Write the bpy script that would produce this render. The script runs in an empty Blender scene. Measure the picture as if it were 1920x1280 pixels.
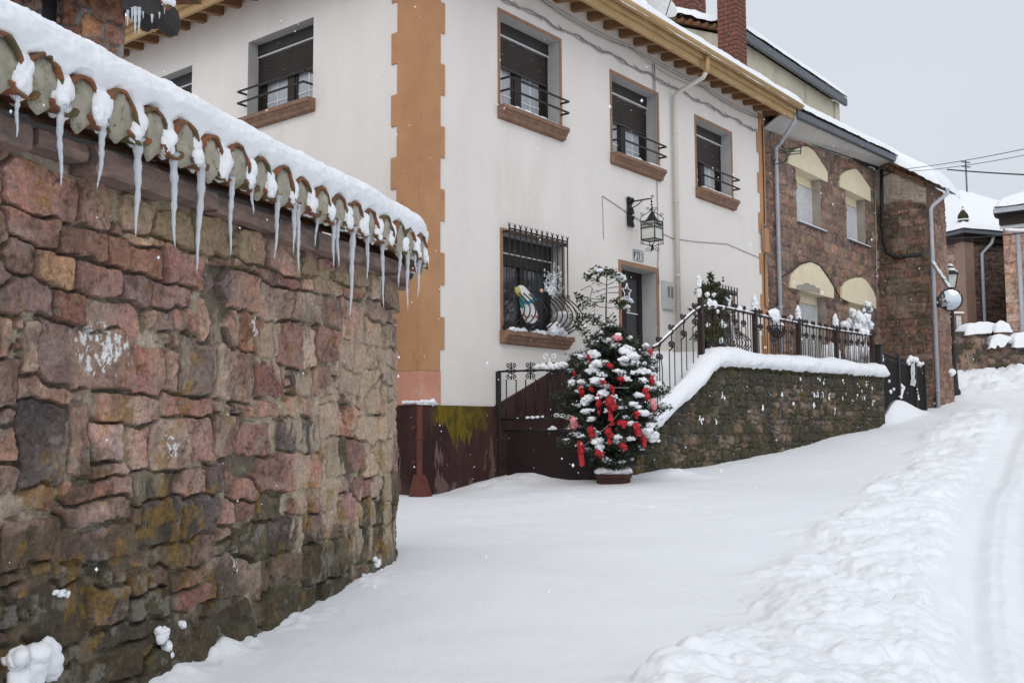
import bpy, bmesh, math, random
import numpy as np
from mathutils import Matrix, Vector

SC = bpy.context.scene
COL = SC.collection

# ------------------------------------------------------------------ camera
F_PX, PITCH, ROLL, EYE = 1900.0, math.atan(163/1900), -0.004, 1.1
cam_data = bpy.data.cameras.new("camera"); cam = bpy.data.objects.new("camera", cam_data); COL.objects.link(cam)
cam_data.sensor_fit = 'HORIZONTAL'; cam_data.sensor_width = 36.0
cam_data.lens = 36.0*F_PX/1920.0
cam_data.clip_start = 0.05; cam_data.clip_end = 2000.0
cam.matrix_world = Matrix.Translation((0, 0, EYE)) @ Matrix.Rotation(math.pi/2+PITCH, 4, 'X') @ Matrix.Rotation(ROLL, 4, 'Z')
SC.camera = cam

# ------------------------------------------------------------------ sky, sun, exposure
SUN_EL, SUN_AZ = math.radians(37), math.radians(190)      # azimuth clockwise from +Y
world = bpy.data.worlds.new("World"); SC.world = world; world.use_nodes = True
_n, _l = world.node_tree.nodes, world.node_tree.links
bg = _n["Background"]
sky = _n.new("ShaderNodeTexSky"); sky.sky_type = 'NISHITA'; sky.sun_disc = False
sky.sun_elevation = SUN_EL; sky.sun_rotation = SUN_AZ; sky.dust_density = 4.0; sky.air_density = 1.2
hsv = _n.new("ShaderNodeHueSaturation"); hsv.inputs['Saturation'].default_value = 0.25
_l.new(sky.outputs[0], hsv.inputs['Color'])
# cloud deck: an overcast sky is brighter overhead than at the horizon
tc = _n.new("ShaderNodeTexCoord"); sep = _n.new("ShaderNodeSeparateXYZ"); _l.new(tc.outputs['Generated'], sep.inputs[0])
rmp = _n.new("ShaderNodeValToRGB"); _l.new(sep.outputs['Z'], rmp.inputs[0])
rmp.color_ramp.elements[0].position = 0.0; rmp.color_ramp.elements[0].color = (6.1, 6.5, 7.1, 1)
rmp.color_ramp.elements[1].position = 0.9; rmp.color_ramp.elements[1].color = (6.2, 6.5, 7.0, 1)
e = rmp.color_ramp.elements.new(0.3); e.color = (6.3, 6.75, 7.35, 1)
cn = _n.new("ShaderNodeTexNoise"); cn.inputs['Scale'].default_value = 1.6; cn.inputs['Detail'].default_value = 3
_l.new(tc.outputs['Generated'], cn.inputs['Vector'])
mr = _n.new("ShaderNodeMapRange"); mr.inputs['To Min'].default_value = 0.93; mr.inputs['To Max'].default_value = 1.07
_l.new(cn.outputs['Fac'], mr.inputs['Value'])
mul = _n.new("ShaderNodeMix"); mul.data_type = 'RGBA'; mul.blend_type = 'MULTIPLY'; mul.inputs[0].default_value = 1.0
_l.new(rmp.outputs[0], mul.inputs[6]); _l.new(mr.outputs[0], mul.inputs[7])
mixw = _n.new("ShaderNodeMix"); mixw.data_type = 'RGBA'; mixw.inputs[0].default_value = 0.9
# the veiled sun brightens the part of the cloud deck around it (behind the photographer)
dt = _n.new("ShaderNodeVectorMath"); dt.operation = 'DOT_PRODUCT'; _l.new(tc.outputs['Generated'], dt.inputs[0])
dt.inputs[1].default_value = (math.sin(SUN_AZ)*math.cos(SUN_EL), math.cos(SUN_AZ)*math.cos(SUN_EL), math.sin(SUN_EL))
gl = _n.new("ShaderNodeMapRange"); gl.inputs['From Min'].default_value = 0.0; gl.inputs['From Max'].default_value = 1.0
gl.inputs['To Min'].default_value = 1.0; gl.inputs['To Max'].default_value = 1.75; _l.new(dt.outputs['Value'], gl.inputs['Value'])
mul2 = _n.new("ShaderNodeMix"); mul2.data_type = 'RGBA'; mul2.blend_type = 'MULTIPLY'; mul2.inputs[0].default_value = 1.0
_l.new(mul.outputs[2], mul2.inputs[6]); _l.new(gl.outputs[0], mul2.inputs[7])
_l.new(hsv.outputs[0], mixw.inputs[6]); _l.new(mul2.outputs[2], mixw.inputs[7])
_l.new(mixw.outputs[2], bg.inputs['Color'])
bg.inputs['Strength'].default_value = 0.1

sun_d = bpy.data.lights.new("sun", 'SUN'); sun = bpy.data.objects.new("sun", sun_d); COL.objects.link(sun)
sun_d.energy = 0.6; sun_d.angle = math.radians(35); sun_d.color = (1.0, 0.96, 0.9)
_d = Vector((math.sin(SUN_AZ)*math.cos(SUN_EL), math.cos(SUN_AZ)*math.cos(SUN_EL), math.sin(SUN_EL)))
sun.rotation_euler = _d.to_track_quat('Z', 'Y').to_euler()
sun.location = (0, 0, 40)

SC.view_settings.view_transform = 'Standard'; SC.view_settings.look = 'None'
SC.view_settings.exposure = 0.16; SC.view_settings.gamma = 1.0
SC.view_settings.use_curve_mapping = False
SC.cycles.max_bounces = 6; SC.cycles.diffuse_bounces = 3; SC.cycles.glossy_bounces = 3
SC.cycles.transmission_bounces = 4; SC.cycles.transparent_max_bounces = 8
SC.cycles.use_denoising = True

# ------------------------------------------------------------------ geometry of the place
def _rx(a): c, s = math.cos(a), math.sin(a); return np.array([[1, 0, 0], [0, c, -s], [0, s, c]])
def _rz(a): c, s = math.cos(a), math.sin(a); return np.array([[c, -s, 0], [s, c, 0], [0, 0, 1]])
RC = _rx(math.pi/2+PITCH) @ _rz(ROLL)
def ray(px, py): return RC @ np.array([(px-960)/F_PX, -(py-640)/F_PX, -1.0])
R1 = np.array([0.62789759, 0.77829597]); L1 = np.array([-R1[1], R1[0]])    # along the street front / into the house
C0 = np.array([-1.31883309, 14.45])                                       # corner of the white house
HROT = math.atan2(R1[1], R1[0])
def hc(px, py, yp=0.0):                       # point of the street-front plane y' = yp seen at a pixel -> (x', z)
    d = ray(px, py); t = (yp + C0 @ L1)/(d[:2] @ L1); P = d[:2]*t
    return np.array([(P-C0) @ R1, EYE+d[2]*t])
def hx(px, py, xp=0.0):                       # the same on a plane x' = xp -> (y', z)
    d = ray(px, py); t = (xp + C0 @ R1)/(d[:2] @ R1); P = d[:2]*t
    return np.array([(P-C0) @ L1, EYE+d[2]*t])
def at(px, py, Y):                            # point at depth Y -> world
    d = ray(px, py); t = Y/d[1]; return np.array([d[0]*t, Y, EYE+d[2]*t])
def h2w(x, y, z): p = C0+x*R1+y*L1; return np.array([p[0], p[1], z])
def w2h(x, y): q = np.array([x, y])-C0; return q @ R1, q @ L1

# ------------------------------------------------------------------ noise
def _h(ix, iy, seed):
    n = (ix.astype(np.int64)*374761393 + iy.astype(np.int64)*668265263 + seed*2147483647) & 0xFFFFFFFF
    n = ((n ^ (n >> 13))*1274126177) & 0xFFFFFFFF
    n = ((n ^ (n >> 16))*2246822519) & 0xFFFFFFFF
    return ((n ^ (n >> 15)) & 0xFFFFFF)/float(0xFFFFFF)
def vn(x, y, seed=0):
    x = np.asarray(x, float); y = np.asarray(y, float)
    ix, iy = np.floor(x), np.floor(y); fx, fy = x-ix, y-iy
    fx = fx*fx*fx*(fx*(fx*6-15)+10); fy = fy*fy*fy*(fy*(fy*6-15)+10)
    a = _h(ix, iy, seed); b = _h(ix+1, iy, seed); c = _h(ix, iy+1, seed); d = _h(ix+1, iy+1, seed)
    return (a+(b-a)*fx)*(1-fy)+(c+(d-c)*fx)*fy
def fbm(x, y, seed=0, oc=4, gain=0.5):       # about -1 .. 1
    s = 0; a = 1; t = 0
    for k in range(oc):
        s = s+a*(vn(x*2**k+17.3*k, y*2**k-9.1*k, seed+k*101)*2-1); t += a; a *= gain
    return s/t
def sst(a, b, x): t = np.clip((x-a)/(b-a), 0, 1); return t*t*(3-2*t)

# ------------------------------------------------------------------ materials
def mat(name, c1, c2=None, scale=6.0, rough=0.8, bump=0.0, bscale=40.0, metal=0.0, spec=0.3, detail=5.0, lo=0.35, hi=0.65, stretch=(1, 1, 1), c3=None, s3=1.5, t3=(0.55, 0.7)):
    m = bpy.data.materials.new(name); m.use_nodes = True
    n, l = m.node_tree.nodes, m.node_tree.links; p = n["Principled BSDF"]
    p.inputs['Roughness'].default_value = rough; p.inputs['Metallic'].default_value = metal
    p.inputs['Specular IOR Level'].default_value = spec
    t = n.new("ShaderNodeTexCoord"); mp = n.new("ShaderNodeMapping"); mp.inputs['Scale'].default_value = stretch
    l.new(t.outputs['Object'], mp.inputs['Vector'])
    if c2 is None: c2 = tuple(v*0.85 for v in c1)
    no = n.new("ShaderNodeTexNoise"); no.inputs['Scale'].default_value = scale; no.inputs['Detail'].default_value = detail
    no.inputs['Roughness'].default_value = 0.6
    l.new(mp.outputs[0], no.inputs['Vector'])
    r = n.new("ShaderNodeValToRGB"); l.new(no.outputs['Fac'], r.inputs[0])
    r.color_ramp.elements[0].position = lo; r.color_ramp.elements[0].color = (*c1, 1)
    r.color_ramp.elements[1].position = hi; r.color_ramp.elements[1].color = (*c2, 1)
    out = r.outputs[0]
    if c3 is not None:
        n3 = n.new("ShaderNodeTexNoise"); n3.inputs['Scale'].default_value = s3; n3.inputs['Detail'].default_value = 7; n3.inputs['Roughness'].default_value = 0.7
        l.new(mp.outputs[0], n3.inputs['Vector'])
        m3 = n.new("ShaderNodeMapRange"); m3.inputs['From Min'].default_value = t3[0]; m3.inputs['From Max'].default_value = t3[1]
        l.new(n3.outputs['Fac'], m3.inputs['Value'])
        mx = n.new("ShaderNodeMix"); mx.data_type = 'RGBA'; l.new(m3.outputs[0], mx.inputs[0]); l.new(out, mx.inputs[6]); mx.inputs[7].default_value = (*c3, 1)
        out = mx.outputs[2]
    l.new(out, p.inputs['Base Color'])
    if bump > 0:
        nb = n.new("ShaderNodeTexNoise"); nb.inputs['Scale'].default_value = bscale; nb.inputs['Detail'].default_value = 4
        l.new(t.outputs['Object'], nb.inputs['Vector'])
        b = n.new("ShaderNodeBump"); b.inputs['Strength'].default_value = bump; b.inputs['Distance'].default_value = 0.01
        l.new(nb.outputs['Fac'], b.inputs['Height']); l.new(b.outputs[0], p.inputs['Normal'])
    return m
def vmat(name, rough=0.88, bump=0.8, bscale=110.0, var=0.42):      # colour carried by each stone (attribute "Col") with fine grain on top
    m = bpy.data.materials.new(name); m.use_nodes = True
    n, l = m.node_tree.nodes, m.node_tree.links; p = n["Principled BSDF"]
    p.inputs['Roughness'].default_value = rough; p.inputs['Specular IOR Level'].default_value = 0.25
    a = n.new("ShaderNodeAttribute"); a.attribute_name = "Col"
    t = n.new("ShaderNodeTexCoord")
    no = n.new("ShaderNodeTexNoise"); no.inputs['Scale'].default_value = bscale*0.35; no.inputs['Detail'].default_value = 8; no.inputs['Roughness'].default_value = 0.75
    l.new(t.outputs['Object'], no.inputs['Vector'])
    r = n.new("ShaderNodeMapRange"); r.inputs['From Min'].default_value = 0.3; r.inputs['From Max'].default_value = 0.7
    r.inputs['To Min'].default_value = 1-var; r.inputs['To Max'].default_value = 1+var
    l.new(no.outputs['Fac'], r.inputs['Value'])
    mx = n.new("ShaderNodeMix"); mx.data_type = 'RGBA'; mx.blend_type = 'MULTIPLY'; mx.inputs[0].default_value = 1
    l.new(a.outputs['Color'], mx.inputs[6]); l.new(r.outputs[0], mx.inputs[7]); l.new(mx.outputs[2], p.inputs['Base Color'])
    n2 = n.new("ShaderNodeTexNoise"); n2.inputs['Scale'].default_value = bscale*1.3; n2.inputs['Detail'].default_value = 5; n2.inputs['Roughness'].default_value = 0.8
    l.new(t.outputs['Object'], n2.inputs['Vector'])
    r2 = n.new("ShaderNodeMapRange"); r2.inputs['From Min'].default_value = 0.34; r2.inputs['From Max'].default_value = 0.62; r2.inputs['To Min'].default_value = 1-var*.6; r2.inputs['To Max'].default_value = 1+var*.3
    l.new(n2.outputs['Fac'], r2.inputs['Value'])
    mx2 = n.new("ShaderNodeMix"); mx2.data_type = 'RGBA'; mx2.blend_type = 'MULTIPLY'; mx2.inputs[0].default_value = 1
    l.new(mx.outputs[2], mx2.inputs[6]); l.new(r2.outputs[0], mx2.inputs[7]); l.new(mx2.outputs[2], p.inputs['Base Color'])
    nb = n.new("ShaderNodeTexNoise"); nb.inputs['Scale'].default_value = bscale; nb.inputs['Detail'].default_value = 6; nb.inputs['Roughness'].default_value = 0.7
    l.new(t.outputs['Object'], nb.inputs['Vector'])
    b = n.new("ShaderNodeBump"); b.inputs['Strength'].default_value = bump; b.inputs['Distance'].default_value = 0.012
    l.new(nb.outputs['Fac'], b.inputs['Height']); l.new(b.outputs[0], p.inputs['Normal'])
    return m
def snow_mat(name, bscale=60.0, bump=0.35):
    m = bpy.data.materials.new(name); m.use_nodes = True
    n, l = m.node_tree.nodes, m.node_tree.links; p = n["Principled BSDF"]
    p.inputs['Base Color'].default_value = (0.80, 0.808, 0.83, 1); p.inputs['Roughness'].default_value = 0.7
    p.inputs['Specular IOR Level'].default_value = 0.2
    t = n.new("ShaderNodeTexCoord")
    nb = n.new("ShaderNodeTexNoise"); nb.inputs['Scale'].default_value = bscale; nb.inputs['Detail'].default_value = 6; nb.inputs['Roughness'].default_value = 0.65
    l.new(t.outputs['Object'], nb.inputs['Vector'])
    b = n.new("ShaderNodeBump"); b.inputs['Strength'].default_value = bump; b.inputs['Distance'].default_value = 0.012
    l.new(nb.outputs['Fac'], b.inputs['Height']); l.new(b.outputs[0], p.inputs['Normal'])
    return m

M = {}
M['snow'] = snow_mat("snow")
M['snow_ground'] = snow_mat("ground_snow", 80.0, 0.55)
M['stone'] = vmat("sandstone_rubble")
M['stone_far'] = vmat("sandstone_facade", bump=0.6, bscale=30.0, var=0.35)
M['plaster'] = mat("white_render", (0.735, 0.685, 0.64), (0.70, 0.65, 0.61), 1.6, 0.9, 0.9, 48.0, stretch=(1.2, 1.2, .4), c3=(0.63, 0.58, 0.53), s3=.8, t3=(.55, .85))
M['reveal'] = mat("grey_reveal", (0.47, 0.46, 0.445), (0.42, 0.41, 0.4), 3, 0.9, 0.3, 60)
M['ochre'] = mat("ochre_paint", (0.455, 0.24, 0.122), (0.405, 0.208, 0.103), 2.5, 0.85, 0.7, 45, c3=(0.34, 0.165, 0.08), s3=6.0, t3=(.55, .75), stretch=(1, 1, .6))
M['pink'] = mat("faded_pink_paint", (0.56, 0.27, 0.19), (0.47, 0.22, 0.155), 3, 0.9, 0.4, 60, c3=(0.52, 0.33, 0.26), s3=4)
M['trim'] = mat("ochre_trim", (0.33, 0.19, 0.115), (0.26, 0.145, 0.09), 6, 0.85, 0.3, 60)
M['sill'] = mat("red_sandstone_sill", (0.25, 0.145, 0.095), (0.175, 0.10, 0.07), 9, 0.85, 0.5, 50, c3=(0.34, 0.19, 0.12), s3=5)
def plinth_mat():
    m = bpy.data.materials.new("maroon_plinth"); m.use_nodes = True
    n, l = m.node_tree.nodes, m.node_tree.links; p = n["Principled BSDF"]; p.inputs['Roughness'].default_value = .9; p.inputs['Specular IOR Level'].default_value = .1
    t = n.new("ShaderNodeTexCoord"); sp_ = n.new("ShaderNodeSeparateXYZ"); l.new(t.outputs['Object'], sp_.inputs[0])
    def noise(sc, st, det=6):
        mp = n.new("ShaderNodeMapping"); mp.inputs['Scale'].default_value = st; l.new(t.outputs['Object'], mp.inputs[0])
        q = n.new("ShaderNodeTexNoise"); q.inputs['Scale'].default_value = sc; q.inputs['Detail'].default_value = det; q.inputs['Roughness'].default_value = .65; l.new(mp.outputs[0], q.inputs['Vector']); return q.outputs['Fac']
    def mr_(v, a, b, c=0., d=1.):
        q = n.new("ShaderNodeMapRange"); q.interpolation_type = 'SMOOTHSTEP'; q.inputs['From Min'].default_value = a; q.inputs['From Max'].default_value = b; q.inputs['To Min'].default_value = c; q.inputs['To Max'].default_value = d; l.new(v, q.inputs['Value']); return q.outputs[0]
    def ma(op, a, b):
        q = n.new("ShaderNodeMath"); q.operation = op
        for i_, v in enumerate((a, b)):
            if isinstance(v, (int, float)): q.inputs[i_].default_value = v
            else: l.new(v, q.inputs[i_])
        return q.outputs[0]
    def mix_(f, a, b):
        q = n.new("ShaderNodeMix"); q.data_type = 'RGBA'; l.new(f, q.inputs[0])
        for k_, v in ((6, a), (7, b)):
            if isinstance(v, tuple): q.inputs[k_].default_value = (*v, 1)
            else: l.new(v, q.inputs[k_])
        return q.outputs[2]
    c = mix_(mr_(noise(3, (1, 1, .4)), .35, .65), (.066, .033, .031), (.036, .019, .019))
    fade = mr_(ma('SUBTRACT', noise(1.5, (1.4, 1.4, .42), 4), mr_(sp_.outputs['Z'], -.2, 1.3, -.05, .13)), .545, .575)
    c = mix_(fade, c, (.135, .088, .080))
    z = ma('ADD', sp_.outputs['Z'], ma('MULTIPLY', ma('SUBTRACT', noise(2.8, (1, 1, .22), 10), .5), 1.7))
    win = ma('MULTIPLY', mr_(sp_.outputs['X'], -5.45, -5.25), mr_(sp_.outputs['X'], -3.9, -4.5))
    moss = ma('MULTIPLY', mr_(z, .76, .86), win)
    c = mix_(moss, c, mix_(mr_(noise(9, (1, 1, .6)), .4, .62), (.16, .112, .014), (.075, .06, .016)))
    low = ma('MULTIPLY', mr_(ma('ADD', sp_.outputs['Z'], ma('MULTIPLY', noise(5, (1, 1, 1)), .4)), .35, .1), mr_(noise(4, (1, 1, .5)), .4, .6)); c = mix_(ma('MULTIPLY', low, .6), c, (.09, .08, .05))
    l.new(c, p.inputs['Base Color'])
    b = n.new("ShaderNodeBump"); b.inputs['Strength'].default_value = .4; b.inputs['Distance'].default_value = .01; l.new(noise(28, (1, 1, 1)), b.inputs['Height']); l.new(b.outputs[0], p.inputs['Normal'])
    return m
M['plinth'] = plinth_mat()
M['moss_plinth'] = mat("mossy_paint", (0.125, 0.09, 0.016), (0.055, 0.05, 0.02), 5, 0.95, 0.5, 50, stretch=(1, 1, .5))
M['rust'] = mat("rust_red_pipe", (0.135, 0.036, 0.022), (0.085, 0.026, 0.018), 12, 0.6, 0.2, 80)
M['iron'] = mat("black_iron", (0.022, 0.021, 0.022), (0.035, 0.03, 0.029), 20, 0.55, 0.2, 90, metal=0.3)
M['iron_brown'] = mat("brown_iron", (0.045, 0.028, 0.024), (0.03, 0.02, 0.018), 20, 0.6, 0.2, 90, metal=0.2)
M['gate_panel'] = mat("dark_maroon_sheet", (0.024, 0.013, 0.013), (0.017, 0.01, 0.01), 3, 0.55, 0.1, 40)
M['wood_dark'] = mat("dark_brown_wood", (0.030, 0.018, 0.013), (0.018, 0.011, 0.009), 8, 0.45, 0.2, 60, stretch=(6, 6, 1))
M['shutter'] = mat("brown_roller_slats", (0.055, 0.043, 0.038), (0.045, 0.036, 0.032), 4, 0.5)
M['shutter_box'] = mat("shutter_box", (0.032, 0.028, 0.027), (0.026, 0.023, 0.022), 4, 0.5)
M['white_plastic'] = mat("white_bar", (0.72, 0.72, 0.72), None, 4, 0.5)
M['glass'] = mat("window_glass", (0.06, 0.065, 0.075), (0.03, 0.033, 0.04), 1.1, 0.06, spec=0.9)
M['curtain'] = mat("net_curtain", (0.42, 0.43, 0.46), (0.33, 0.34, 0.37), 3, 0.35, stretch=(9, 9, .5), spec=.8)
M['pine'] = mat("pine_eaves", (0.47, 0.31, 0.155), (0.37, 0.235, 0.11), 3, 0.65, 0.2, 40, stretch=(1, 6, 6))
M['rafter'] = mat("brown_rafters", (0.27, 0.145, 0.065), (0.19, 0.10, 0.048), 4, 0.7, 0.2, 40, stretch=(5, 1, 5))
M['cream'] = mat("cream_render", (0.72, 0.635, 0.45), (0.67, 0.58, 0.405), 3, 0.9, 0.3, 60, c3=(.58, .50, .36), s3=2.5, t3=(.55, .75))
M['cream_old'] = mat("weathered_cream_render", (0.55, 0.50, 0.38), (0.47, 0.43, 0.335), 1.5, 0.9, 0.4, 40, stretch=(1, 1, .4), c3=(0.30, 0.28, 0.23), s3=1.3, t3=(.52, .72))
M['grey_render'] = mat("old_grey_render", (0.36, 0.315, 0.265), (0.29, 0.25, 0.21), 2, 0.9, 0.5, 40, c3=(.15, .14, .125), s3=1.4)
M['soffit'] = mat("pale_soffit", (0.50, 0.48, 0.45), (0.44, 0.42, 0.39), 2, 0.9)
M['zinc'] = mat("grey_gutter", (0.12, 0.13, 0.145), (0.10, 0.11, 0.125), 4, 0.5, metal=0.2)
M['pipe'] = mat("pale_grey_pipe", (0.42, 0.43, 0.46), (0.35, 0.36, 0.39), 4, 0.5)
M['pvc'] = mat("cream_pipe", (0.60, 0.55, 0.50), (0.54, 0.49, 0.44), 4, 0.6)
M['white_shutter'] = mat("white_roller_slats", (0.66, 0.66, 0.66), None, 4, 0.5)
M['chimney'] = mat("chimney_brick", (0.20, 0.078, 0.052), (0.12, 0.05, 0.04), 7, 0.9, 0.3, 50)
M['chimney_joint'] = mat("chimney_mortar", (0.055, 0.042, 0.038), None, 9, 0.95)
M['terracotta'] = mat("roof_tile", (0.29, 0.105, 0.05), (0.17, 0.07, 0.04), 9, 0.85, 0.6, 60, c3=(.10, .085, .04), s3=13, t3=(.46, .56))
M['mortar_fill'] = mat("mortar_fill", (0.42, 0.38, 0.31), (0.28, 0.26, 0.20), 11, 0.95, 0.9, 55, c3=(.15, .14, .07), s3=16, t3=(.54, .68))
M['slab'] = mat("coping_stone", (0.25, 0.17, 0.14), (0.12, 0.098, 0.09), 5, 0.9, 1.0, 35, stretch=(1, 1, 3), c3=(.27, .175, .14), s3=3, t3=(.5, .62))
M['cable'] = mat("black_cable", (0.02, 0.02, 0.02), None, 4, 0.6)
M['cable_grey'] = mat("grey_cable", (0.22, 0.20, 0.19), (0.3, 0.28, 0.26), 30, 0.7)
M['red'] = mat("red_ribbon", (0.46, 0.016, 0.022), (0.27, 0.010, 0.016), 14, 0.4, 0.3, 60)
M['needles'] = mat("fir_needles", (0.020, 0.028, 0.018), (0.040, 0.047, 0.028), 9, 0.6)
M['leaf'] = mat("glossy_leaf", (0.040, 0.058, 0.022), (0.075, 0.09, 0.030), 9, 0.5)
M['leaf_dry'] = mat("olive_leaf", (0.13, 0.12, 0.02), (0.08, 0.085, 0.02), 9, 0.5)
M['bark'] = mat("bark", (0.065, 0.05, 0.036), (0.04, 0.03, 0.024), 20, 0.9, 0.5, 50)
M['pot'] = mat("terracotta_pot", (0.075, 0.030, 0.024), (0.05, 0.022, 0.019), 8, 0.75, 0.2, 50)
M['sign_white'] = mat("white_enamel", (0.62, 0.63, 0.62), (0.5, 0.51, 0.5), 10, 0.5)
M['sign_ink'] = mat("dark_lettering", (0.06, 0.065, 0.07), None, 5, 0.6)
M['tin'] = mat("grey_meter_door", (0.50, 0.485, 0.46), (0.42, 0.41, 0.39), 6, 0.7)
M['tin_dark'] = mat("meter_window", (0.16, 0.16, 0.155), None, 5, 0.4)
M['lamp_glass'] = mat("frosted_glass", (0.58, 0.60, 0.55), (0.48, 0.50, 0.46), 5, 0.3)
M['ornament'] = mat("white_wire", (0.80, 0.81, 0.84), (0.7, 0.71, 0.74), 20, 0.5)
M['mirror'] = mat("mirror_face", (0.55, 0.585, 0.62), None, 4, 0.06, metal=1.0)
M['paint_blue'] = mat("blue_scarf", (0.035, 0.19, 0.30), None, 5, 0.6)
M['paint_white'] = mat("white_figure", (0.72, 0.71, 0.68), None, 5, 0.6)
M['paint_yellow'] = mat("yellow_trim", (0.5, 0.42, 0.10), None, 5, 0.6)
M['paint_green'] = mat("teal_trim", (0.03, 0.23, 0.19), None, 5, 0.6)
M['paint_skin'] = mat("peach_face", (0.62, 0.38, 0.28), None, 5, 0.6)
M['green_paint'] = mat("green_aerial", (0.02, 0.055, 0.045), None, 5, 0.5)
M['board_wood'] = mat("notice_board_wood", (0.25, 0.11, 0.06), (0.18, 0.08, 0.045), 8, 0.7)
M['paper'] = mat("printed_paper", (0.6, 0.62, 0.63), (0.45, 0.5, 0.52), 3, 0.7)
def ice_mat():
    m = bpy.data.materials.new("ice"); m.use_nodes = True
    n, l = m.node_tree.nodes, m.node_tree.links; p = n["Principled BSDF"]
    p.inputs['Base Color'].default_value = (0.86, 0.9, 0.95, 1); p.inputs['Roughness'].default_value = 0.22
    p.inputs['IOR'].default_value = 1.31; p.inputs['Transmission Weight'].default_value = 0.55
    t = n.new("ShaderNodeTexCoord"); nb = n.new("ShaderNodeTexNoise"); nb.inputs['Scale'].default_value = 60
    l.new(t.outputs['Object'], nb.inputs['Vector'])
    b = n.new("ShaderNodeBump"); b.inputs['Strength'].default_value = 0.35; b.inputs['Distance'].default_value = 0.01
    l.new(nb.outputs['Fac'], b.inputs['Height']); l.new(b.outputs[0], p.inputs['Normal'])
    return m
M['ice'] = ice_mat()

# ------------------------------------------------------------------ mesh builders
def _ico():
    bm = bmesh.new(); bmesh.ops.create_icosphere(bm, subdivisions=3, radius=1.0)
    v = np.array([q.co[:] for q in bm.verts]); f = [[q.index for q in p.verts] for p in bm.faces]; bm.free(); return v, f
ICO3 = _ico()
def _ico2():
    bm = bmesh.new(); bmesh.ops.create_icosphere(bm, subdivisions=2, radius=1.0)
    v = np.array([q.co[:] for q in bm.verts]); f = [[q.index for q in p.verts] for p in bm.faces]; bm.free(); return v, f
ICO2 = _ico2()
class MB:
    def __init__(s): s.v = []; s.f = []; s.n = 0
    def add(s, v, f):
        v = np.asarray(v, float); s.v.append(v)
        s.f += [[i+s.n for i in q] for q in f]; s.n += len(v); return s
    def box(s, x0, x1, y0, y1, z0, z1):
        v = [(x, y, z) for z in (z0, z1) for y in (y0, y1) for x in (x0, x1)]
        return s.add(v, [(0, 2, 3, 1), (4, 5, 7, 6), (0, 1, 5, 4), (2, 6, 7, 3), (0, 4, 6, 2), (1, 3, 7, 5)])
    def hexa(s, a, b):                 # two quads, same winding
        return s.add(list(a)+list(b), [(3, 2, 1, 0), (4, 5, 6, 7)]+[(i, (i+1) % 4, 4+(i+1) % 4, 4+i) for i in range(4)])
    def prism(s, pts, off):            # planar polygon pushed by a vector
        pts = np.asarray(pts, float); n = len(pts); off = np.asarray(off, float)
        return s.add(np.vstack([pts, pts+off]), [list(range(n))[::-1], list(range(n, 2*n))]+[(i, (i+1) % n, n+(i+1) % n, n+i) for i in range(n)])
    def bar(s, a, b, w, h, up=(0, 0, 1)):     # square bar from a to b
        a, b = np.asarray(a, float), np.asarray(b, float); d = b-a; d = d/np.linalg.norm(d)
        up = np.asarray(up, float)
        if abs(d @ up) > .98: up = np.array([0, 1., 0])
        r = np.cross(d, up); r /= np.linalg.norm(r); u = np.cross(r, d)
        q = lambda c: [c-r*w/2-u*h/2, c+r*w/2-u*h/2, c+r*w/2+u*h/2, c-r*w/2+u*h/2]
        return s.hexa(q(a), q(b))
    def tube(s, pts, r, n=8, cap=True):
        pts = np.asarray(pts, float); k = len(pts)
        r = np.full(k, r) if np.isscalar(r) else np.asarray(r, float)
        t = np.gradient(pts, axis=0); t /= np.linalg.norm(t, axis=1)[:, None]+1e-12
        up = np.array([0, 0, 1.]) if abs(t[0][2]) < .9 else np.array([0, 1., 0])
        vs = []
        u = up-t[0]*(up @ t[0]); u /= np.linalg.norm(u)
        for i in range(k):
            u = u-t[i]*(u @ t[i]); u /= np.linalg.norm(u)+1e-12; w = np.cross(t[i], u)
            for j in range(n):
                a = 2*math.pi*j/n; vs.append(pts[i]+r[i]*(math.cos(a)*u+math.sin(a)*w))
        fs = [(i*n+j, i*n+(j+1) % n, (i+1)*n+(j+1) % n, (i+1)*n+j) for i in range(k-1) for j in range(n)]
        if cap: fs += [list(range(n))[::-1], [(k-1)*n+j for j in range(n)]]
        return s.add(vs, fs)
    def lathe(s, c, prof, n=20):       # prof: (r, z) list
        c = np.asarray(c, float); vs = []
        for r, z in prof:
            for j in range(n): a = 2*math.pi*j/n; vs.append(c+np.array([r*math.cos(a), r*math.sin(a), z]))
        k = len(prof)
        fs = [(i*n+j, i*n+(j+1) % n, (i+1)*n+(j+1) % n, (i+1)*n+j) for i in range(k-1) for j in range(n)]
        fs += [list(range(n))[::-1], [(k-1)*n+j for j in range(n)]]
        return s.add(vs, fs)
    def blob(s, c, r, seed=0, amp=.18, fr=1.6, lo=False):
        v, f = ICO2 if lo else ICO3
        r = np.asarray(r, float)*np.ones(3); c = np.asarray(c, float)
        k = 1+amp*fbm(v[:, 0]*fr+v[:, 2]*.9+seed*3.1, v[:, 1]*fr-v[:, 2]*1.3+seed*1.7, seed, 3)*1.6
        return s.add(c+v*k[:, None]*r, f)
    def grid(s, P):                    # P[i, j] = point
        a, b = P.shape[:2]
        fs = [(i*b+j, (i+1)*b+j, (i+1)*b+j+1, i*b+j+1) for i in range(a-1) for j in range(b-1)]
        return s.add(P.reshape(-1, 3), fs)
    def verts(s): return np.vstack(s.v) if s.v else np.zeros((0, 3))

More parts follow.
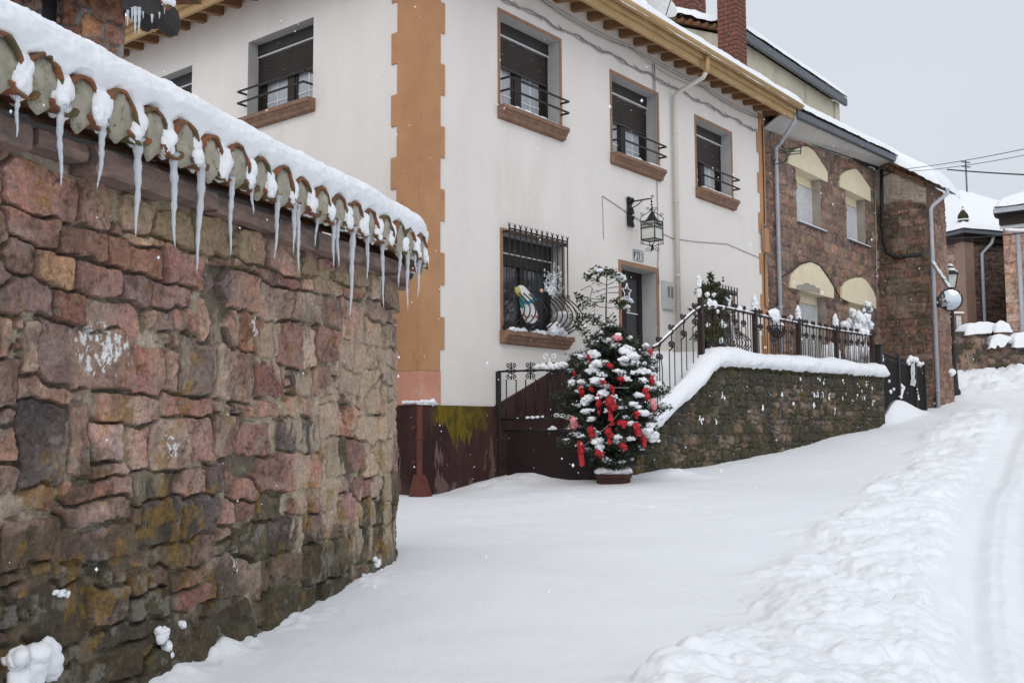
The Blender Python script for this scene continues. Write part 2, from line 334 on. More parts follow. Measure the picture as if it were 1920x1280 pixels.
OFF = {}
def thing(name, label, cat, base, frame='H', group=None):
    """Empty at the thing's base; base in house coordinates ('H') or world ('W')."""
    o = bpy.data.objects.new(name, None); COL.objects.link(o); o.empty_display_size = 0.2
    base = np.asarray(base, float)
    o.location = h2w(*base) if frame == 'H' else base
    o.rotation_euler = (0, 0, HROT if frame == 'H' else 0)
    o['label'] = label; o['category'] = cat
    if group: o['group'] = group
    OFF[o.name] = base
    return o
def _mesh(name, v, f, m, smooth):
    me = bpy.data.meshes.new(name); me.from_pydata(v.tolist(), [], f)
    me.materials.append(m)
    if smooth: me.polygons.foreach_set('use_smooth', [True]*len(me.polygons))
    me.update(); return me
def part(mb, name, m, parent, smooth=False, bevel=0, label=None):
    off = OFF[parent.name]
    o = bpy.data.objects.new(name, _mesh(name, mb.verts()-off, mb.f, m, smooth)); COL.objects.link(o); o.parent = parent
    OFF[o.name] = off
    if bevel:
        b = o.modifiers.new('bevel', 'BEVEL'); b.width = bevel; b.segments = 2; b.limit_method = 'ANGLE'
    if label: o['label'] = label
    return o
def single(mb, name, m, label, cat, frame='H', group=None, smooth=False, bevel=0, base=None, kind=None):
    v = mb.verts()
    if base is None: base = np.array([(v[:, 0].min()+v[:, 0].max())/2, (v[:, 1].min()+v[:, 1].max())/2, v[:, 2].min()])
    base = np.asarray(base, float)
    o = bpy.data.objects.new(name, _mesh(name, v-base, mb.f, m, smooth)); COL.objects.link(o)
    o.location = h2w(*base) if frame == 'H' else base
    o.rotation_euler = (0, 0, HROT if frame == 'H' else 0)
    if kind: o['kind'] = kind
    else:
        o['label'] = label; o['category'] = cat
    if kind == 'stuff': o['label'] = label; o['category'] = cat
    if group: o['group'] = group
    if bevel:
        b = o.modifiers.new('bevel', 'BEVEL'); b.width = bevel; b.segments = 2; b.limit_method = 'ANGLE'
    OFF[o.name] = base
    return o
def raw_grid(name, P, keep=None, col=None, m=None, smooth=True):
    """fast grid mesh, P (a, b, 3); keep: bool per face (a-1, b-1); returns the mesh"""
    a, b = P.shape[:2]
    i, j = np.meshgrid(np.arange(a-1), np.arange(b-1), indexing='ij')
    q = np.stack([i*b+j, i*b+j+1, (i+1)*b+j+1, (i+1)*b+j], -1)
    q = q[keep] if keep is not None else q.reshape(-1, 4)
    me = bpy.data.meshes.new(name)
    me.vertices.add(a*b); me.vertices.foreach_set('co', P.reshape(-1).astype(np.float32))
    me.loops.add(q.size); me.loops.foreach_set('vertex_index', q.reshape(-1).astype(np.int32))
    me.polygons.add(len(q)); me.polygons.foreach_set('loop_start', np.arange(0, q.size, 4, dtype=np.int32))
    me.polygons.foreach_set('loop_total', np.full(len(q), 4, dtype=np.int32))
    me.update(calc_edges=True); me.validate()
    me.polygons.foreach_set('use_smooth', np.full(len(me.polygons), smooth))
    if col is not None:
        at_ = me.color_attributes.new('Col', 'FLOAT_COLOR', 'POINT')
        c4 = np.ones((a*b, 4), np.float32); c4[:, :3] = col.reshape(-1, 3); at_.data.foreach_set('color', c4.reshape(-1))
    if m: me.materials.append(m)
    return me
def link_mesh(name, me, parent=None, loc=None, rot=0.0):
    o = bpy.data.objects.new(name, me); COL.objects.link(o)
    if parent is not None: o.parent = parent; OFF[o.name] = OFF[parent.name]
    if loc is not None: o.location = loc
    o.rotation_euler = (0, 0, rot)
    return o
def scroll(c, r, ax, az, turns=1.25, start=0.0, sgn=1, n=18):
    """flat spiral around c in the plane (ax, az)"""
    c = np.asarray(c, float); ax = np.asarray(ax, float); az = np.asarray(az, float); out = []
    for k in range(n):
        t = k/(n-1); a = start+sgn*2*math.pi*turns*t; q = r*(1-.72*t)
        out.append(c+ax*math.cos(a)*q+az*math.sin(a)*q)
    return np.array(out)

# ------------------------------------------------------------------ rubble masonry
PAL = {'mauve': (.305, .200, .158), 'pink': (.45, .295, .225), 'tan': (.42, .295, .205), 'red': (.265, .142, .108), 'rust': (.30, .150, .092),
       'ochre': (.46, .30, .155), 'grey': (.315, .265, .215), 'dark': (.130, .108, .100), 'purple': (.205, .160, .150), 'moss': (.14, .118, .078),
       'beige': (.47, .365, .29), 'brown': (.225, .155, .127)}
PAL = {k: tuple((.70*a+.30*b)*q for a, b, q in zip(v, (.285, .195, .16), (1.19, 1.12, 1.14))) if k not in ('dark', 'moss') else v for k, v in PAL.items()}
def rubble(U, V, du, stones, seed, mortar=(.27, .225, .175), warp=.010, edge=.018, prot=(.012, .035), face=.006, mort_h=0.0, joint=.0035):
    """U, V: axes (1-D, metres). stones: (cu, cv, w, h, rot, colour). Returns height, colour, stone mask, id."""
    rng = np.random.RandomState(seed)
    nu, nv = len(U), len(V)
    uu, vv = np.meshgrid(U, V, indexing='ij')
    s1 = 1/.09
    wu = uu+warp*fbm(uu*s1, vv*s1, seed+1, 3)*1.5+warp*.9*fbm(uu*4.1, vv*4.1, seed+2, 2)*1.5
    wv = vv+warp*fbm(uu*s1+50, vv*s1, seed+3, 3)*1.5+warp*.9*fbm(uu*4.1, vv*4.1+9, seed+4, 2)*1.5
    best = np.full((nu, nv), 9.0); sec2 = np.full((nu, nv), 9.0); idx = np.full((nu, nv), -1, int)
    for k, (cu, cv, w, h, rot, col) in enumerate(stones):
        R = math.hypot(w, h)*.5+.06
        i0, i1 = np.searchsorted(U, [cu-R, cu+R]); j0, j1 = np.searchsorted(V, [cv-R, cv+R])
        if i1 <= i0 or j1 <= j0: continue
        c, s = math.cos(rot), math.sin(rot)
        a = wu[i0:i1, j0:j1]-cu; b = wv[i0:i1, j0:j1]-cv
        x, y = np.abs(a*c+b*s), np.abs(-a*s+b*c)
        rr = min(w, h)*rng.uniform(.05, .22)
        qx, qy = x-w/2+rr, y-h/2+rr
        sd = np.hypot(np.maximum(qx, 0), np.maximum(qy, 0))+np.minimum(np.maximum(qx, qy), 0)-rr
        B = best[i0:i1, j0:j1]; I = idx[i0:i1, j0:j1]; S = sec2[i0:i1, j0:j1]; mk = sd < B
        S[mk] = B[mk]; S[~mk] = np.minimum(S[~mk], sd[~mk]); I[mk] = k; B[mk] = sd[mk]
    jw = joint*(1+.9*fbm(uu*5, vv*5, seed+31, 3)); best = np.maximum(best, -(sec2-best)*.5+jw)
    n = max(1, len(stones))
    pr = rng.uniform(prot[0], prot[1], n+1); tx = rng.uniform(-.10, .10, n+1); ty = rng.uniform(-.12, .08, n+1)
    tint = rng.uniform(.82, 1.15, (n+1, 1))*(1+rng.uniform(-.05, .05, (n+1, 3)))
    cols = np.array([s[5] for s in stones]+[(0, 0, 0)]) * tint
    cu = np.array([s[0] for s in stones]+[0.]); cv = np.array([s[1] for s in stones]+[0.])
    prof = sst(0.0, edge, -best)
    fine = fbm(uu*14, vv*14, seed+7, 5, .6); mid = fbm(uu*5+3, vv*5, seed+8, 3)
    ridg = 1-np.abs(fbm(uu*9+31, vv*7, seed+12, 3))*2
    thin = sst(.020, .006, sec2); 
    ht = prof*(pr[idx]+tx[idx]*(uu-cu[idx])+ty[idx]*(vv-cv[idx])+face*1.5*mid+face*fine+face*.7*ridg)
    ht = ht+(1-prof)*(mort_h+.006*fbm(uu*22, vv*22, seed+9, 4, .65)+.004*mid-.012*thin)
    g = fbm(uu*7, vv*7, seed+10, 5, .62)[..., None]; g2 = fbm(uu*2.2, vv*2.2, seed+11, 3)[..., None]
    dkst = sst(.05, .45, fbm(uu*4.6+70, vv*5.2, seed+41, 5, .62))[..., None]; ora = sst(.12, .5, fbm(uu*3.4+20, vv*3.4, seed+42, 4, .6))[..., None]
    sc = cols[idx]*(1+.42*g+.26*g2)*(1-.30*dkst)*(1+ora*np.array([.12, .0, -.10]))*(1+np.array([.06, 0, -.05])*fbm(uu*5+3, vv*5, seed+19, 3)[..., None]*2)
    bl = sst(.1, .5, fbm(uu*11+7, vv*11, seed+14, 4, .6))[..., None]
    sc = sc*(1-.30*bl)
    pit = sst(.30, .42, fbm(uu*38, vv*38, seed+15, 3, .6)); crk = sst(.05, .0, np.abs(fbm(uu*6+11, vv*8, seed+16, 4, .55)))*sst(.0, .3, fbm(uu*3, vv*3, seed+17, 2))
    pale = sst(.22, .5, fbm(uu*8+40, vv*10, seed+18, 5, .65))[..., None]
    sc = sc*(1-.35*pit[..., None])*(1-.45*crk[..., None]); sc = sc*(1-.35*pale)+np.array([.34, .27, .225])*.35*pale
    ht = ht-prof*(.0045*pit+.006*crk)*min(1, edge/.015)
    mc = np.array(mortar)*(1+.25*fbm(uu*16, vv*16, seed+13, 4)[..., None])*(1-.62*thin[..., None])  # mortar colour darkened in thin joints, painting in the shadow of the gaps
    mask = sst(-.001, .006, -best)[..., None]
    return ht, np.clip(sc*mask+mc*(1-mask), .004, .9), mask[..., 0], best
def courses(u0, u1, v0, v1, hr, wr, seed, pal, gap=.012, rot=.03):
    rng = random.Random(seed); out = []; v = v0
    while v < v1:
        h = rng.uniform(*hr); u = u0-rng.uniform(0, wr[1])
        while u < u1:
            w = rng.uniform(*wr)
            if rng.random() < .16 and h > .16:
                k = rng.uniform(.35, .65)
                out.append((u+w/2, v+h*k/2, w-gap, h*k-gap, rng.uniform(-rot, rot), PAL[rng.choice(pal)]))
                out.append((u+w/2, v+h*(k+1)/2, w-gap, h*(1-k)-gap, rng.uniform(-rot, rot), PAL[rng.choice(pal)]))
            else:
                dz = rng.uniform(-.12, .12)*h
                out.append((u+w/2, v+h/2+dz*.4, w-gap, h-gap-abs(dz)*.3, rng.uniform(-rot, rot), PAL[rng.choice(pal)]))
            u += w
        v += h
    return out
def masonry_panel(name, parent, origin, udir, u1, v1, res, stones, seed, normal, keep=None, moss=None, m='stone_far', **kw):
    """flat rubble panel; origin/udir/normal in the parent's own frame (house or world)"""
    U = np.arange(0, u1+res*.5, res); V = np.arange(0, v1+res*.5, res)
    ht, col, mk, best = rubble(U, V, res, stones, seed, **kw)
    uu, vv = np.meshgrid(U, V, indexing='ij')
    if moss: col = moss(uu, vv, col, mk)
    o = np.asarray(origin, float)-OFF[parent.name]; ud = np.asarray(udir, float); nd = np.asarray(normal, float)
    P = o+uu[..., None]*ud+vv[..., None]*np.array([0, 0, 1.])+ht[..., None]*nd
    kp = None
    if keep is not None:
        uc, vc = np.meshgrid((U[1:]+U[:-1])/2, (V[1:]+V[:-1])/2, indexing='ij'); kp = keep(uc, vc)
    return link_mesh(name, raw_grid(name, P, kp, col, M[m]), parent)
# ================================================================== snow-covered ground
def _W(x, y, z): q = h2w(x, y, z); return (q[0], q[1], z)
CTRL = [_W(0, 0, .16), _W(.49, 0, .18), _W(1.2, -.5, .25), _W(1.72, -.05, .33), _W(1.72, -1.77, .36), _W(2.4, -2.3, .36), _W(2.97, -1.9, .39), _W(5.31, -1.9, .50), _W(9.3, -1.9, .78),
        _W(13.37, -1.9, 1.10), _W(15.5, -1.8, 1.36), _W(18.45, -1.54, 1.54), _W(20.9, -1.55, 1.80), _W(13.4, -5, 1.08), _W(18.4, -5, 1.5), _W(8, -5, .62), _W(4, -4.5, .28),
        (-1.40, 4.1, -.02), (-1.27, 4.6, .0), (-1.0, 5.7, .06), (-.70, 6.6, .17), (-.62, 7.3, .2), (-1.2, 9.5, .18), (-3.2, 13.5, .16), (-6, 10, .15), (-1.7, 2.5, -.10),
        (0, 1, -.16), (1.2, 3, -.14), (2.4, 4.8, -.12), (1.2, 6.5, .02), (.4, 9.5, .13), (3, 10, .25), (5.05, 10, .36), (4, 6, .02), (10.1, 20, 1.22), (14, 24, 1.62), (16.5, 32, 2.25), (19, 33, 2.45), (24, 32, 2.4), (14.6, 33.0, 2.35),
        (0, -2, -.3), (6, -2, -.35), (-6, -2, -.2), (12, 8, .35), (22, 14, 1.2), (30, 24, 2.0), (20, 37, 3.1), (15, 37, 3.0), (30, 38, 3.2), (-15, 20, .3), (10, 45, 3.2), (40, 60, 4), (-20, 60, 1.5)]
CT = np.array(CTRL)
def _tps(d2): return np.where(d2 > 1e-9, .5*d2*np.log(d2+1e-12), 0)
_nC = len(CT); _A = np.zeros((_nC+3, _nC+3))
_A[:_nC, :_nC] = _tps(((CT[:, None, :2]-CT[None, :, :2])**2).sum(-1))+np.eye(_nC)*.02
_A[:_nC, _nC] = 1; _A[:_nC, _nC+1:] = CT[:, :2]; _A[_nC, :_nC] = 1; _A[_nC+1:, :_nC] = CT[:, :2].T
_wC = np.linalg.solve(_A, np.r_[CT[:, 2], 0, 0, 0])
def g0(x, y):
    x = np.asarray(x, float); y = np.asarray(y, float); r = _wC[_nC]+_wC[_nC+1]*x+_wC[_nC+2]*y
    for k in range(_nC): r = r+_wC[k]*_tps((x-CT[k, 0])**2+(y-CT[k, 1])**2)
    return r
def gpx(px, py):                              # where a pixel's line of sight meets the snow
    d = ray(px, py); t = np.linspace(3, 60, 2400); P = d[None, :]*t[:, None]; z = EYE+P[:, 2]
    k = np.argmax(z < g0(P[:, 0], P[:, 1])); return P[k, 0], P[k, 1]
# the churned ridge pushed up beside the wheel track
BL = np.array([gpx(*q) for q in [(1235, 1279), (1330, 1225), (1420, 1160), (1450, 1080), (1530, 1030), (1600, 950), (1690, 880), (1740, 820), (1800, 770)]])
BR = np.array([gpx(*q) for q in [(1748, 1279), (1748, 1200), (1750, 1130), (1758, 1060), (1772, 990), (1800, 920), (1840, 855), (1868, 800), (1885, 762)]])
BL = np.vstack([BL[0]+(BL[0]-BL[2])*1.5, BL]); BR = np.vstack([BR[0]+(BR[0]-BR[2])*1.5, BR])
def band(x, y, A):                            # lateral coordinate: x position of a polyline at y
    o = np.argsort(A[:, 1]); return np.interp(y, A[o, 1], A[o, 0])
_tan = np.concatenate([np.linspace(-3.2, -.5, 70, endpoint=False), np.linspace(-.5, .72, 700, endpoint=False), np.linspace(.72, 3.2, 70)])
_yy = np.concatenate([np.linspace(-1.6, 2.6, 40, endpoint=False), np.geomspace(2.6, 42, 900, endpoint=False), np.geomspace(42, 300, 30)])
GY, GT = np.meshgrid(_yy, _tan, indexing='ij'); GX = (GY+2.2)*GT
GZ = g0(GX, np.minimum(GY, 60))
GZ = GZ+.035*fbm(GX*.55, GY*.55, 5, 3)+.012*fbm(GX*2.1, GY*2.1, 6, 3)
GZ = GZ+.0022*fbm(GX*16, GY*9, 8, 4, .65)*sst(14, 5, GY)
_wx = GX-(-1.70+.315*(GY-3.49)-.22); GZ = GZ+(.012+.10*np.clip(fbm(GX*2.6, GY*2.6, 9, 5, .6), -.1, 1))*np.exp(-(np.maximum(_wx-.03, 0)/.13)**2)*sst(-.4, -.2, _wx)*sst(3.2, 3.8, GY)*sst(7.4, 6.8, GY)
xl, xr = band(GX, GY, BL), band(GX, GY, BR)
wob = .35*fbm(GX*1.1, GY*1.1, 21, 3)+.12*fbm(GX*5, GY*5, 22, 2)
wid = np.maximum(xr-xl, .4)
inb = sst(-.22, .16, (GX-xl)/wid+wob*.8)*sst(.14, -.10, (GX-xr)/wid+.22*fbm(GX*1.7, GY*1.7, 23, 4))*sst(31, 26, GY)
rng = random.Random(11)
lump = np.zeros_like(GZ)
def dome(cx, cy, r, k, sharp=1.0):
    i0, i1 = np.searchsorted(_yy, [cy-r, cy+r])
    if i1-i0 < 1: return
    X = GX[i0:i1]; Y = GY[i0:i1]
    sd_ = int(cx*97+cy*31) & 1023; d = np.hypot(X-cx+.5*r*fbm(X*.9/r, Y*.9/r, sd_, 3), (Y-cy)*1.15+.4*r*fbm(X*.9/r+7, Y*.9/r, sd_+1, 2))/r
    h = k*np.sqrt(np.clip(1-d*d, 0, 1))**sharp
    lump[i0:i1] = np.maximum(lump[i0:i1], h)
layers = []
for (n_, r0, r1, kk) in ((85, .22, .46, .42), (300, .09, .20, .6), (900, .03, .085, .75)):
    lump[:] = 0
    for k in range(n_):
        f = rng.random(); y = 3.6*math.exp(f*math.log(30/3.6)); a, b = float(band(0, y, BL)), float(band(0, y, BR))
        u = rng.betavariate(1.5, 1.3); x = a+(b-a)*(u*1.1-.06); r = rng.uniform(r0, r1)*(1 if y < 12 else 1.4)
        dome(x, y, r, r*kk*rng.uniform(.35, 1.0)*(.30+.70*math.sin(math.pi*min(1, max(0, u*.85+.1)))), rng.choice((.22, .35, .5, .8, 1.1)))
    layers.append(lump.copy())
lump[:] = 0
for k in range(2600):
    f = rng.random(); y = 3.6*math.exp(f*math.log(15/3.6)); a, b = float(band(0, y, BL)), float(band(0, y, BR)); x = a+(b-a)*rng.uniform(-.12, 1.05); r = rng.uniform(.016, .045); dome(x, y, r, r*rng.uniform(.5, 1.1), rng.choice((.3, .5, .8)))
crumb = lump.copy()
lump = layers[0]*.52+layers[1]*.32+layers[2]*.12
for px, py, r in [(1330, 1235, .34), (1290, 1275, .3), (1560, 1170, .2), (1495, 1120, .11), (1480, 985, .22), (1610, 1060, .2), (1690, 1100, .2), (1600, 1240, .22), (1500, 1270, .2), (1700, 1230, .2), (1660, 960, .25), (1740, 930, .22), (1490, 1140, .1), (1440, 1130, .06)]:
    x, y = gpx(px, py+12); dome(x, y, r*.8, r*.42)
GZ = GZ+inb*(.03+.03*fbm(GX*1.6, GY*1.6, 31, 3)+.022*fbm(GX*7, GY*7, 32, 4)) + lump*np.clip(inb*1.5, 0.25, 1)
GZ = GZ+crumb*np.clip(inb*1.6, .15, 1)*.22
GZ = GZ+inb*(.012*fbm(GX*15, GY*15, 33, 4, .6)+.02*np.abs(fbm(GX*6, GY*6, 34, 3)))
# wheel track to the right of the ridge, and rough snow beyond it
tr = (GX-xr-.02*wid)/np.maximum(.35, .028*GY+.22)
GZ = GZ-.055*sst(-.25, .35, tr)*sst(2.1, 1.5, tr)*sst(38, 24, GY)+.02*fbm(GX*3, GY*1.2, 41, 3)*sst(0, .4, tr)*sst(45, 30, GY)
for c_ in (.55, 1.35): GZ = GZ-(.028*np.exp(-((tr-c_)/.16)**2)-.014*np.exp(-((np.abs(tr-c_)-.30)/.10)**2)*(1+fbm(GX*9, GY*6, 44, 3)))*sst(34, 20, GY)
GZ = GZ+.010*fbm(GX*8, GY*5, 45, 4)*sst(.1, .5, tr)*sst(30, 16, GY)
rb = sst(1.7, 2.6, tr)*sst(36, 22, GY)
GZ = GZ+rb*(.08+.05*fbm(GX*2.4, GY*2.4, 42, 4)+.03*np.abs(fbm(GX*8, GY*8, 43, 3)))
# ploughed snow heaped in front of the far wall
pl = sst(29.5, 33, GY)*sst(11.5, 13.8, GX)
GZ = GZ+pl*(.10+.34*np.abs(fbm(GX*.9, GY*.9, 51, 3))+.20*np.abs(fbm(GX*3, GY*3, 52, 3)))
# faint old tracks across the middle of the street
for (a, b) in [((1000, 925), (1300, 960)), ((1290, 955), (1420, 985))]:
    A, B = np.array(gpx(*a)), np.array(gpx(*b)); d = B-A; L = np.hypot(*d); d /= L
    s_ = (GX-A[0])*d[0]+(GY-A[1])*d[1]; q_ = -(GX-A[0])*d[1]+(GY-A[1])*d[0]
    GZ = GZ+sst(-.2, .2, s_)*sst(L+.2, L-.2, s_)*np.exp(-(q_/.09)**2)*.035*np.abs(fbm(GX*6, GY*6, 61, 3))
GP = np.stack([GX, GY, GZ], -1)
_hx = (GX-C0[0])*R1[0]+(GY-C0[1])*R1[1]; _hy = (GX-C0[0])*L1[0]+(GY-C0[1])*L1[1]
# drift heaped against the gate and the house front
GP[..., 2] += .10*np.exp(-((_hy+.55)/.5)**2)*sst(.2, 1.0, _hx)*sst(3.2, 2.4, _hx)*(1+.5*fbm(GX*2.5, GY*2.5, 71, 3))
GP[..., 2] += .10*np.exp(-((_hx-3.25)/.35)**2-((_hy+2.25)/.3)**2)*(1+.6*fbm(GX*4, GY*4, 72, 3))
# bank of snow filling the yard in front of the black fence
GP[..., 2] += .42*np.exp(-((_hx-15.2)/1.3)**2)*sst(-2.15, -1.7, _hy)*sst(13.2, 13.9, _hx)
me = raw_grid("ground", GP, None, None, M['snow_ground'])
gnd = link_mesh("snow_ground", me); gnd['kind'] = 'structure'

# ================================================================== curved rubble wall in the foreground
S0 = -1.6; DS = .01
def _path(n=900):
    a = math.atan(.315); p = np.array([-1.70, 3.49])+np.array([math.sin(a), math.cos(a)])*S0; out = []; hd = []; s = S0
    for k in range(n):
        out.append(p.copy()); hd.append(a)
        kap = 0 if s < 3.28 else (.95*min(1, (s-3.28)/.3) if s < 4.0 else (1.4 if s < 5.2 else 0))
        a -= kap*DS; p = p+np.array([math.sin(a), math.cos(a)])*DS; s += DS
    return np.array(out), np.array(hd)
EP, EA = _path()
ES = S0+DS*np.arange(len(EP))
EN = np.stack([np.cos(EA), -np.sin(EA)], -1)          # outward normal (towards the street)
def epos(s, out=0.0):
    s = np.asarray(s, float)
    p = np.stack([np.interp(s, ES, EP[:, 0]), np.interp(s, ES, EP[:, 1])], -1); n = np.stack([np.interp(s, ES, EN[:, 0]), np.interp(s, ES, EN[:, 1])], -1)
    n /= np.linalg.norm(n, axis=-1, keepdims=True)
    return p+n*np.asarray(out)[..., None], n
ZL = EYE+1.145                                        # lowest point of the channel tiles
FACE = -.212                                           # stone face behind the tile lip
fp, _ = epos(ES, np.full(len(ES), FACE))
faz = fp[:, 0]/fp[:, 1]; _kmax = np.argmax(faz)
def wall_uv(px, py):
    d = ray(px, py); s = np.interp(d[0]/d[1], faz[:_kmax+1], ES[:_kmax+1]); p, _ = epos(s, np.array(FACE))
    return s, EYE+d[2]/d[1]*p[1]
garden = thing("garden_wall", "curved wall of pink and brown rubble stone under snowy tiles in the foreground", "stone wall", (-1.2, 4.6, -.1), 'W')
TR = []     # traced stones: (scale, ox, oy, [(cx, cy, w, h, colour)...])
TR.append((3.555, 0, 260, """240 340 480 300 mauve|625 430 240 300 mauve|900 500 200 220 pink|1140 600 240 200 mauve|1390 640 210 230 mauve|180 590 330 200 red|515 695 310 210 red|770 600 80 70 mauve|960 690 210 90 tan|880 790 370 210 rust|1120 830 100 230 red|1260 880 150 260 red|105 770 230 260 red|355 875 240 250 ochre|635 945 300 240 mauve|885 1010 180 220 brown|1130 1045 280 170 brown|165 1055 320 220 mauve|430 1120 190 220 rust|740 1190 370 230 pink|1040 1200 170 150 mauve|1195 1200 140 150 rust|30 60 70 180 mauve|1430 960 130 250 mauve|-120 560 180 240 red|-150 300 250 280 mauve|-110 850 170 220 brown"""))
TR.append((4.0, 380, 420, """350 190 230 240 tan|600 260 260 210 pink|790 290 120 210 brown|130 270 125 85 red|250 305 105 75 red|420 370 215 110 mauve|630 430 165 115 red|770 450 105 105 pink|930 470 205 125 tan|1040 360 150 190 brown|1190 380 95 180 mauve|95 440 180 290 purple|300 500 230 330 mauve|520 590 240 270 pink|765 640 225 230 grey|965 670 115 190 mauve|1110 700 175 290 pink|1115 530 155 105 rust|1275 470 90 180 beige|1390 520 115 220 brown|1290 660 135 150 mauve|1260 800 115 210 tan|100 770 215 290 pink|390 830 230 270 rust|530 880 60 215 purple|620 900 170 320 red|770 930 115 250 beige|925 910 175 230 red|1070 980 75 210 red|1160 1000 95 220 rust|1390 850 95 170 brown|1390 1050 120 240 tan|225 1110 290 390 grey|480 1140 185 240 red|710 1180 150 190 dark|870 1170 125 210 tan|1080 1180 160 170 mauve|1240 1200 110 200 tan|1400 1240 110 130 dark"""))
TR.append((3.2, 0, 560, """15 220 60 240 pink|180 310 115 300 beige|500 340 510 400 brown|875 430 195 290 red|1020 430 75 250 pink|1165 400 205 330 purple|1290 165 220 250 pink|30 510 120 270 red|245 550 265 135 tan|740 670 350 170 pink|1100 630 300 130 red|230 890 265 490 dark|450 850 135 410 red|630 860 185 225 beige|820 900 115 235 pink|640 1010 190 110 pink|1000 870 205 295 grey|1185 850 145 250 mauve|1350 830 175 230 mauve|1500 850 190 200 mauve|30 870 120 190 tan|50 1080 135 190 mauve|1110 1110 195 145 mauve|1270 1090 85 190 dark|1450 1090 175 270 red|900 1130 225 190 moss|560 1170 390 145 red|230 1190 165 135 mauve"""))
TR.append((3.37, 0, 900, """560 190 390 140 mauve|80 420 165 290 mauve|290 370 175 270 mauve|600 400 360 190 mauve|1000 240 250 270 dark|1250 230 195 240 dark|1060 470 225 145 ochre|1270 430 145 190 brown|1420 210 85 150 mauve|1520 200 80 100 red|400 610 145 145 grey|860 670 105 150 tan|980 620 125 130 red|1160 620 165 125 red|1200 730 250 120 red|670 790 215 250 brown|920 790 220 170 moss|1460 610 195 260 purple|360 860 370 410 moss|40 850 85 190 moss|750 960 320 130 dark|720 1170 410 190 moss|1010 1150 290 190 moss|1330 980 240 230 moss|180 1100 300 200 moss"""))
TR.append((2.0, 400, 640, """310 350 150 115 dark|440 300 115 115 pink|580 330 115 115 tan|165 500 210 140 red|345 480 125 125 red|450 440 75 140 moss|530 430 65 115 mauve|640 430 85 115 brown|200 620 105 105 moss|310 610 65 75 rust|400 610 75 75 brown|500 630 65 105 mauve|130 760 140 140 moss|270 720 150 130 dark|400 690 85 105 brown|180 910 65 115 tan|270 840 115 75 pink|600 640 105 115 moss|560 760 115 125 moss|650 780 90 190 moss|430 830 170 150 moss|290 1000 220 190 moss|450 960 125 170 moss|90 1150 95 170 moss|20 1130 80 190 moss|600 200 80 120 tan|650 120 70 130 brown|500 290 80 90 tan|590 470 70 80 tan|560 550 90 80 red|660 560 60 110 moss"""))
STN = []; WHITE = []
for sc, ox, oy, txt in TR:
    for q in txt.split('|'):
        a = q.split(); cx, cy, w, h = [float(t) for t in a[:4]]; cx, cy, w, h = ox+cx/sc, oy+cy/sc, w/sc, h/sc
        s1, _ = wall_uv(cx-w/2, cy); s2, _ = wall_uv(cx+w/2, cy); s, z1 = wall_uv(cx, cy-h/2); _, z2 = wall_uv(cx, cy+h/2)
        if cx < 0: s1, s2 = s-(w/sc)*.0-.11, s+.11
        rr = random.Random(int(cx*7+cy*13))
        STN.append(((s1+s2)/2, (z1+z2)/2, max(.05, (s2-s1)*1.06+.004), (z1-z2)*1.06+.004, rr.uniform(-.05, .05), PAL[a[4]]))
def fill(stn, u0, u1, v0, v1, seed, pal, big=.22):
    """small stones thrown into whatever gaps are left"""
    rg = random.Random(seed); out = list(stn)
    for w, h, tries in [(big, big*.75, 2500), (.15, .11, 4000), (.09, .07, 6000), (.055, .045, 5000)]:
        C = np.array([(s[0], s[1], s[2], s[3]) for s in out]) if out else np.zeros((0, 4))
        for t in range(tries):
            u, v = rg.uniform(u0, u1), rg.uniform(v0, v1); ww, hh = w*rg.uniform(.75, 1.3), h*rg.uniform(.75, 1.3)
            if len(C):
                gu = np.abs(C[:, 0]-u)-(C[:, 2]+ww)/2; gv = np.abs(C[:, 1]-v)-(C[:, 3]+hh)/2
                if np.any((gu < -.006) & (gv < -.006)): continue
            q = (u, v, ww, hh, rg.uniform(-.12, .12), PAL[rg.choice(pal(v))]); out.append(q)
            C = np.vstack([C, [u, v, ww, hh]]) if len(C) else np.array([[u, v, ww, hh]])
    return out
SU0, SU1 = -1.0, 4.9
for q in courses(-1.2, -.42, -.3, 2.2, (.14, .24), (.18, .36), 5, ['mauve', 'red', 'brown', 'pink']): STN.append(q)
for q in courses(3.92, 5.0, -.3, 2.2, (.12, .22), (.14, .3), 6, ['mauve', 'brown', 'tan', 'dark']):
    if q[0] > 4.0: STN.append(q)
STN = fill(STN, SU0, SU1, -.25, 2.12, 3, lambda v: ['mauve', 'red', 'brown', 'pink', 'tan'] if v > .55 else ['moss', 'dark', 'brown', 'moss', 'tan'])
U = np.concatenate([np.arange(SU0, -.25, .02), np.arange(-.25, 4.25, .0052), np.arange(4.25, SU1, .02)]); V = np.arange(-.35, 2.16, .0052)
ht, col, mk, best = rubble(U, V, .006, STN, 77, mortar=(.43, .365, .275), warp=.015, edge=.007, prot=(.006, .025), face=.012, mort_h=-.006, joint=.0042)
uu, vv = np.meshgrid(U, V, indexing='ij')
# smeared lime mortar towards the rounded end
sm = sst(.02, .16, fbm(uu*6, vv*2.6, 201, 5, .6)+.36*sst(1.4, 3.2, uu)-.10-.22*np.abs(vv-.85))*(.35+.65*sst(.6, 2.4, uu))*sst(.18, .4, vv)*sst(2.0, 1.6, vv)
ht = ht*(1-sm*.6)+sm*.018
lime = np.array([.46, .365, .265])*(1+.2*fbm(uu*13, vv*13, 202, 4)[..., None])
col = col*(1-.75*sm[..., None])+lime*.75*sm[..., None]
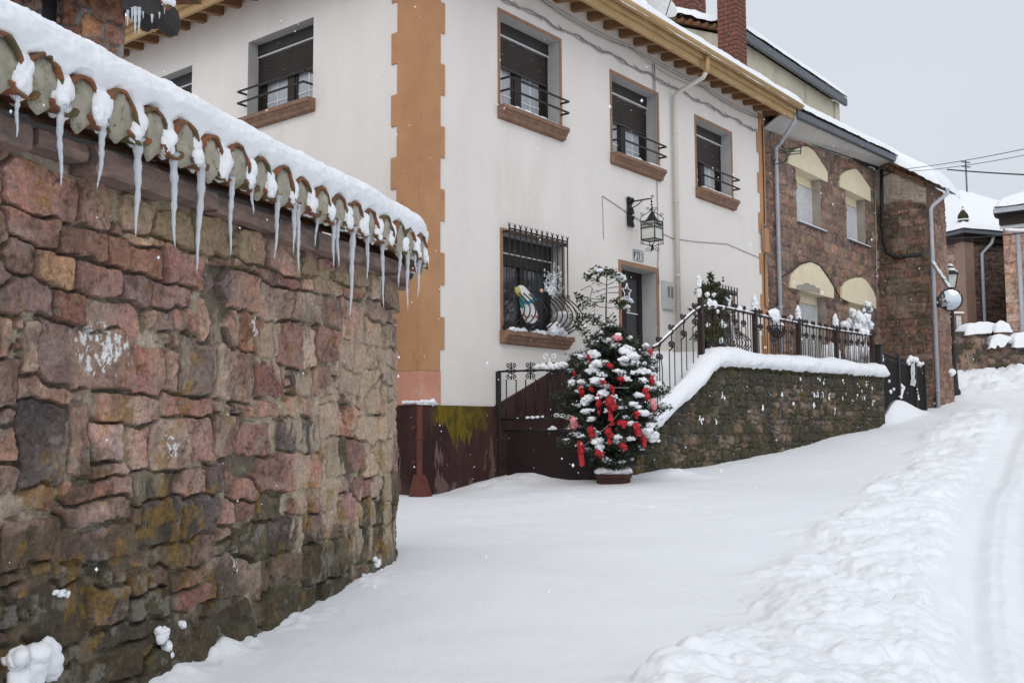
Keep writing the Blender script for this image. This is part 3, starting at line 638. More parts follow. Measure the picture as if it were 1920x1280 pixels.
# lichen and moss: patches, denser low down
low = sst(1.05, .15, vv-.22*fbm(uu*1.3, vv*1.3, 210, 3)+.07*(uu-1.0))
dk = sst(.05, .35, fbm(uu*3.2, vv*3.2, 211, 5, .6)+1.05*low-.42)
mossy = np.array([.066, .053, .033])*(1+.5*fbm(uu*25, vv*25, 212, 4)[..., None])
col = col*(1-.72*dk[..., None])+mossy*.72*dk[..., None]
ye = sst(.17, .29, fbm(uu*7.5, vv*7.0, 213, 5, .68)+.20*np.exp(-((vv-.62)/.34)**2)-.20)*(.75-.35*sst(.35, .05, vv))
lich = np.array([.27, .155, .028])*(1+.5*fbm(uu*30, vv*30, 214, 4)[..., None])
col = col*(1-.70*ye[..., None])+lich*.70*ye[..., None]
gr = sst(.34, .48, fbm(uu*9, vv*9, 215, 5, .65)+.12*low); col = col*(1-.4*gr[..., None])+np.array([.30, .29, .25])*.4*gr[..., None]
# pale-yellow bed of mortar under the coping
top = sst(1.91, 2.02, vv+.07*fbm(uu*4, vv*4, 216, 4)); tm = top*sst(-.05, .2, fbm(uu*3+5, vv*5, 217, 4)+.05)
col = col*(1-.7*tm[..., None])+np.array([.33, .265, .155])*.7*tm[..., None]
# old whitewash flaking off two stones
def splash(px, py, rx, ry, seed, thr):
    global col
    s, z = wall_uv(px, py); q = np.exp(-((uu-s)/rx)**2-((vv-z)/ry)**2)
    w = sst(thr+.02, thr+.07, fbm(uu*46, vv*24+(uu*9), seed, 4, .7)*1.25+q*.62-.28)*sst(.12, .4, q)
    col = col*(1-w[..., None])+np.array([.78, .77, .76])*w[..., None]
splash(180, 655, .15, .10, 301, .24); splash(473, 612, .035, .06, 302, .3); splash(312, 838, .05, .07, 303, .45); splash(440, 1062, .05, .07, 304, .55)
P, N = epos(uu, FACE+ht)
bat = .02*sst(.6, -.3, vv)
P = P+N*bat[..., None]
GWP = np.concatenate([P, vv[..., None]], -1)-np.array([-1.2, 4.6, -.1])
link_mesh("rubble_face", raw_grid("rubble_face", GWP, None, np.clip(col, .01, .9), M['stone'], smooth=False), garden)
# coping slabs under the tiles
mb = MB(); rr = random.Random(4); s = -.9
while s < 4.4:
    L = rr.uniform(.22, .6); ss = np.arange(s, s+L-.012, .02)
    o = rr.uniform(-.115, -.085); zt = ZL-.02+rr.uniform(-.006, .006); zb = ZL-.12+rr.uniform(-.014, .03); rows = []
    for i, q in enumerate(ss):
        pr = [(-.6, zb), (o-.004, zb), (o+.012*fbm(q*9, 0, 5), zb+.006), (o+.014*fbm(q*7, 1, 6)+.006, (zb+zt)/2), (o+.010*fbm(q*8, 2, 7), zt-.005), (o-.006, zt), (-.6, zt)]
        row = []
        for (a, z) in pr:
            p, n = epos(q, np.array(a+.008*fbm(q*14, z*14, 8, 3))); row.append((p[0], p[1], z+.006*fbm(q*10, a*12, 9, 3)))
        rows.append(row)
    mb.grid(np.array(rows)); mb.add(rows[0], [list(range(7))]); mb.add(rows[-1], [list(range(7))[::-1]]); s += L
part(mb, "coping", M['slab'], garden)
# core of the wall behind the face, so that it has thickness
mb = MB(); ss = np.arange(-1.0, 4.6, .05); rows = []
for q in ss:
    row = []
    for a, z in [(FACE-.05, -.4), (FACE-.05, ZL-.06), (-.62, ZL-.06), (-.62, -.4)]:
        p, n = epos(q, np.array(a)); row.append((p[0], p[1], z))
    rows.append(row)
mb.grid(np.array(rows)); part(mb, "wall_core", M['slab'], garden, True)
# tiles
PIT = .2085; CH0 = 0.0
_d = ray(35, 180); _az = _d[0]/_d[1]; _eaz = EP[:, 0]/EP[:, 1]; _ke = np.argmax(_eaz); CH0 = float(np.interp(_az, _eaz[:_ke], ES[:_ke]))
cover, chan, plug, lumps = MB(), MB(), MB(), MB()
TILES = []
def ring(mb, s, zc, rx, rz, th, a0, a1, out0, out1, rise, n=16, jag=.0, seed=0):
    """half-pipe tile: arc from a0 to a1, from outward offset out0 back to out1"""
    vs = []; p0, nn = epos(s, np.array(0.)); tt = np.array([-nn[1], nn[0]])
    for (o, dz) in [(out0, 0), ((out0+out1)/2, rise/2), (out1, rise)]:
        for k in range(n+1):
            a = a0+(a1-a0)*k/n; j = jag*fbm(k*.9, seed*3.3, seed, 2) if o == out0 else 0
            for r in (1.0, 0.0):
                x = math.cos(a)*(rx-th*(1-r)); z = math.sin(a)*(rz-th*(1-r))
                q = p0+nn*(o+j)+tt*x; vs.append((q[0], q[1], zc+dz+z))
    m_ = 2*(n+1); fs = []
    for b in range(2):
        for k in range(n):
            i = b*m_+2*k
            fs += [(i, i+2, i+2+m_, i+m_), (i+1, i+1+m_, i+3+m_, i+3)]
        fs += [(b*m_, b*m_+m_, b*m_+m_+1, b*m_+1), (b*m_+2*n, b*m_+2*n+1, (b+1)*m_+2*n+1, (b+1)*m_+2*n)]
    fs += [(2*k, 2*k+1, 2*k+3, 2*k+2) for k in range(n)]
    mb.add(vs, fs)
for k in range(-6, 24):
    s = CH0+k*PIT+rr.uniform(-.008, .008)
    if s > 4.55: break
    TILES.append(s)
    ring(chan, s, ZL+.078, .080, .078, .013, math.pi*1.14, math.pi*1.86, .022+rr.uniform(-.012, .012), -.5, .15, jag=.012, seed=k+40)
    sc = s+PIT/2+rr.uniform(-.008, .008); zc = ZL+.058+rr.uniform(-.008, .008); rx = .098; rz = .138+rr.uniform(-.006, .008); o = .018+rr.uniform(-.012, .012)
    ring(cover, sc, zc, rx, rz, .015, -.15, math.pi+.15, o, -.5, .15, jag=.014, seed=k+80)
    # mortar plug closing the cover tile, sagging below its ends
    p0, nn = epos(sc, np.array(0.)); tt = np.array([-nn[1], nn[0]]); pts = []
    for a in np.linspace(-.1, math.pi+.1, 20): pts.append((math.cos(a)*(rx-.013), math.sin(a)*(rz-.013)))
    low = [(-.075+.02*rr.random(), -.03), (-.045, -.055-.02*rr.random()), (-.012, -.07-.025*rr.random()), (.03, -.05), (.066, -.03)]
    pts = pts+low
    ctr = np.array([0, .03]); vs = []
    for sc_, oo in [(1.0, o-.028), (.985, o-.014), (.6, o-.008), (.25, o-.006)]:
        for (x, z) in pts:
            x2, z2 = ctr[0]+(x-ctr[0])*sc_, ctr[1]+(z-ctr[1])*sc_; q = p0+nn*(oo+.012*fbm(x2*22+k, z2*22, 33, 3))+tt*x2; vs.append((q[0], q[1], zc+z2))
    m_ = len(pts); fs = [(r*m_+i, r*m_+(i+1) % m_, (r+1)*m_+(i+1) % m_, (r+1)*m_+i) for r in range(3) for i in range(m_)]+[[3*m_+i for i in range(m_)]]
    plug.add(vs, fs)
    # snow lodged in the channel, spilling over the lip
    p1, n1 = epos(s, np.array(0.)); t1 = np.array([-n1[1], n1[0]])
    for (o2, x2, z2, r2) in [(-.05, 0, .15, .062), (-.02, .0, .105, .060), (-.004, .012, .07, .050), (.012, .03, .055, .034), (-.03, -.02, .06, .045), (.016, .045, .062, .022), (.02, .02, .04, .026)]:
        if r2 < .03 and rr.random() < .35: continue
        f = rr.uniform(.9, 1.1)
        q = p1+n1*(o2+rr.uniform(-.008, .008))+t1*(-x2+rr.uniform(-.01, .01)); lumps.blob((q[0], q[1], ZL+z2+rr.uniform(-.006, .006)), (r2*f*.8, r2*f*.8, r2*f*1.1), k*7+int(z2*100), .22, 2.0)
part(chan, "channel_tile_row", M['terracotta'], garden, True); part(cover, "cover_tile_row", M['terracotta'], garden, True)
part(plug, "mortar_plug_row", M['mortar_fill'], garden, True)
# thick snow lying on the tiles
ss = np.arange(-1.0, 4.5, .011)
prof = np.array([(-.20, .165), (-.10, .165), (-.04, .172), (.000, .185), (.022, .21), (.034, .245), (.026, .285), (-.005, .325), (-.06, .365), (-.14, .40), (-.25, .435), (-.4, .455), (-.55, .44), (-.68, .36), (-.75, .2), (-.76, -.05)])
tq = np.linspace(0, len(prof)-1, 70); pa = np.interp(tq, np.arange(len(prof)), prof[:, 0]); pz = np.interp(tq, np.arange(len(prof)), prof[:, 1])
kern = np.array([1, 2, 3, 2, 1])/9.; pa[2:-2] = np.convolve(pa, kern, 'valid'); pz[2:-2] = np.convolve(pz, kern, 'valid')
Ss, Ta = np.meshgrid(ss, np.arange(70), indexing='ij')
ph = (Ss-CH0)/PIT; arch = .5-.5*np.cos(2*np.pi*ph)      # 1 over a cover tile, 0 over a channel
A = pa[None, :]+0*Ss; Z = pz[None, :]+0*Ss
lo = sst(24, 7, Ta); edge_n = fbm(Ss*19, Ta*.16, 91, 5, .6)
# the lower edge follows the tile tops: up over each cover, drooping into each channel
Z = Z+lo*((arch-.62)*.055-.05*sst(.42, .0, arch)+.034*edge_n)
A = A-lo*.012*edge_n-lo*.035*sst(.5, .0, arch)+.012*sst(4,14,Ta)*sst(40,20,Ta)*fbm(Ss*5,Ta*.1,96,3)
nz = .010*fbm(Ss*3.2, Ta*.09, 92, 4)+.006*fbm(Ss*13, Ta*.35, 93, 4)+.004*fbm(Ss*40, Ta*.9, 94, 2)
A = A+nz*1.2; Z = Z+nz+.02*fbm(Ss*1.1, 0*Ss, 95, 3)*sst(8, 20, Ta)
P, N = epos(Ss, A)
mesh = raw_grid("snow_cap", np.concatenate([P, (ZL+Z)[..., None]], -1)-np.array([-1.2, 4.6, -.1]), None, None, M['snow'])
link_mesh("snow_cap", mesh, garden)
part(lumps, "channel_snow", M['snow'], garden, True)
# little heaps of snow caught on the face
mb = MB()
for px, py, r in [(45, 1240, .09), (20, 1225, .06), (80, 1250, .05), (30, 1262, .07), (100, 1110, .018), (112, 1112, .014), (290, 1185, .035), (300, 1210, .03), (305, 1225, .022), (283, 1180, .02), (330, 1168, .022), (468, 1196, .016), (698, 1055, .03), (705, 1075, .04), (694, 1046, .018), (318, 1268, .018), (90, 1108, .012)]:
    s_, z_ = wall_uv(px, py); p, n = epos(s_, np.array(FACE+.035))
    mb.blob((p[0], p[1], z_-.15*r), (r*.8, r*.85, r*.8), int(px), .3, 1.8)
    for j in range(4): mb.blob((p[0]+rr.uniform(-.5, .5)*r, p[1]+rr.uniform(-.8, .8)*r, z_+rr.uniform(-.6, .5)*r), (r*.55, r*.6, r*.62*rr.uniform(.6, 1.1)), int(px+j*13), .24, 2.0)
part(mb, "lodged_snow", M['snow'], garden, True)
# ------------------------------------------------------------------ icicles
ICE = [(28, 190, 258), (108, 225, 350), (188, 250, 355), (255, 280, 445), (322, 305, 465), (373, 325, 512), (430, 345, 480), (468, 365, 402), (517, 378, 487), (548, 395, 475), (555, 395, 512), (591, 405, 463), (622, 425, 500), (629, 425, 500), (658, 440, 595), (686, 455, 525), (714, 468, 578), (747, 480, 540), (761, 490, 582), (775, 490, 512), (783, 495, 560)]
ORD = "first second third fourth fifth sixth seventh eighth ninth tenth eleventh twelfth thirteenth fourteenth fifteenth sixteenth seventeenth eighteenth nineteenth twentieth twenty-first".split()
for i, (px, y0, y1) in enumerate(ICE):
    d = ray(px, y0); az = d[0]/d[1]
    s_ = float(np.interp(az, _eaz[:_ke], ES[:_ke])) if az < _eaz[_ke]-.001 else ES[_ke]+(.06 if i == len(ICE)-1 else .02)
    p, n = epos(s_, np.array(.012)); Yd = p[1]; z0 = ZL+.035; z1 = EYE+ray(px, y1)[2]/ray(px, y1)[1]*Yd
    L = z0-z1; w = (.0135 if L > .2 else .009)*(1.35 if i in (3, 4, 5, 14) else 1); k = 26; t = np.linspace(0, 1, k)
    rad = w*(1-t)**.75*(1+.16*np.sin(t*40+i)+.10*np.sin(t*23+i*2))+.0012; rad[0] *= 1.5; rad[-1] = .0006
    lean = .012*math.sin(i*2.1)
    pts = np.stack([p[0]+lean*t*t+.002*np.sin(t*9+i), p[1]+.6*lean*t*t+.002*np.cos(t*8+i), z0-L*t], -1)
    mb = MB(); mb.tube(pts, rad, 10)
    size = "short thin" if L < .2 else "long thick" if L > .38 else "slim"
    single(mb, "icicle", M['ice'], "%s icicle under the tiled wall edge, %s from the left" % (size, ORD[i]), "icicle", 'W', "icicles hanging from the tiled wall edge", True, base=(p[0], p[1], z1))
# ================================================================== the white house
house = thing("house", "white rendered corner house with ochre quoins, pine eaves and brown roller shutters", "house", (5.6, 3.5, 0.2))
ZW = 8.46                                  # wall top
def rect_wall(mb, u0, u1, z0, z1, holes, fn):
    """wall sheet with rectangular holes; fn(u, z) -> point"""
    us = sorted({u0, u1, *[h[0] for h in holes], *[h[1] for h in holes]}); zs = sorted({z0, z1, *[h[2] for h in holes], *[h[3] for h in holes]})
    for a, b in zip(us[:-1], us[1:]):
        for c, d in zip(zs[:-1], zs[1:]):
            m_, k_ = (a+b)/2, (c+d)/2
            if any(h[0] < m_ < h[1] and h[2] < k_ < h[3] for h in holes): continue
            mb.add([fn(a, c), fn(b, c), fn(b, d), fn(a, d)], [(0, 1, 2, 3)])
# openings on the street front (x0, x1, z0, z1), then on the side wall
WF = [(1.82, 3.44, 6.22, 7.80), (5.08, 6.72, 6.14, 7.69), (8.30, 9.90, 6.08, 7.62)]
G1 = (1.87, 3.47, 2.62, 4.21); DOOR = (5.32, 6.58, 1.9, 4.12); G2 = (8.42, 9.80, 2.62, 4.00)
WL = [(2.42, 4.15, 6.38, 7.78), (5.82, 7.4, 6.38, 7.77)]
mb = MB()
rect_wall(mb, 0, 11.61, -.6, ZW+.3, WF+[G1, DOOR, G2], lambda u, z: (u, 0, z))
rect_wall(mb, 0, 9.2, -.6, ZW+.3, WL, lambda u, z: (0, u, z))
mb.add([(11.61, 0, -.6), (11.61, 9.2, -.6), (11.61, 9.2, ZW+.3), (11.61, 0, ZW+.3)], [(0, 1, 2, 3)])
mb.add([(0, 9.2, -.6), (11.61, 9.2, -.6), (11.61, 9.2, ZW+.3), (0, 9.2, ZW+.3)], [(0, 1, 2, 3)])
part(mb, "wall", M['plaster'], house)
# quoins: toothed ochre bands wrapping the corner, faded pink at the foot
def teeth(z0, z1, zref, step, wide_first, wn, ww):
    pts = []; z = z1; k = 0
    bounds = [b for b in np.arange(zref+step*12, zref-step*30, -step) if z0 < b < z1]
    cur = int(round((zref-0)/step)) % 2
    edges = [z1]+list(bounds)+[z0]; out = []
    for a, b in zip(edges[:-1], edges[1:]):
        kk = int(round((zref-(a if a != z1 else b+step))/step)) % 2
        wd = (ww if kk == 0 else wn) if wide_first else (wn if kk == 0 else ww)
        out += [(wd, a), (wd, b)]
    return out
ZQ = 1.93; mb = MB()
t = teeth(ZQ, ZW, 7.02, .4765, True, .50, .405)
mb.prism([(0, 0, ZQ), (0, 0, ZW)]+[(u, 0, z) for u, z in t], (0, -.022, 0))
t = teeth(ZQ, ZW, 7.02, .4765, True, .475, .60)
mb.prism([(0, 0, ZQ), (0, 0, ZW)]+[(0, u, z) for u, z in t], (-.022, 0, 0))
mb.box(-.022, 0, -.022, 0, ZQ, ZW)
part(mb, "quoin", M['ochre'], house, bevel=.006)
mb = MB(); mb.box(-.020, .42, -.020, 0, 1.44, ZQ-.003); mb.box(-.020, 0, 0, .60, 1.44, ZQ-.003)
part(mb, "quoin", M['pink'], house, label="faded pink lower end of the corner quoin")
mb = MB(); t = teeth(2.3, ZW, 7.02, .4765, True, .28, .40)
mb.prism([(11.61, 0, 2.3), (11.61, 0, ZW)]+[(11.61-u, 0, z) for u, z in t], (0, -.022, 0))
part(mb, "quoin", M['ochre'], house, bevel=.006)
# plinth rising with the steps
mb = MB()
mb.prism([(-.03, 0, -.6), (-.03, 0, 1.44), (1.63, 0, 1.44), (3.94, 0, 2.37), (5.0, 0, 2.45), (5.0, 0, -.6)], (0, -.028, 0))
mb.box(-.03, 0, 0, 9.2, -.6, 1.44)
pl_ = part(mb, "plinth", M['plinth'], house)
mb = MB(); mb.box(-.045, .34, -.05, .02, 1.44, 1.475)
for k in range(9): mb.blob((.0+k*.035, -.035+.02*math.sin(k), 1.485), (.04, .04, .028+.02*(k == 7)), k, .3)
for k in range(6): mb.blob((-.05, .05*k, 1.48), (.04, .04, .025), k+20, .3)
part(mb, "snow", M['snow'], pl_, True)

def casement(win, fn, w, h):
    """two-leaf window with white glazing bars: local (u 0..w, z 0..h, d depth) through fn"""
    fr, gls, brs = MB(), [], []
    def bx(mb, u0, u1, z0, z1, d0, d1): mb.hexa([fn(u0, z0, d0), fn(u1, z0, d0), fn(u1, z1, d0), fn(u0, z1, d0)], [fn(u0, z0, d1), fn(u1, z0, d1), fn(u1, z1, d1), fn(u0, z1, d1)])
    t_ = .07
    bx(fr, 0, t_, 0, h, 0, .05); bx(fr, w-t_, w, 0, h, 0, .05); bx(fr, t_, w-t_, 0, t_, 0, .05); bx(fr, t_, w-t_, h-t_, h, 0, .05)
    bx(fr, w/2-.075, w/2+.075, t_, h-t_, -.012, .05)
    for a, b in ((t_, w/2-.075), (w/2+.075, w-t_)):
        gl, br = MB(), MB(); gls.append(gl); brs.append(br)
        bx(fr, a, a+.055, t_, h-t_, .004, .045); bx(fr, b-.055, b, t_, h-t_, .004, .045); bx(fr, a+.055, b-.055, t_, t_+.06, .004, .045)
        bx(gl, a+.055, b-.055, t_+.06, h-t_, .03, .035)
        bx(br, (a+b)/2-.012, (a+b)/2+.012, t_+.06, h-t_, .018, .029); bx(br, a+.055, b-.055, .40*h-.011, .40*h+.011, .0195, .0285)
    part(fr, "frame", M['wood_dark'], win)
    for gl in gls: part(gl, "glass", M['curtain'], win)
    for br in brs: part(br, "glazing_bar", M['white_plastic'], win)
def upper_window(x0, x1, z0, z1, side=False, dep=.25, trim=True, shut=.50, label=None, rail=True):
    fn = (lambda u, z, d: (x0+u, d, z0+z)) if not side else (lambda u, z, d: (d, x0+u, z0+z))
    w, h = x1-x0, z1-z0; A = lambda mb, u0, u1, za, zb, d0, d1: mb.hexa([fn(u0, za, d0), fn(u1, za, d0), fn(u1, zb, d0), fn(u0, zb, d0)], [fn(u0, za, d1), fn(u1, za, d1), fn(u1, zb, d1), fn(u0, zb, d1)])
    mb = MB()                                        # plastered reveal: four thin cheeks
    A(mb, -.004, 0.004, 0, h, 0.001, dep+.1); A(mb, w-.004, w+.004, 0, h, 0.001, dep+.1); A(mb, 0.004, w-.004, h-.004, h+.004, 0.001, dep+.1); A(mb, .004, w-.004, -.004, .004, .001, dep+.1)
    win = part(mb, "window", M['reveal'], house, label=label)
    if trim:
        mb = MB(); q = .06
        A(mb, -q, 0.0, 0, h+q, -.012, .002); A(mb, w, w+q, 0, h+q, -.012, .002); A(mb, 0.0, w, h, h+q, -.012, .002); part(mb, "trim", M['trim'], win)
    mb = MB(); A(mb, .004, w-.004, h-.215, h-.004, dep-.02, dep+.06); part(mb, "shutter_box", M['shutter_box'], win)
    mb = MB(); A(mb, .004, w-.004, h-.235, h-.217, dep-.026, dep+.02); part(mb, "box_edge", M['white_plastic'], win)
    mb = MB(); zt = h-.237; zb = h*(1-shut)-.06; n = int((zt-zb)/.045)
    for k in range(n):
        a = zt-(k+1)*(zt-zb)/n; b = zt-k*(zt-zb)/n; sec = [(0, .030), (.2, .018), (.5, .010), (.8, .018), (1.0, .030)]; rows = [[fn(u, a+(b-a)*t_, dep+dd) for t_, dd in sec] for u in (.035, w-.035)]
        mb.grid(np.array(rows))
    A(mb, .035, w-.035, zb-.03, zb, dep+.004, dep+.03); part(mb, "roller_shutter", M['shutter'], win)
    for a_ in (.004, w-.034):
        mb = MB(); A(mb, a_, a_+.03, 0.004, zt, dep-.0, dep+.06); part(mb, "shutter_guide", M['shutter_box'], win)
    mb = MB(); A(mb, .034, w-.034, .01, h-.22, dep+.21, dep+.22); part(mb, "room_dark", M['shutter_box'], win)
    casement(win, lambda u, z, d: fn(.035+u, .006+z, dep+.055+d), w-.07, zb+.14)
    # moulded sandstone sill
    mb = MB(); e = .07
    pr = [(.02, .03), (-.17, .02), (-.175, -.045), (-.14, -.06), (-.13, -.09), (-.10, -.115), (-.085, -.17), (-.0, -.19), (.02, -.19)]
    rows = []
    for u in np.linspace(-e, w+e, 26):
        cut = 1.0 if .01 < (u+e)/(w+2*e) < .99 else .96
        rows.append([fn(u, z+.004*fbm(u*6, z*30, 5, 2), d*cut+.004*fbm(u*9, z*20, 6, 2)) for d, z in pr])
    mb.grid(np.array(rows)); mb.add(rows[0], [list(range(9))]); mb.add(rows[-1], [list(range(9))[::-1]])
    sl = part(mb, "sill", M['sill'], win)
    if trim:
        mb = MB(); rg = random.Random(int(x0*10)); u = .16
        while u < w-.2:
            r = rg.uniform(.05, .085); c = fn(u, .025+rg.uniform(0, .02), -.045+rg.uniform(-.03, .02)); mb.blob(c, (r*1.5, r*1.1, r*.62), int(u*100), .25, 1.8); u += r*1.15
        part(mb, "snow", M['snow'], sl, True)
    if rail:
        mb = MB(); o = -.19
        for z in (.27, .47):
            mb.bar(fn(.0, z, o), fn(w+.02, z, o), .014, .034); mb.bar(fn(.007, z, o+.007), fn(.007, z, .02), .014, .034); mb.bar(fn(w+.013, z, o+.007), fn(w+.013, z, .0), .014, .034)
        mb.tube([fn(w*.5, .27, o), fn(w*.5, .47, o)], .006, 6)
        part(mb, "window_rail", M['iron'], win)
    return win
for k, (a, b, c, d) in enumerate(WF): upper_window(a, b, c, d, shut=[.43, .45, .46][k])
for k, (a, b, c, d) in enumerate(WL): upper_window(a, b, c, d, side=True, trim=False, shut=.46, dep=.22)

# ---- barred ground-floor windows
def barred(x0, x1, z0, z1, nb, detail=True):
    w, h = x1-x0, z1-z0; fn = lambda u, z, d: (x0+u, d, z0+z)
    A = lambda mb, u0, u1, za, zb, d0, d1: mb.hexa([fn(u0, za, d0), fn(u1, za, d0), fn(u1, zb, d0), fn(u0, zb, d0)], [fn(u0, za, d1), fn(u1, za, d1), fn(u1, zb, d1), fn(u0, zb, d1)])
    dep = .24; mb = MB()
    A(mb, -.004, .004, 0, h, .001, dep+.12); A(mb, w-.004, w+.004, 0, h, .001, dep+.12); A(mb, .004, w-.004, h-.004, h+.004, .001, dep+.12); A(mb, .004, w-.004, -.004, .004, .001, dep+.12)
    win = part(mb, "barred_window", M['reveal'], house)
    mb = MB(); q = .065
    A(mb, -q, 0, 0, h+q, -.012, .002); A(mb, w, w+q, 0, h+q, -.012, .002); A(mb, 0, w, h, h+q, -.012, .002); part(mb, "trim", M['trim'], win)
    mb = MB(); A(mb, .004, w-.004, h-.26, h-.004, dep-.02, dep+.05); part(mb, "shutter_box", M['shutter_box'], win)
    mb = MB(); A(mb, .004, w-.004, h-.28, h-.262, dep-.026, dep+.02); A(mb, .06, .08, .1, h-.5, dep+.03, dep+.05); A(mb, w*.52, w*.52+.02, .3, h-.55, dep+.03, dep+.05); part(mb, "box_edge", M['white_plastic'], win)
    mb = MB(); A(mb, .004, w-.004, h-.46, h-.282, dep, dep+.05)
    A(mb, .004, .09, .01, h-.46, dep, dep+.05); A(mb, w*.47, w*.55, .01, h-.46, dep+.012, dep+.05); A(mb, w-.09, w-.004, .01, h-.46, dep, dep+.05); part(mb, "frame", M['wood_dark'], win)
    mb = MB(); A(mb, .02, w-.02, .01, h-.3, dep+.055, dep+.06); part(mb, "glass", M['glass'], win)
    mb = MB(); e = .08; pr = [(.02, .02), (-.20, .01), (-.205, -.06), (-.16, -.075), (-.145, -.11), (-.11, -.13), (-.09, -.18), (0, -.195), (.02, -.195)]; rows = []
    for u in np.linspace(-e, w+e, 20): rows.append([fn(u, z+.004*fbm(u*6, z*30, 5, 2), d+.004*fbm(u*9, z*20, 6, 2)) for d, z in pr])
    mb.grid(np.array(rows)); mb.add(rows[0], [list(range(9))]); mb.add(rows[-1], [list(range(9))[::-1]]); sl = part(mb, "sill", M['sill'], win)
    # grille: straight above, bellied below, with a scalloped crest
    mb = MB(); o = -.14; zt = h+.05; zk = .42*h; zb = .07
    def bell(z): t = np.clip((z-zb)/(zk-zb), 0, 1); return o-.30*np.sin(math.pi*np.minimum(t**.8, 1))*(t < 1)
    us = np.linspace(.0, w-.03, nb)
    for k, u in enumerate(us):
        zz = np.concatenate([np.linspace(zb, zk, 16), [zt]]); pts = [fn(u, z, float(bell(z))) for z in zz]
        mb.tube(pts, .0115, 6)
        if detail:
            mb.tube([fn(u, zt-.03, o), fn(u-.03, zt+.09, o)], .006, 5); mb.tube([fn(u, zt-.03, o), fn(u+.03, zt+.09, o)], .006, 5); mb.tube([fn(u, zt-.03, o), fn(u, zt+.07, o)], .006, 5)
            if k < nb-1:
                for zc in (zt-.045,): mb.tube(scroll(fn(u+.045, zc, o), .04, (1, 0, 0), (0, 0, 1), 1.0, 1.2), .009, 5); mb.tube(scroll(fn(u+.10, zc, o), .04, (-1, 0, 0), (0, 0, 1), 1.0, 1.2), .009, 5)
            mb.tube(scroll(fn(u+.03, zk+.03, o), .03, (1, 0, 0), (0, 0, 1), 1.0, -1.5), .006, 5); mb.tube(scroll(fn(u-.03, zk+.03, o), .03, (-1, 0, 0), (0, 0, 1), 1.0, -1.5), .006, 5)
    for z, dd in ((zt, 0), (zt-.09, 0), (zk, 0), (zk*.55, None)):
        if dd is None: continue
        mb.bar(fn(us[0]-.01, z, o), fn(us[-1]+.01, z, o), .02, .014)
    mb.bar(fn(us[0]-.01, zb, o), fn(us[-1]+.01, zb, o), .02, .03)
    for u in (us[0], us[-1]):
        mb.bar(fn(u-.0, zt-.05, o), fn(u-.0, zt-.05, 0), .04, .03); mb.bar(fn(u, zb, o), fn(u, zb, 0), .045, .045)
        for k in range(1, 3):
            zz = np.linspace(zb, zk, 12); mb.tube([fn(u, z, min(-.02, float(bell(z))*(1-.33*k)-.02)) for z in zz], .006, 5)
    part(mb, "grille", M['iron'], win)
    return win, sl, fn
gw, gs, gfn = barred(*G1, 12)
mb = MB(); rg = random.Random(9)
for u in np.arange(.02, 1.55, .05):
    if .42 < u < .6: continue
    r = rg.uniform(.035, .07); mb.blob(gfn(u, .02+rg.uniform(0, .03), -.12+rg.uniform(-.06, .03)), (r*1.2, r, r*.7), int(u*100), .3, 2)
for u, z, r in [(.95, .12, .09), (1.05, .16, .08), (1.15, .1, .08), (1.0, .06, .1)]: mb.blob(gfn(u, z, -.26), (r, r*.8, r*.7), int(u*77), .3, 2)
part(mb, "snow", M['snow'], gs, True)
barred(*G2, 11)

# ---- door in its stone-coloured surround
x0, x1, z0, z1 = DOOR; mb = MB(); dp = .34
mb.box(x0-.004, x0+.004, .001, dp, z0, z1); mb.box(x1-.004, x1+.004, .001, dp, z0, z1); mb.box(x0+.004, x1-.004, .001, dp, z1-.004, z1+.004)
dr = part(mb, "doorway", M['reveal'], house)
mb = MB(); mb.box(x0-.085, x0, -.014, .002, z0, z1+.085); mb.box(x1, x1+.085, -.014, .002, z0, z1+.085); mb.box(x0, x1, -.014, .002, z1, z1+.085); part(mb, "trim", M['trim'], dr)
mb = MB(); mb.box(x0+.004, x0+.12, dp-.02, dp+.06, z0, z1-.004); mb.box(x1-.12, x1-.004, dp-.02, dp+.06, z0, z1-.004); mb.box(x0+.12, x1-.12, dp-.02, dp+.06, z1-.14, z1-.004)
mb.box(x0+.12, x1-.12, dp-.01, dp+.05, z0, z0+.7); mb.box((x0+x1)/2-.07, (x0+x1)/2+.07, dp-.012, dp+.05, z0+.7, z1-.14)
part(mb, "door_leaf", M['wood_dark'], dr, bevel=.006)
mb = MB(); mb.box(x0+.12, x1-.12, dp+.02, dp+.03, z0+.7, z1-.14); part(mb, "glass", M['glass'], dr)
mb = MB()
for z in (2.75, 3.3): mb.box(x0+.13, (x0+x1)/2-.08, dp+.005, dp+.018, z, z+.02); mb.box((x0+x1)/2+.08, x1-.13, dp+.005, dp+.018, z, z+.02)
mb.box(x0+.34, x0+.36, dp+.003, dp+.018, z0+.7, z1-.2); part(mb, "glazing_bar", M['white_plastic'], dr)

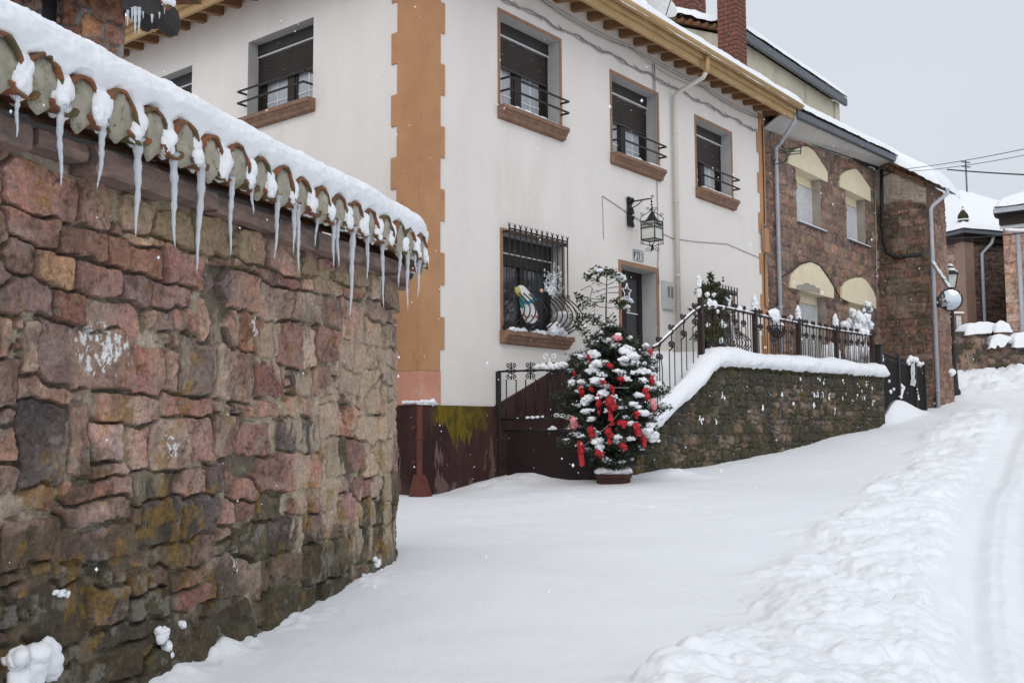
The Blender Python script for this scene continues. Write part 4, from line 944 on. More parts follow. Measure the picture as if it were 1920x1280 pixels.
# ---- eaves: rafters, boarding and pine fascia with its gutter, roof and snow
OV, ZE = .72, 8.33
def roofz(x, y): return 8.62+.30*min(min(x+OV, 12.0-x), min(y+OV, 10-y))
mb = MB()
for x in np.arange(.15, 11.6, .52): mb.hexa([(x, .0, 8.46), (x+.11, .0, 8.46), (x+.11, 0, 8.62), (x, 0, 8.62)], [(x, -OV+.06, 8.36), (x+.11, -OV+.06, 8.36), (x+.11, -OV+.06, 8.47), (x, -OV+.06, 8.47)])
for y in np.arange(.2, 9.2, .52): mb.hexa([(0, y, 8.46), (0, y+.11, 8.46), (0, y+.11, 8.62), (0, y, 8.62)], [(-OV+.06, y, 8.36), (-OV+.06, y+.11, 8.36), (-OV+.06, y+.11, 8.47), (-OV+.06, y, 8.47)])
part(mb, "rafters", M['rafter'], house)
mb = MB()
mb.hexa([(-OV, -OV, 8.47), (11.75, -OV, 8.47), (11.75, -OV, 8.50), (-OV, -OV, 8.50)], [(-OV, .02, 8.622), (11.75, .02, 8.622), (11.75, .02, 8.652), (-OV, .02, 8.652)])
mb.hexa([(-OV, -OV, 8.467), (-OV, 9.2, 8.467), (-OV, 9.2, 8.497), (-OV, -OV, 8.497)], [(.02, -OV, 8.625), (.02, 9.2, 8.625), (.02, 9.2, 8.655), (.02, -OV, 8.655)])
part(mb, "eaves_boarding", M['pine'], house)
mb = MB()
mb.box(-OV-.0, 11.75, -OV+.02, -OV+.09, 8.27, 8.465); mb.box(-OV+.02, -OV+.09, -OV+.09, 9.2, 8.27, 8.465)
mb.box(-OV-.05, 11.75, -OV-.05, -OV+.018, 8.40, 8.53); mb.box(-OV-.05, -OV+.018, -OV+.019, 9.2, 8.40, 8.53)
part(mb, "fascia", M['pine'], house, bevel=.008)
mb = MB()          # half-round pine-coloured gutter
def gutter(mb, a, b, r, th=.006, n=9):
    a, b = np.asarray(a, float), np.asarray(b, float); d = (b-a)/np.linalg.norm(b-a); out = np.cross(d, [0, 0, 1.]); vs = []
    for c in (a, b):
        for rr_ in (r, r-th):
            for k in range(n): t_ = math.pi*k/(n-1); vs.append(c+out*math.cos(t_)*rr_-np.array([0, 0, 1])*math.sin(t_)*rr_)
    fs = []
    for k in range(n-1): fs += [(k, k+1, 2*n+k+1, 2*n+k), (n+k, 3*n+k, 3*n+k+1, n+k+1), (k, n+k, n+k+1, k+1), (2*n+k, 2*n+k+1, 3*n+k+1, 3*n+k)]
    fs += [(0, 2*n, 3*n, n), (n-1, 2*n-1, 4*n-1, 3*n-1)]
    mb.add(vs, fs)
gutter(mb, (-OV-.1, -OV-.145, 8.555), (11.78, -OV-.145, 8.555), .093); gutter(mb, (-OV-.145, 9.2, 8.555), (-OV-.145, -OV-.03, 8.555), .093)
part(mb, "gutter", M['pine'], house, True)
xs = np.linspace(-OV-.04, 12.02, 90); ys = np.linspace(-OV-.04, 10, 70); X, Y = np.meshgrid(xs, ys, indexing='ij')
Zr = 8.55+.27*np.minimum(np.minimum(X+OV+.06, 14), np.minimum(Y+OV+.06, 10.1-Y))
mb = MB(); mb.grid(np.stack([X, Y, Zr], -1)); rf = part(mb, "roof", M['terracotta'], house)
xs = np.linspace(-OV-.17, 12.0, 420); ys = np.concatenate([np.linspace(-OV-.2, .3, 60), np.linspace(.32, 10, 60)]); X, Y = np.meshgrid(xs, ys, indexing='ij')
e = np.minimum(X+OV+.17, Y+OV+.2); th = .34*np.sqrt(np.clip(e/.2, 0, 1))
Zs = 8.50+.27*np.clip(np.minimum(X+OV+.06, np.minimum(Y+OV+.06, 10.1-Y)), -.1, 20)+th+.03*fbm(X*1.3, Y*1.3, 3, 3)+.012*fbm(X*7, Y*7, 4, 3)
link_mesh("snow_cover", raw_grid("snow_cover", np.stack([X, Y, Zs], -1)-OFF[house.name], None, None, M['snow']), rf)
# ---- rainwater pipe with its swan neck, cables clipped along the wall
mb = MB(); px_ = 7.28
mb.tube([(px_, -.83, 8.43), (px_, -.83, 8.22), (px_, -.80, 8.13)], .05, 12); part(mb, "gutter_outlet", M['pine'], house, True)
mb = MB(); mb.tube([(px_, -.80, 8.13), (px_, -.74, 8.04), (px_, -.16, 7.86), (px_, -.095, 7.80), (px_, -.085, 7.7), (px_, -.085, 2.3)], .048, 12)
for z in (7.0, 5.6, 4.1): mb.lathe((px_, -.085, z), [(.054, 0), (.054, .05)], 12)
part(mb, "downpipe", M['pvc'], house, True)
def sag(a, b, n, dip, seed=0):
    a, b = np.asarray(a, float), np.asarray(b, float); t_ = np.linspace(0, 1, n)[:, None]
    return a*(1-t_)+b*t_-np.array([0, 0, 1.])*dip*4*t_*(1-t_)
mb = MB()
P_ = [(x, -.03-.01*math.sin(x*3), 8.06-.006*x+.025*math.sin(x*5.1)+.012*math.sin(x*13)) for x in np.arange(-.1, 11.3, .06)]; mb.tube(P_, .013, 6)
P_ = [(x, -.035, 8.03-.006*x+.02*math.sin(x*5.1+.5)+.02*math.sin(x*9)) for x in np.arange(-.1, 11.3, .06)]; mb.tube(P_, .008, 5)
for x in np.arange(.3, 11.2, .62): mb.tube([(x, -.02, 8.10-.006*x), (x+.06, -.06, 8.02-.006*x), (x+.1, -.05, 7.98-.006*x)], .007, 5)
for k, (a, dip) in enumerate([(.0, .10), (-.03, .16), (.02, .05)]):
    for q in range(4): mb.tube(sag((q*2.85, -.045-.02*k, 8.36+a-.004*q), (q*2.85+2.85, -.045-.02*k, 8.36+a-.004*(q+1)), 14, dip*.5+.05*((q+k) % 2)), .007, 5)
part(mb, "wall_cables", M['cable_grey'], house, True)
mb = MB(); mb.tube([(6.62, -.02, 8.3), (6.64, -.02, 6.5), (6.66, -.02, 4.6), (6.62, -.02, 4.25), (6.66, -.02, 3.9)], .009, 5)
mb.tube([(6.55, -.02, 8.3), (6.57, -.02, 6.5)], .006, 5)
mb.tube([(4.72, -.012, 5.30), (5.6, -.012, 5.12), (6.6, -.012, 4.95), (7.24, -.012, 4.88), (8.2, -.012, 4.95), (9.6, -.012, 5.1), (11.2, -.012, 5.0)], .007, 5); mb.tube([(4.72, -.012, 5.30), (4.74, -.012, 4.5)], .005, 5)
part(mb, "wall_cables", M['cable_grey'], house, True)
mb = MB(); mb.box(11.36, 11.58, -.10, -.022, 5.15, 5.72); bx_ = part(mb, "junction_box", M['ochre'], house, bevel=.02)
mb = MB(); mb.tube([(11.3, -.06, 5.2), (11.28, -.07, 5.7), (11.36, -.08, 5.80), (11.5, -.06, 5.78)], .018, 6); mb.tube([(11.45, -.05, 5.15), (11.5, -.12, 4.85), (11.6, -.12, 4.85), (11.62, -.05, 5.1)], .016, 6); part(mb, "conduit", M['cable_grey'], bx_, True)
mb = MB(); mb.tube([(11.47, -.04, 8.2), (11.48, -.04, 7), (11.46, -.04, 5.6)], .012, 5); mb.tube([(11.40, -.04, 5.1), (11.38, -.04, 3.9), (11.9, -.04, 3.75), (12.05, -.06, 3.85)], .011, 5); part(mb, "wall_cables", M['cable'], house, True)
# ---- rust-red pipe at the corner
mb = MB(); mb.tube([(-.10, -.10, 1.42), (-.10, -.10, .45)], .045, 10); mb.lathe((-.10, -.10, .95), [(.058, 0), (.058, .05)], 12)
mb.hexa([(-.16, -.16, .46), (-.04, -.16, .46), (-.04, -.04, .46), (-.16, -.04, .46)], [(-.27, -.32, .08), (-.02, -.32, .08), (-.02, -.03, .08), (-.27, -.03, .08)])
mb.box(-.155, -.045, -.05, .0, 1.10, 1.14); mb.box(-.155, -.045, -.05, .0, .62, .66)
part(mb, "drain_pipe", M['rust'], house, bevel=.006)
# ---- chimney of running-bond bricks
def chimney(name, parent, cx, cy, z0, z1, w, d, bh=.075, bl=.24):
    core = MB(); core.box(cx-w/2+.012, cx+w/2-.012, cy-d/2+.012, cy+d/2-.012, z0, z1-.01)
    ch = part(core, name, M['chimney_joint'], parent); mb = MB(); rg = random.Random(3); z = z0; k = 0
    while z < z1:
        for (a0, a1, fix, ax, sg) in ((cx-w/2, cx+w/2, cy-d/2, 0, 1), (cx-w/2, cx+w/2, cy+d/2, 0, -1), (cy-d/2, cy+d/2, cx-w/2, 1, 1), (cy-d/2, cy+d/2, cx+w/2, 1, -1)):
            u = a0-(bl/2 if k % 2 else 0)
            while u < a1-.01:
                p, q = max(a0, u), min(a1, u+bl-.022); j = rg.uniform(-.004, .004)
                if q-p > .03:
                    if ax == 0: mb.box(p, q, min(fix+j, fix+sg*.09), max(fix+j, fix+sg*.09), z, z+bh-.02)
                    else: mb.box(min(fix+j, fix+sg*.09), max(fix+j, fix+sg*.09), p+.001, q-.001, z, z+bh-.02)
                u += bl
        z += bh; k += 1
    part(mb, "brickwork", M['chimney'], ch); return ch
cx_, _ = hc(1374, 120, 2.2); _, zt_ = hc(1374, 122, 2.2)
CHX = cx_
chimney("chimney", house, cx_, 2.2, 9.0, zt_+3.4, .58, .58, .125, .27)
# ---- snow mound on the chimney-side flashing is part of the roof snow
# ================================================================== things fixed to or standing by the front
# house number
mb = MB(); pa_, pb_ = (5.73, -.0, 4.24), (6.10, 0, 4.47)
pt = thing("number_plate", "small white plate lettered P 27 1 above the front door", "house number", (5.9, -.01, 4.24))
mb.box(5.73, 6.10, -.02, -.004, 4.25, 4.47); part(mb, "plate", M['sign_white'], pt, bevel=.004)
def glyph(ch):                                 # strokes on a 0..1 x 0..1 cell
    return {'P': [[(0, 0), (0, 1), (.75, 1), (.9, .75), (.75, .5), (0, .5)]], '2': [[(0, .8), (.2, 1), (.7, 1), (.9, .75), (0, 0), (.95, 0)]], '7': [[(0, 1), (.95, 1), (.35, 0)]], '1': [[(.15, .75), (.5, 1), (.5, 0)]], 'S': [[(.9, .85), (.5, 1), (.1, .8), (.85, .3), (.5, 0), (.05, .15)]],
            'E': [[(.9, 1), (0, 1), (0, 0), (.9, 0)], [(0, .5), (.7, .5)]], 'V': [[(0, 1), (.45, 0), (.9, 1)]], 'N': [[(0, 0), (0, 1), (.85, 0), (.85, 1)]], 'D': [[(0, 0), (0, 1), (.6, 1), (.9, .7), (.9, .3), (.6, 0), (0, 0)]]}[ch]
def letters(mb, txt, o, ux, uz, cw, chh, gap, st, th):
    o, ux, uz = np.asarray(o, float), np.asarray(ux, float), np.asarray(uz, float); nn = np.cross(ux, uz)
    for c in txt:
        if c != ' ':
            for s_ in glyph(c):
                for a, b in zip(s_[:-1], s_[1:]):
                    A = o+ux*a[0]*cw+uz*a[1]*chh; B = o+ux*b[0]*cw+uz*b[1]*chh; mb.bar(A, B, st, th, up=nn)
        o = o+ux*(cw+gap)*(.55 if c == ' ' else 1)
mb = MB(); letters(mb, "P 27 1", (5.765, -.023, 4.29), (1, 0, 0), (0, 0, 1), .043, .13, .018, .018, .005)
for x in (5.742, 6.088): mb.box(x-.006, x+.006, -.0225, -.018, 4.26, 4.46)
mb.box(5.76, 6.07, -.0225, -.018, 4.262, 4.272); mb.box(5.76, 6.07, -.0225, -.018, 4.448, 4.458)
part(mb, "lettering", M['sign_ink'], pt)
# meter cupboard
mt = thing("meter_cupboard", "grey metal meter cupboard with two dark panes beside the door", "meter box", (6.98, -.03, 3.45))
mb = MB(); mb.box(6.77, 7.19, -.05, -.003, 3.42, 3.98); part(mb, "cabinet_door", M['tin'], mt, bevel=.006)
mb = MB(); mb.box(6.93, 7.02, -.054, -.049, 3.66, 3.88); part(mb, "inspection_pane", M['tin_dark'], mt)
mb = MB(); mb.box(7.06, 7.15, -.054, -.049, 3.66, 3.88); part(mb, "inspection_pane", M['tin_dark'], mt)
# wrought-iron lantern on its bracket
lx, ly = 5.62, -.50
ln = thing("wall_lantern", "large wrought iron lantern with frosted panes hanging from a scrolled wall bracket", "lantern", (5.62, -.02, 4.3))
mb = MB()
mb.box(lx-.07, lx+.07, -.03, -.002, 4.88, 5.42)
for z, sg in ((5.36, 1), (5.18, -1), (5.02, 1), (4.93, -1)):
    for q in (-1, 1): mb.tube(scroll((lx+q*.05, -.045, z), .065, (q, 0, 0), (0, 0, sg), 1.2, .3), .017, 6)
mb.bar((lx, -.03, 5.34), (lx, ly, 5.34), .022, .022); mb.tube([(lx, -.03, 5.2), (lx, -.2, 5.26), (lx, -.3, 5.33)], .01, 6); mb.tube(scroll((lx, ly-.02, 5.37), .03, (0, 1, 0), (0, 0, 1), 1), .008, 6)
part(mb, "bracket", M['iron'], ln, True)
def lz(t_): return t_
mb = MB(); mb.tube([(lx, ly, 5.33), (lx, ly, 5.16)], .008, 6)
for z in (5.27, 5.21): mb.lathe((lx, ly, z), [(.022, 0), (.022, .02)], 8)
h2 = .145; zt, zb = 4.90, 4.56
for a in (-1, 1):
    for b in (-1, 1):
        mb.bar((lx+a*h2, ly+b*h2, zb), (lx+a*h2, ly+b*h2, zt), .016, .016)
        mb.tube([(lx, ly, 5.16), (lx+a*.04, ly+b*.04, 5.08), (lx+a*.10, ly+b*.10, 5.03), (lx+a*h2*1.08, ly+b*h2*1.08, 4.97), (lx+a*h2, ly+b*h2, zt)], .007, 6)
        mb.tube(scroll((lx+a*.13, ly+b*.13, 5.03), .035, (a*.7, b*.7, 0), (0, 0, 1), 1.1), .006, 5); mb.tube(scroll((lx+a*.05, ly+b*.05, 5.14), .035, (a*.7, b*.7, 0), (0, 0, 1), 1.1), .006, 5)
        mb.tube([(lx+a*h2, ly+b*h2, zb), (lx+a*h2*1.05, ly+b*h2*1.05, zb-.07), (lx+a*.07, ly+b*.07, zb-.09), (lx, ly, zb-.13)], .007, 6)
        mb.tube(scroll((lx+a*.13, ly+b*.13, zb-.05), .035, (a*.7, b*.7, 0), (0, 0, -1), 1.1), .006, 5); mb.tube(scroll((lx+a*.06, ly+b*.06, zb-.17), .045, (a*.7, b*.7, 0), (0, 0, -1), 1.1), .006, 5)
for z in (zt, zt-.12, zb):
    for a, b, c, d in ((-1, -1, 1, -1), (1, -1, 1, 1), (1, 1, -1, 1), (-1, 1, -1, -1)): mb.bar((lx+a*h2, ly+b*h2, z), (lx+c*h2, ly+d*h2, z), .018, .018)
for q in range(4):
    ax = [(1, 0, 0), (0, 1, 0), (-1, 0, 0), (0, -1, 0)][q]; nn = [(0, -1, 0), (1, 0, 0), (0, 1, 0), (-1, 0, 0)][q]
    for u in (-.085, -.03, .03, .085): mb.tube(scroll(np.array([lx, ly, zt-.06])+np.array(ax)*u+np.array(nn)*(h2+.004), .034, ax, (0, 0, 1), 1.1, 0 if u < 0 else 3), .007, 5)
mb.lathe((lx, ly, zb-.2), [(.006, 0), (.022, .03), (.022, .08), (.01, .13)], 10)
part(mb, "lantern_cage", M['iron'], ln, True)
mb = MB(); mb.box(lx-h2+.012, lx+h2-.012, ly-h2+.012, ly+h2-.012, zb+.01, zt-.01); part(mb, "lantern_glass", M['lamp_glass'], ln)
mb = MB(); mb.lathe((lx, ly, zt), [(h2*1.1, 0), (.10, .05), (.03, .16), (.01, .2)], 12); part(mb, "lantern_hood", M['iron'], ln)
# ================================================================== terrace, steps and their parapet
YT = -1.9
terr = thing("terrace_wall", "mossy stone retaining wall of the raised terrace, heaped with snow", "terrace wall", (8, YT, .5))
ZX = np.array([2.6, 2.75, 3.0, 3.41, 4.0, 4.7, 5.25, 5.6, 8, 13.7]); ZV = np.array([.72, .82, .98, 1.21, 1.50, 1.84, 2.10, 2.17, 2.20, 2.28])
ztop = lambda x: np.interp(x, ZX, ZV)
ST = courses(0, 11.1, 0, 2.7, (.08, .19), (.09, .32), 21, ['brown', 'grey', 'dark', 'moss', 'moss', 'grey', 'tan'], gap=.004, rot=.09); ST = [(a, b, c, d, e, tuple(np.array(f)*np.array([.62, .66, .62]))) for a, b, c, d, e, f in ST]
def mossT(u, v, c, mk):
    z = v-.3; x = u+2.68; top = ztop(x)-z
    m = sst(.05, .35, fbm(u*1.7, v*2.6, 401, 5, .6)+.5*sst(.55, .0, top)+.38*sst(.7, .1, z-.08*x+.2)+.14)*.85
    mo = np.array([.055, .052, .030])*(1+.5*fbm(u*18, v*18, 402, 4)[..., None]); c = c*(1-m[..., None])+mo*m[..., None]
    y = sst(.22, .42, fbm(u*2.2, v*2.4, 403, 4)-.10)*.55; c = c*(1-y[..., None])+np.array([.17, .115, .04])*y[..., None]
    k = sst(.08, .4, fbm(u*2.6, v*.7, 404, 4)+.28*sst(.9, .1, top)-.12)*.55; c = c*(1-k[..., None])+np.array([.05, .046, .042])*k[..., None]
    return c*.92
masonry_panel("stone_face", terr, (2.68, YT, -.3), (1, 0, 0), 10.98, 2.8, .0165, ST, 31, (0, -1, 0), keep=lambda u, v: v-.3 < ztop(u+2.68)+.035*fbm(u*7, 0*u, 405, 3)+.01, moss=mossT, m='stone', mortar=(.085, .078, .06), warp=.024, edge=.022, prot=(.003, .026), face=.012, mort_h=-.010)
mb = MB()
xs = np.linspace(2.68, 13.66, 60); prof = [(x, ztop(x)-.03) for x in xs]
mb.prism([(2.68, YT+.015, -.3)]+[(x, YT+.015, z) for x, z in prof]+[(13.66, YT+.015, -.3)], (0, .36, 0))
mb.prism([(2.9, YT+.376, -.3)]+[(x, YT+.376, z-.1) for x, z in prof if x > 2.9]+[(13.66, YT+.376, -.3)], (0, 1.5, 0))
part(mb, "wall_core", M['slab'], terr)
# dark mossy tufts along the top course
mb = MB(); rg = random.Random(17)
for x in np.arange(2.75, 13.6, .075):
    if rg.random() < .1: continue
    r = rg.uniform(.03, .055); mb.blob((x+rg.uniform(-.03, .03), YT-.012, ztop(x)-.015+rg.uniform(-.03, .015)), (r*1.2, r*.8, r), int(x*50), .45, 2.6, lo=True)
M['moss'] = mat("dark_moss", (.030, .027, .014), (.055, .048, .022), 30, .95, .8, 70)
part(mb, "moss_edging", M['moss'], terr, True)
# deep snow over parapet, steps and terrace
xs = np.arange(2.80, 13.82, .03)
sec = np.array([(-.03, -.01), (-.10, .03), (-.135, .09), (-.125, .15), (-.09, .205), (-.02, .25), (.08, .275), (.2, .285), (.4, .27), (.7, .25), (1.1, .26), (1.5, .3), (1.89, .33)])
tq = np.linspace(0, len(sec)-1, 46); sy = np.interp(tq, np.arange(len(sec)), sec[:, 0]); sz = np.interp(tq, np.arange(len(sec)), sec[:, 1])
kern = np.array([1, 2, 1])/4.; sy[1:-1] = np.convolve(sy, kern, 'valid'); sz[1:-1] = np.convolve(sz, kern, 'valid')
X, T = np.meshgrid(xs, np.arange(46), indexing='ij')
endf = np.sqrt(np.clip((X-2.78)/.25, 0, 1))*np.sqrt(np.clip((13.84-X)/.16, 0, 1))
zt = np.convolve(np.pad(ztop(xs), 8, mode='edge'), np.ones(17)/17, 'valid')[:, None]
hang = sst(10, 0, T)
steep = sst(5.3, 4.6, X)
Yv = YT+sy[None, :]+0*X-.030*fbm(X*3.4, T*.12, 410, 4)-.03*fbm(X*1.1, 0*X, 416, 3)*sst(26, 14, T)-steep*.03*hang
Zv = zt+sz[None, :]*1.12*endf*(1+.18*fbm(X*1.3, T*.05, 411, 3))+.03*fbm(X*7, T*.15, 412, 4)*sst(20, 2, T)+.012*fbm(X*9, T*.3, 413, 3)-steep*hang*(.05+.07*np.abs(fbm(X*4.5, 0*X, 414, 4)))
Xv = X-steep*hang*.03
Zv = Zv-sst(20, 28, T)*sst(4.9, 3.2, X)*.75
bump_ = .05*np.clip(fbm(X*2.2, T*.12, 415, 3), 0, 1)*sst(20, 26, T)*sst(5.4, 6, X); Zv = Zv+bump_
link_mesh("snow_cover", raw_grid("snow_cover", np.stack([Xv, Yv, Zv], -1)-OFF[terr.name], None, None, M['snow']), terr)
# flecks of snow caught on the wall face
mb = MB(); rg = random.Random(8)
CR = [(x/3.369+1180, y/3.369+460) for x, y in [(585, 945), (600, 960), (570, 935), (450, 1090), (455, 1110), (765, 860), (735, 905), (885, 920), (990, 920), (960, 928), (1030, 1000), (1130, 975), (1160, 940), (1185, 940), (1235, 945), (1255, 950), (1270, 965), (1300, 938), (1345, 960), (1375, 945), (1430, 920), (1440, 950), (1480, 970), (1490, 990), (1475, 930), (1235, 860), (1270, 870), (1200, 855), (1350, 855), (1420, 870), (1450, 870), (1530, 905), (1605, 890), (1075, 840), (1085, 900), (560, 845), (510, 940), (1290, 1050), (1385, 1010), (1540, 990), (855, 1010), (705, 960), (1165, 1010), (535, 1110), (1605, 940), (1410, 985), (1215, 940), (1200, 950), (1500, 870)]]
for k, (px, py) in enumerate(CR[::1]):
    if k % 3 == 2: continue
    x, z = hc(px, py, YT-.02)
    for j in range(rg.randint(2, 6)): r = rg.uniform(.006, .026); mb.blob((x+rg.uniform(-.09, .09), YT-.022, z+rg.uniform(-.07, .05)), (r*rg.uniform(.8, 1.7), r*.4, r*rg.uniform(.6, 1.9)), k*9+j, .4, 2.4, lo=True)
part(mb, "lodged_snow", M['snow'], terr, True)

# ------------------------------------------------------------------ wrought-iron railing along the parapet
YR = -1.74
rail = thing("iron_railing", "wrought iron railing with scrolls on the snowy terrace wall", "railing", (8, YR, 2.3))
HR_ = np.array([hc(x/3.369+1180, y/3.369+460, YR) for x, y in [(150, 662), (165, 648), (260, 552), (350, 472), (420, 402), (480, 382), (560, 388), (680, 412), (780, 434), (900, 462), (1000, 480), (1150, 512), (1300, 538), (1450, 560), (1535, 570)]])
hz = lambda x: float(np.interp(x, HR_[:, 0], HR_[:, 1]))
xq = np.linspace(HR_[0, 0], HR_[-1, 0], 120); hq = np.convolve(np.pad(np.array([hz(x) for x in xq]), 3, mode='edge'), np.ones(7)/7, 'valid')
mb = MB(); mb.tube(np.stack([xq, 0*xq+YR, hq], -1), .024, 8)
mb.tube([(HR_[-1, 0], YR, HR_[-1, 1]), (HR_[-1, 0]+.1, YR-.02, HR_[-1, 1]-.03), (HR_[-1, 0]+.16, YR-.02, HR_[-1, 1]+.05)], .018, 6)
part(mb, "handrail", M['iron_brown'], rail, True)
mb = MB(); hr2 = .016+.010*np.abs(fbm(xq*6, 0*xq, 420, 3)); mb.tube(np.stack([xq, 0*xq+YR, hq+.024], -1), hr2, 8)
rg = random.Random(5)
for px, py, r in [(500, 365, .07), (535, 372, .07), (700, 398, .06), (910, 440, .12), (930, 455, .10), (890, 430, .07), (1020, 455, .05), (590, 392, .04), (1470, 545, .08), (1500, 550, .07)]:
    x, z = hc(px/3.369+1180, py/3.369+460, YR); mb.blob((x, YR, z), (r, r*.8, r), int(px), .3, 2)
part(mb, "rail_snow", M['snow'], rail, True)
zs_ = lambda x: float(np.interp(x, xs, zt[:, 0]))+.2
POSTS = [float(hc(px/3.369+1180, 560/3.369+460, YR)[0]) for px in (455, 795, 1070, 1305, 1530)]
for k, x in enumerate(POSTS):
    mb = MB(); top = hz(x)+(.17 if k == 0 else .05); mb.box(x-.043, x+.043, YR-.043, YR+.043, zs_(x)-.1, top)
    if k:
        mb.box(x-.07, x+.07, YR-.07, YR+.07, top+.002, top+.03)
        for q in (-1, 1): mb.tube(scroll((x+q*.10, YR-.055, top+.0), .055, (q, 0, 0), (0, 0, 1), 1.1, 1.4), .014, 6); mb.tube(scroll((x+q*.09, YR-.055, top-.28), .045, (q, 0, 0), (0, 0, 1), 1.1, 1.4), .012, 6)
    part(mb, "post", M['iron_brown'], rail, bevel=.006)
    if k < 4:
        mb = MB(); zf = top+(.12 if k else .25); s_ = 1.2 if k else .9
        for j, (dx, dz, r) in enumerate([(0, -.04, .06), (.01, .03, .065), (-.01, .09, .05), (.0, .14, .032)]): mb.blob((x+dx-(0 if k else .06), YR, zf+dz*s_), (r*s_*.8, r*s_*.8, r*s_), k*5+j, .3, 2.3)
        part(mb, "snowy_finial", M['ornament'], rail, True)
xs_b = []; x = HR_[1, 0]+.12
while x < HR_[-1, 0]-.15:
    if min(abs(x-p) for p in POSTS) > .17: xs_b.append(x)
    x += .36 if x > 5.1 else .40
for k, x in enumerate(xs_b):
    h = hz(x); mb = MB(); w = .085; b = zs_(x)-.05; sl = (hz(x+.1)-hz(x-.1))/.2; sl = sl if x < 5 else 0
    t_ = h-.27
    if k % 4 == 0 and x < 4.4:
        mb.tube([(x-w, YR, b-sl*w), (x-w, YR, t_-.1), (x-w*.5, YR, t_+.05), (x, YR, t_+.09), (x+w*.5, YR, t_+.05), (x+w, YR, t_-.1), (x+w, YR, b+sl*w)], .0095, 6)
        mb.tube([(x, YR, b), (x, YR, t_+.1)], .0095, 6)
    else:
        mb.tube([(x-w, YR, b), (x-w, YR, t_-sl*w)], .0095, 6); mb.tube([(x+w, YR, b), (x+w, YR, t_+sl*w)], .0095, 6); mb.bar((x-w, YR, t_-sl*w), (x+w, YR, t_+sl*w), .016, .016)
    mb.tube([(x, YR, t_), (x, YR, h+.09)], .012, 6)
    for zc, rr_, sgz in ((t_+.06, .05, -1), (h+.08, .05, 1)):
        for q in (-1, 1): mb.tube(scroll((x+q*.05, YR, zc), rr_, (q, 0, 0), (0, 0, sgz), 1.15, -2.2, n=14), .0125, 5)
    mb.lathe((x, YR, h-.04), [(.02, 0), (.035, .03), (.035, .05), (.02, .08)], 8)
    part(mb, "baluster", M['iron_brown'], rail, True)
xb2 = [x for x in np.arange(5.25, HR_[-1, 0]-.1, .12)]
for x in xb2:
    if min(abs(x-p) for p in POSTS) < .09 or min([abs(abs(x-b)-.085) for b in xs_b]) < .04 or min([abs(x-b) for b in xs_b]) < .05: continue
    mb = MB(); mb.tube([(x, YR, zs_(x)-.05), (x, YR, hz(x)-.02)], .0095, 6); part(mb, "bar", M['iron_brown'], rail, True)

# ------------------------------------------------------------------ gate across the foot of the steps
XG = 1.72
gate = thing("iron_gate", "wrought iron side gate with scrolls and a dark maroon sheet panel", "gate", (XG, -.9, .3))
gp = lambda x, y: (lambda q: (XG, q[0], q[1]))(hx(x/5.335+920, y/5.335+660, XG))
def gt(mb, pts, r=.011, n=6): mb.tube([gp(*p) for p in pts], r, n)
mb = MB(); a = gp(75, 195); mb.box(XG-.03, XG+.03, a[1]-.035, a[1]+.035, .1, a[2]); a = gp(45, 170); mb.box(XG-.02, XG+.02, a[1]-.02, a[1]+.02, a[2]-.15, a[2]); part(mb, "gate_post", M['iron'], gate); mb = MB(); mb.box(XG-.03, XG+.03, -2.02, -1.95, .1, 2.0)
part(mb, "gate_post", M['iron'], gate)
mb = MB(); gt(mb, [(75, 195), (200, 190), (400, 184), (600, 178), (850, 168), (1140, 155)], .016)
gt(mb, [(100, 672), (400, 668), (1140, 650)], .014); gt(mb, [(140, 786), (500, 782), (1140, 768)], .015)
part(mb, "cross_rail", M['iron'], gate, True)
ay, az = np.array([0, -1., 0]), np.array([0, 0, 1.])
for k, cx in enumerate((205, 398, 598, 795)):
    mb = MB(); yy = 188-.02*(cx-205)
    gt(mb, [(cx, yy-85), (cx, yy+85)], .014)
    for q in (-1, 1):
        for sz_ in (-1, 1):
            c = np.array(gp(cx+q*28, yy-sz_*58)); mb.tube(scroll(c, .033*1.15, ay*q, az*sz_, 1.15, -2.0, n=16), .009, 6)
            gt(mb, [(cx+q*4, yy-sz_*40), (cx+q*18, yy-sz_*18), (cx+q*50, yy-sz_*6), (cx+q*85, yy)], .008)
    part(mb, "scroll_ornament", M['iron'], gate, True)
    mb = MB(); t_ = yy+88
    if k < 2: gt(mb, [(cx-48, 668), (cx-48, t_), (cx+50, t_), (cx+50, 592), (cx+146, 592), (cx+146, t_+2)], .0105)
    elif k == 2: gt(mb, [(cx-50, 592), (cx-48, t_+40), (cx-28, t_+8), (cx, t_), (cx+28, t_+8), (cx+46, t_+40), (cx+46, 585), (cx+125, 582), (cx+125, t_+40)], .0105); gt(mb, [(cx, t_), (cx, 660)], .0105)
    else: gt(mb, [(cx-48, 600), (cx-48, t_), (cx+50, t_), (cx+50, 660)], .0105)
    part(mb, "gate_bar", M['iron'], gate, True)
    mb = MB(); cx2 = cx+98
    for q in (-1, 1):
        c = np.array(gp(cx2+q*26, 640)); mb.tube(scroll(c, .036, ay*q, az, 1.1, -2, n=14), .008, 6)
    gt(mb, [(cx2, 594), (cx2, 668)], .009); part(mb, "scroll_ornament", M['iron'], gate, True)
for c, r in (((420, 727), .068), ((125, 1045), .062), ((800, 727), .068)):
    mb = MB(); c = np.array(gp(*c)); mb.tube([c+ay*math.cos(t)*r+az*math.sin(t)*r for t in np.linspace(0, 2*math.pi, 24)], .009, 6); part(mb, "ring_ornament", M['iron'], gate, True)
a, b = gp(165, 790), gp(1000, 1300)
mb = MB(); mb.box(XG-.006, XG+.006, -1.95, a[1], .05, a[2]); part(mb, "sheet_panel", M['gate_panel'], gate)
mb = MB(); c = np.array(gp(130, 740)); 
rg = random.Random(3)
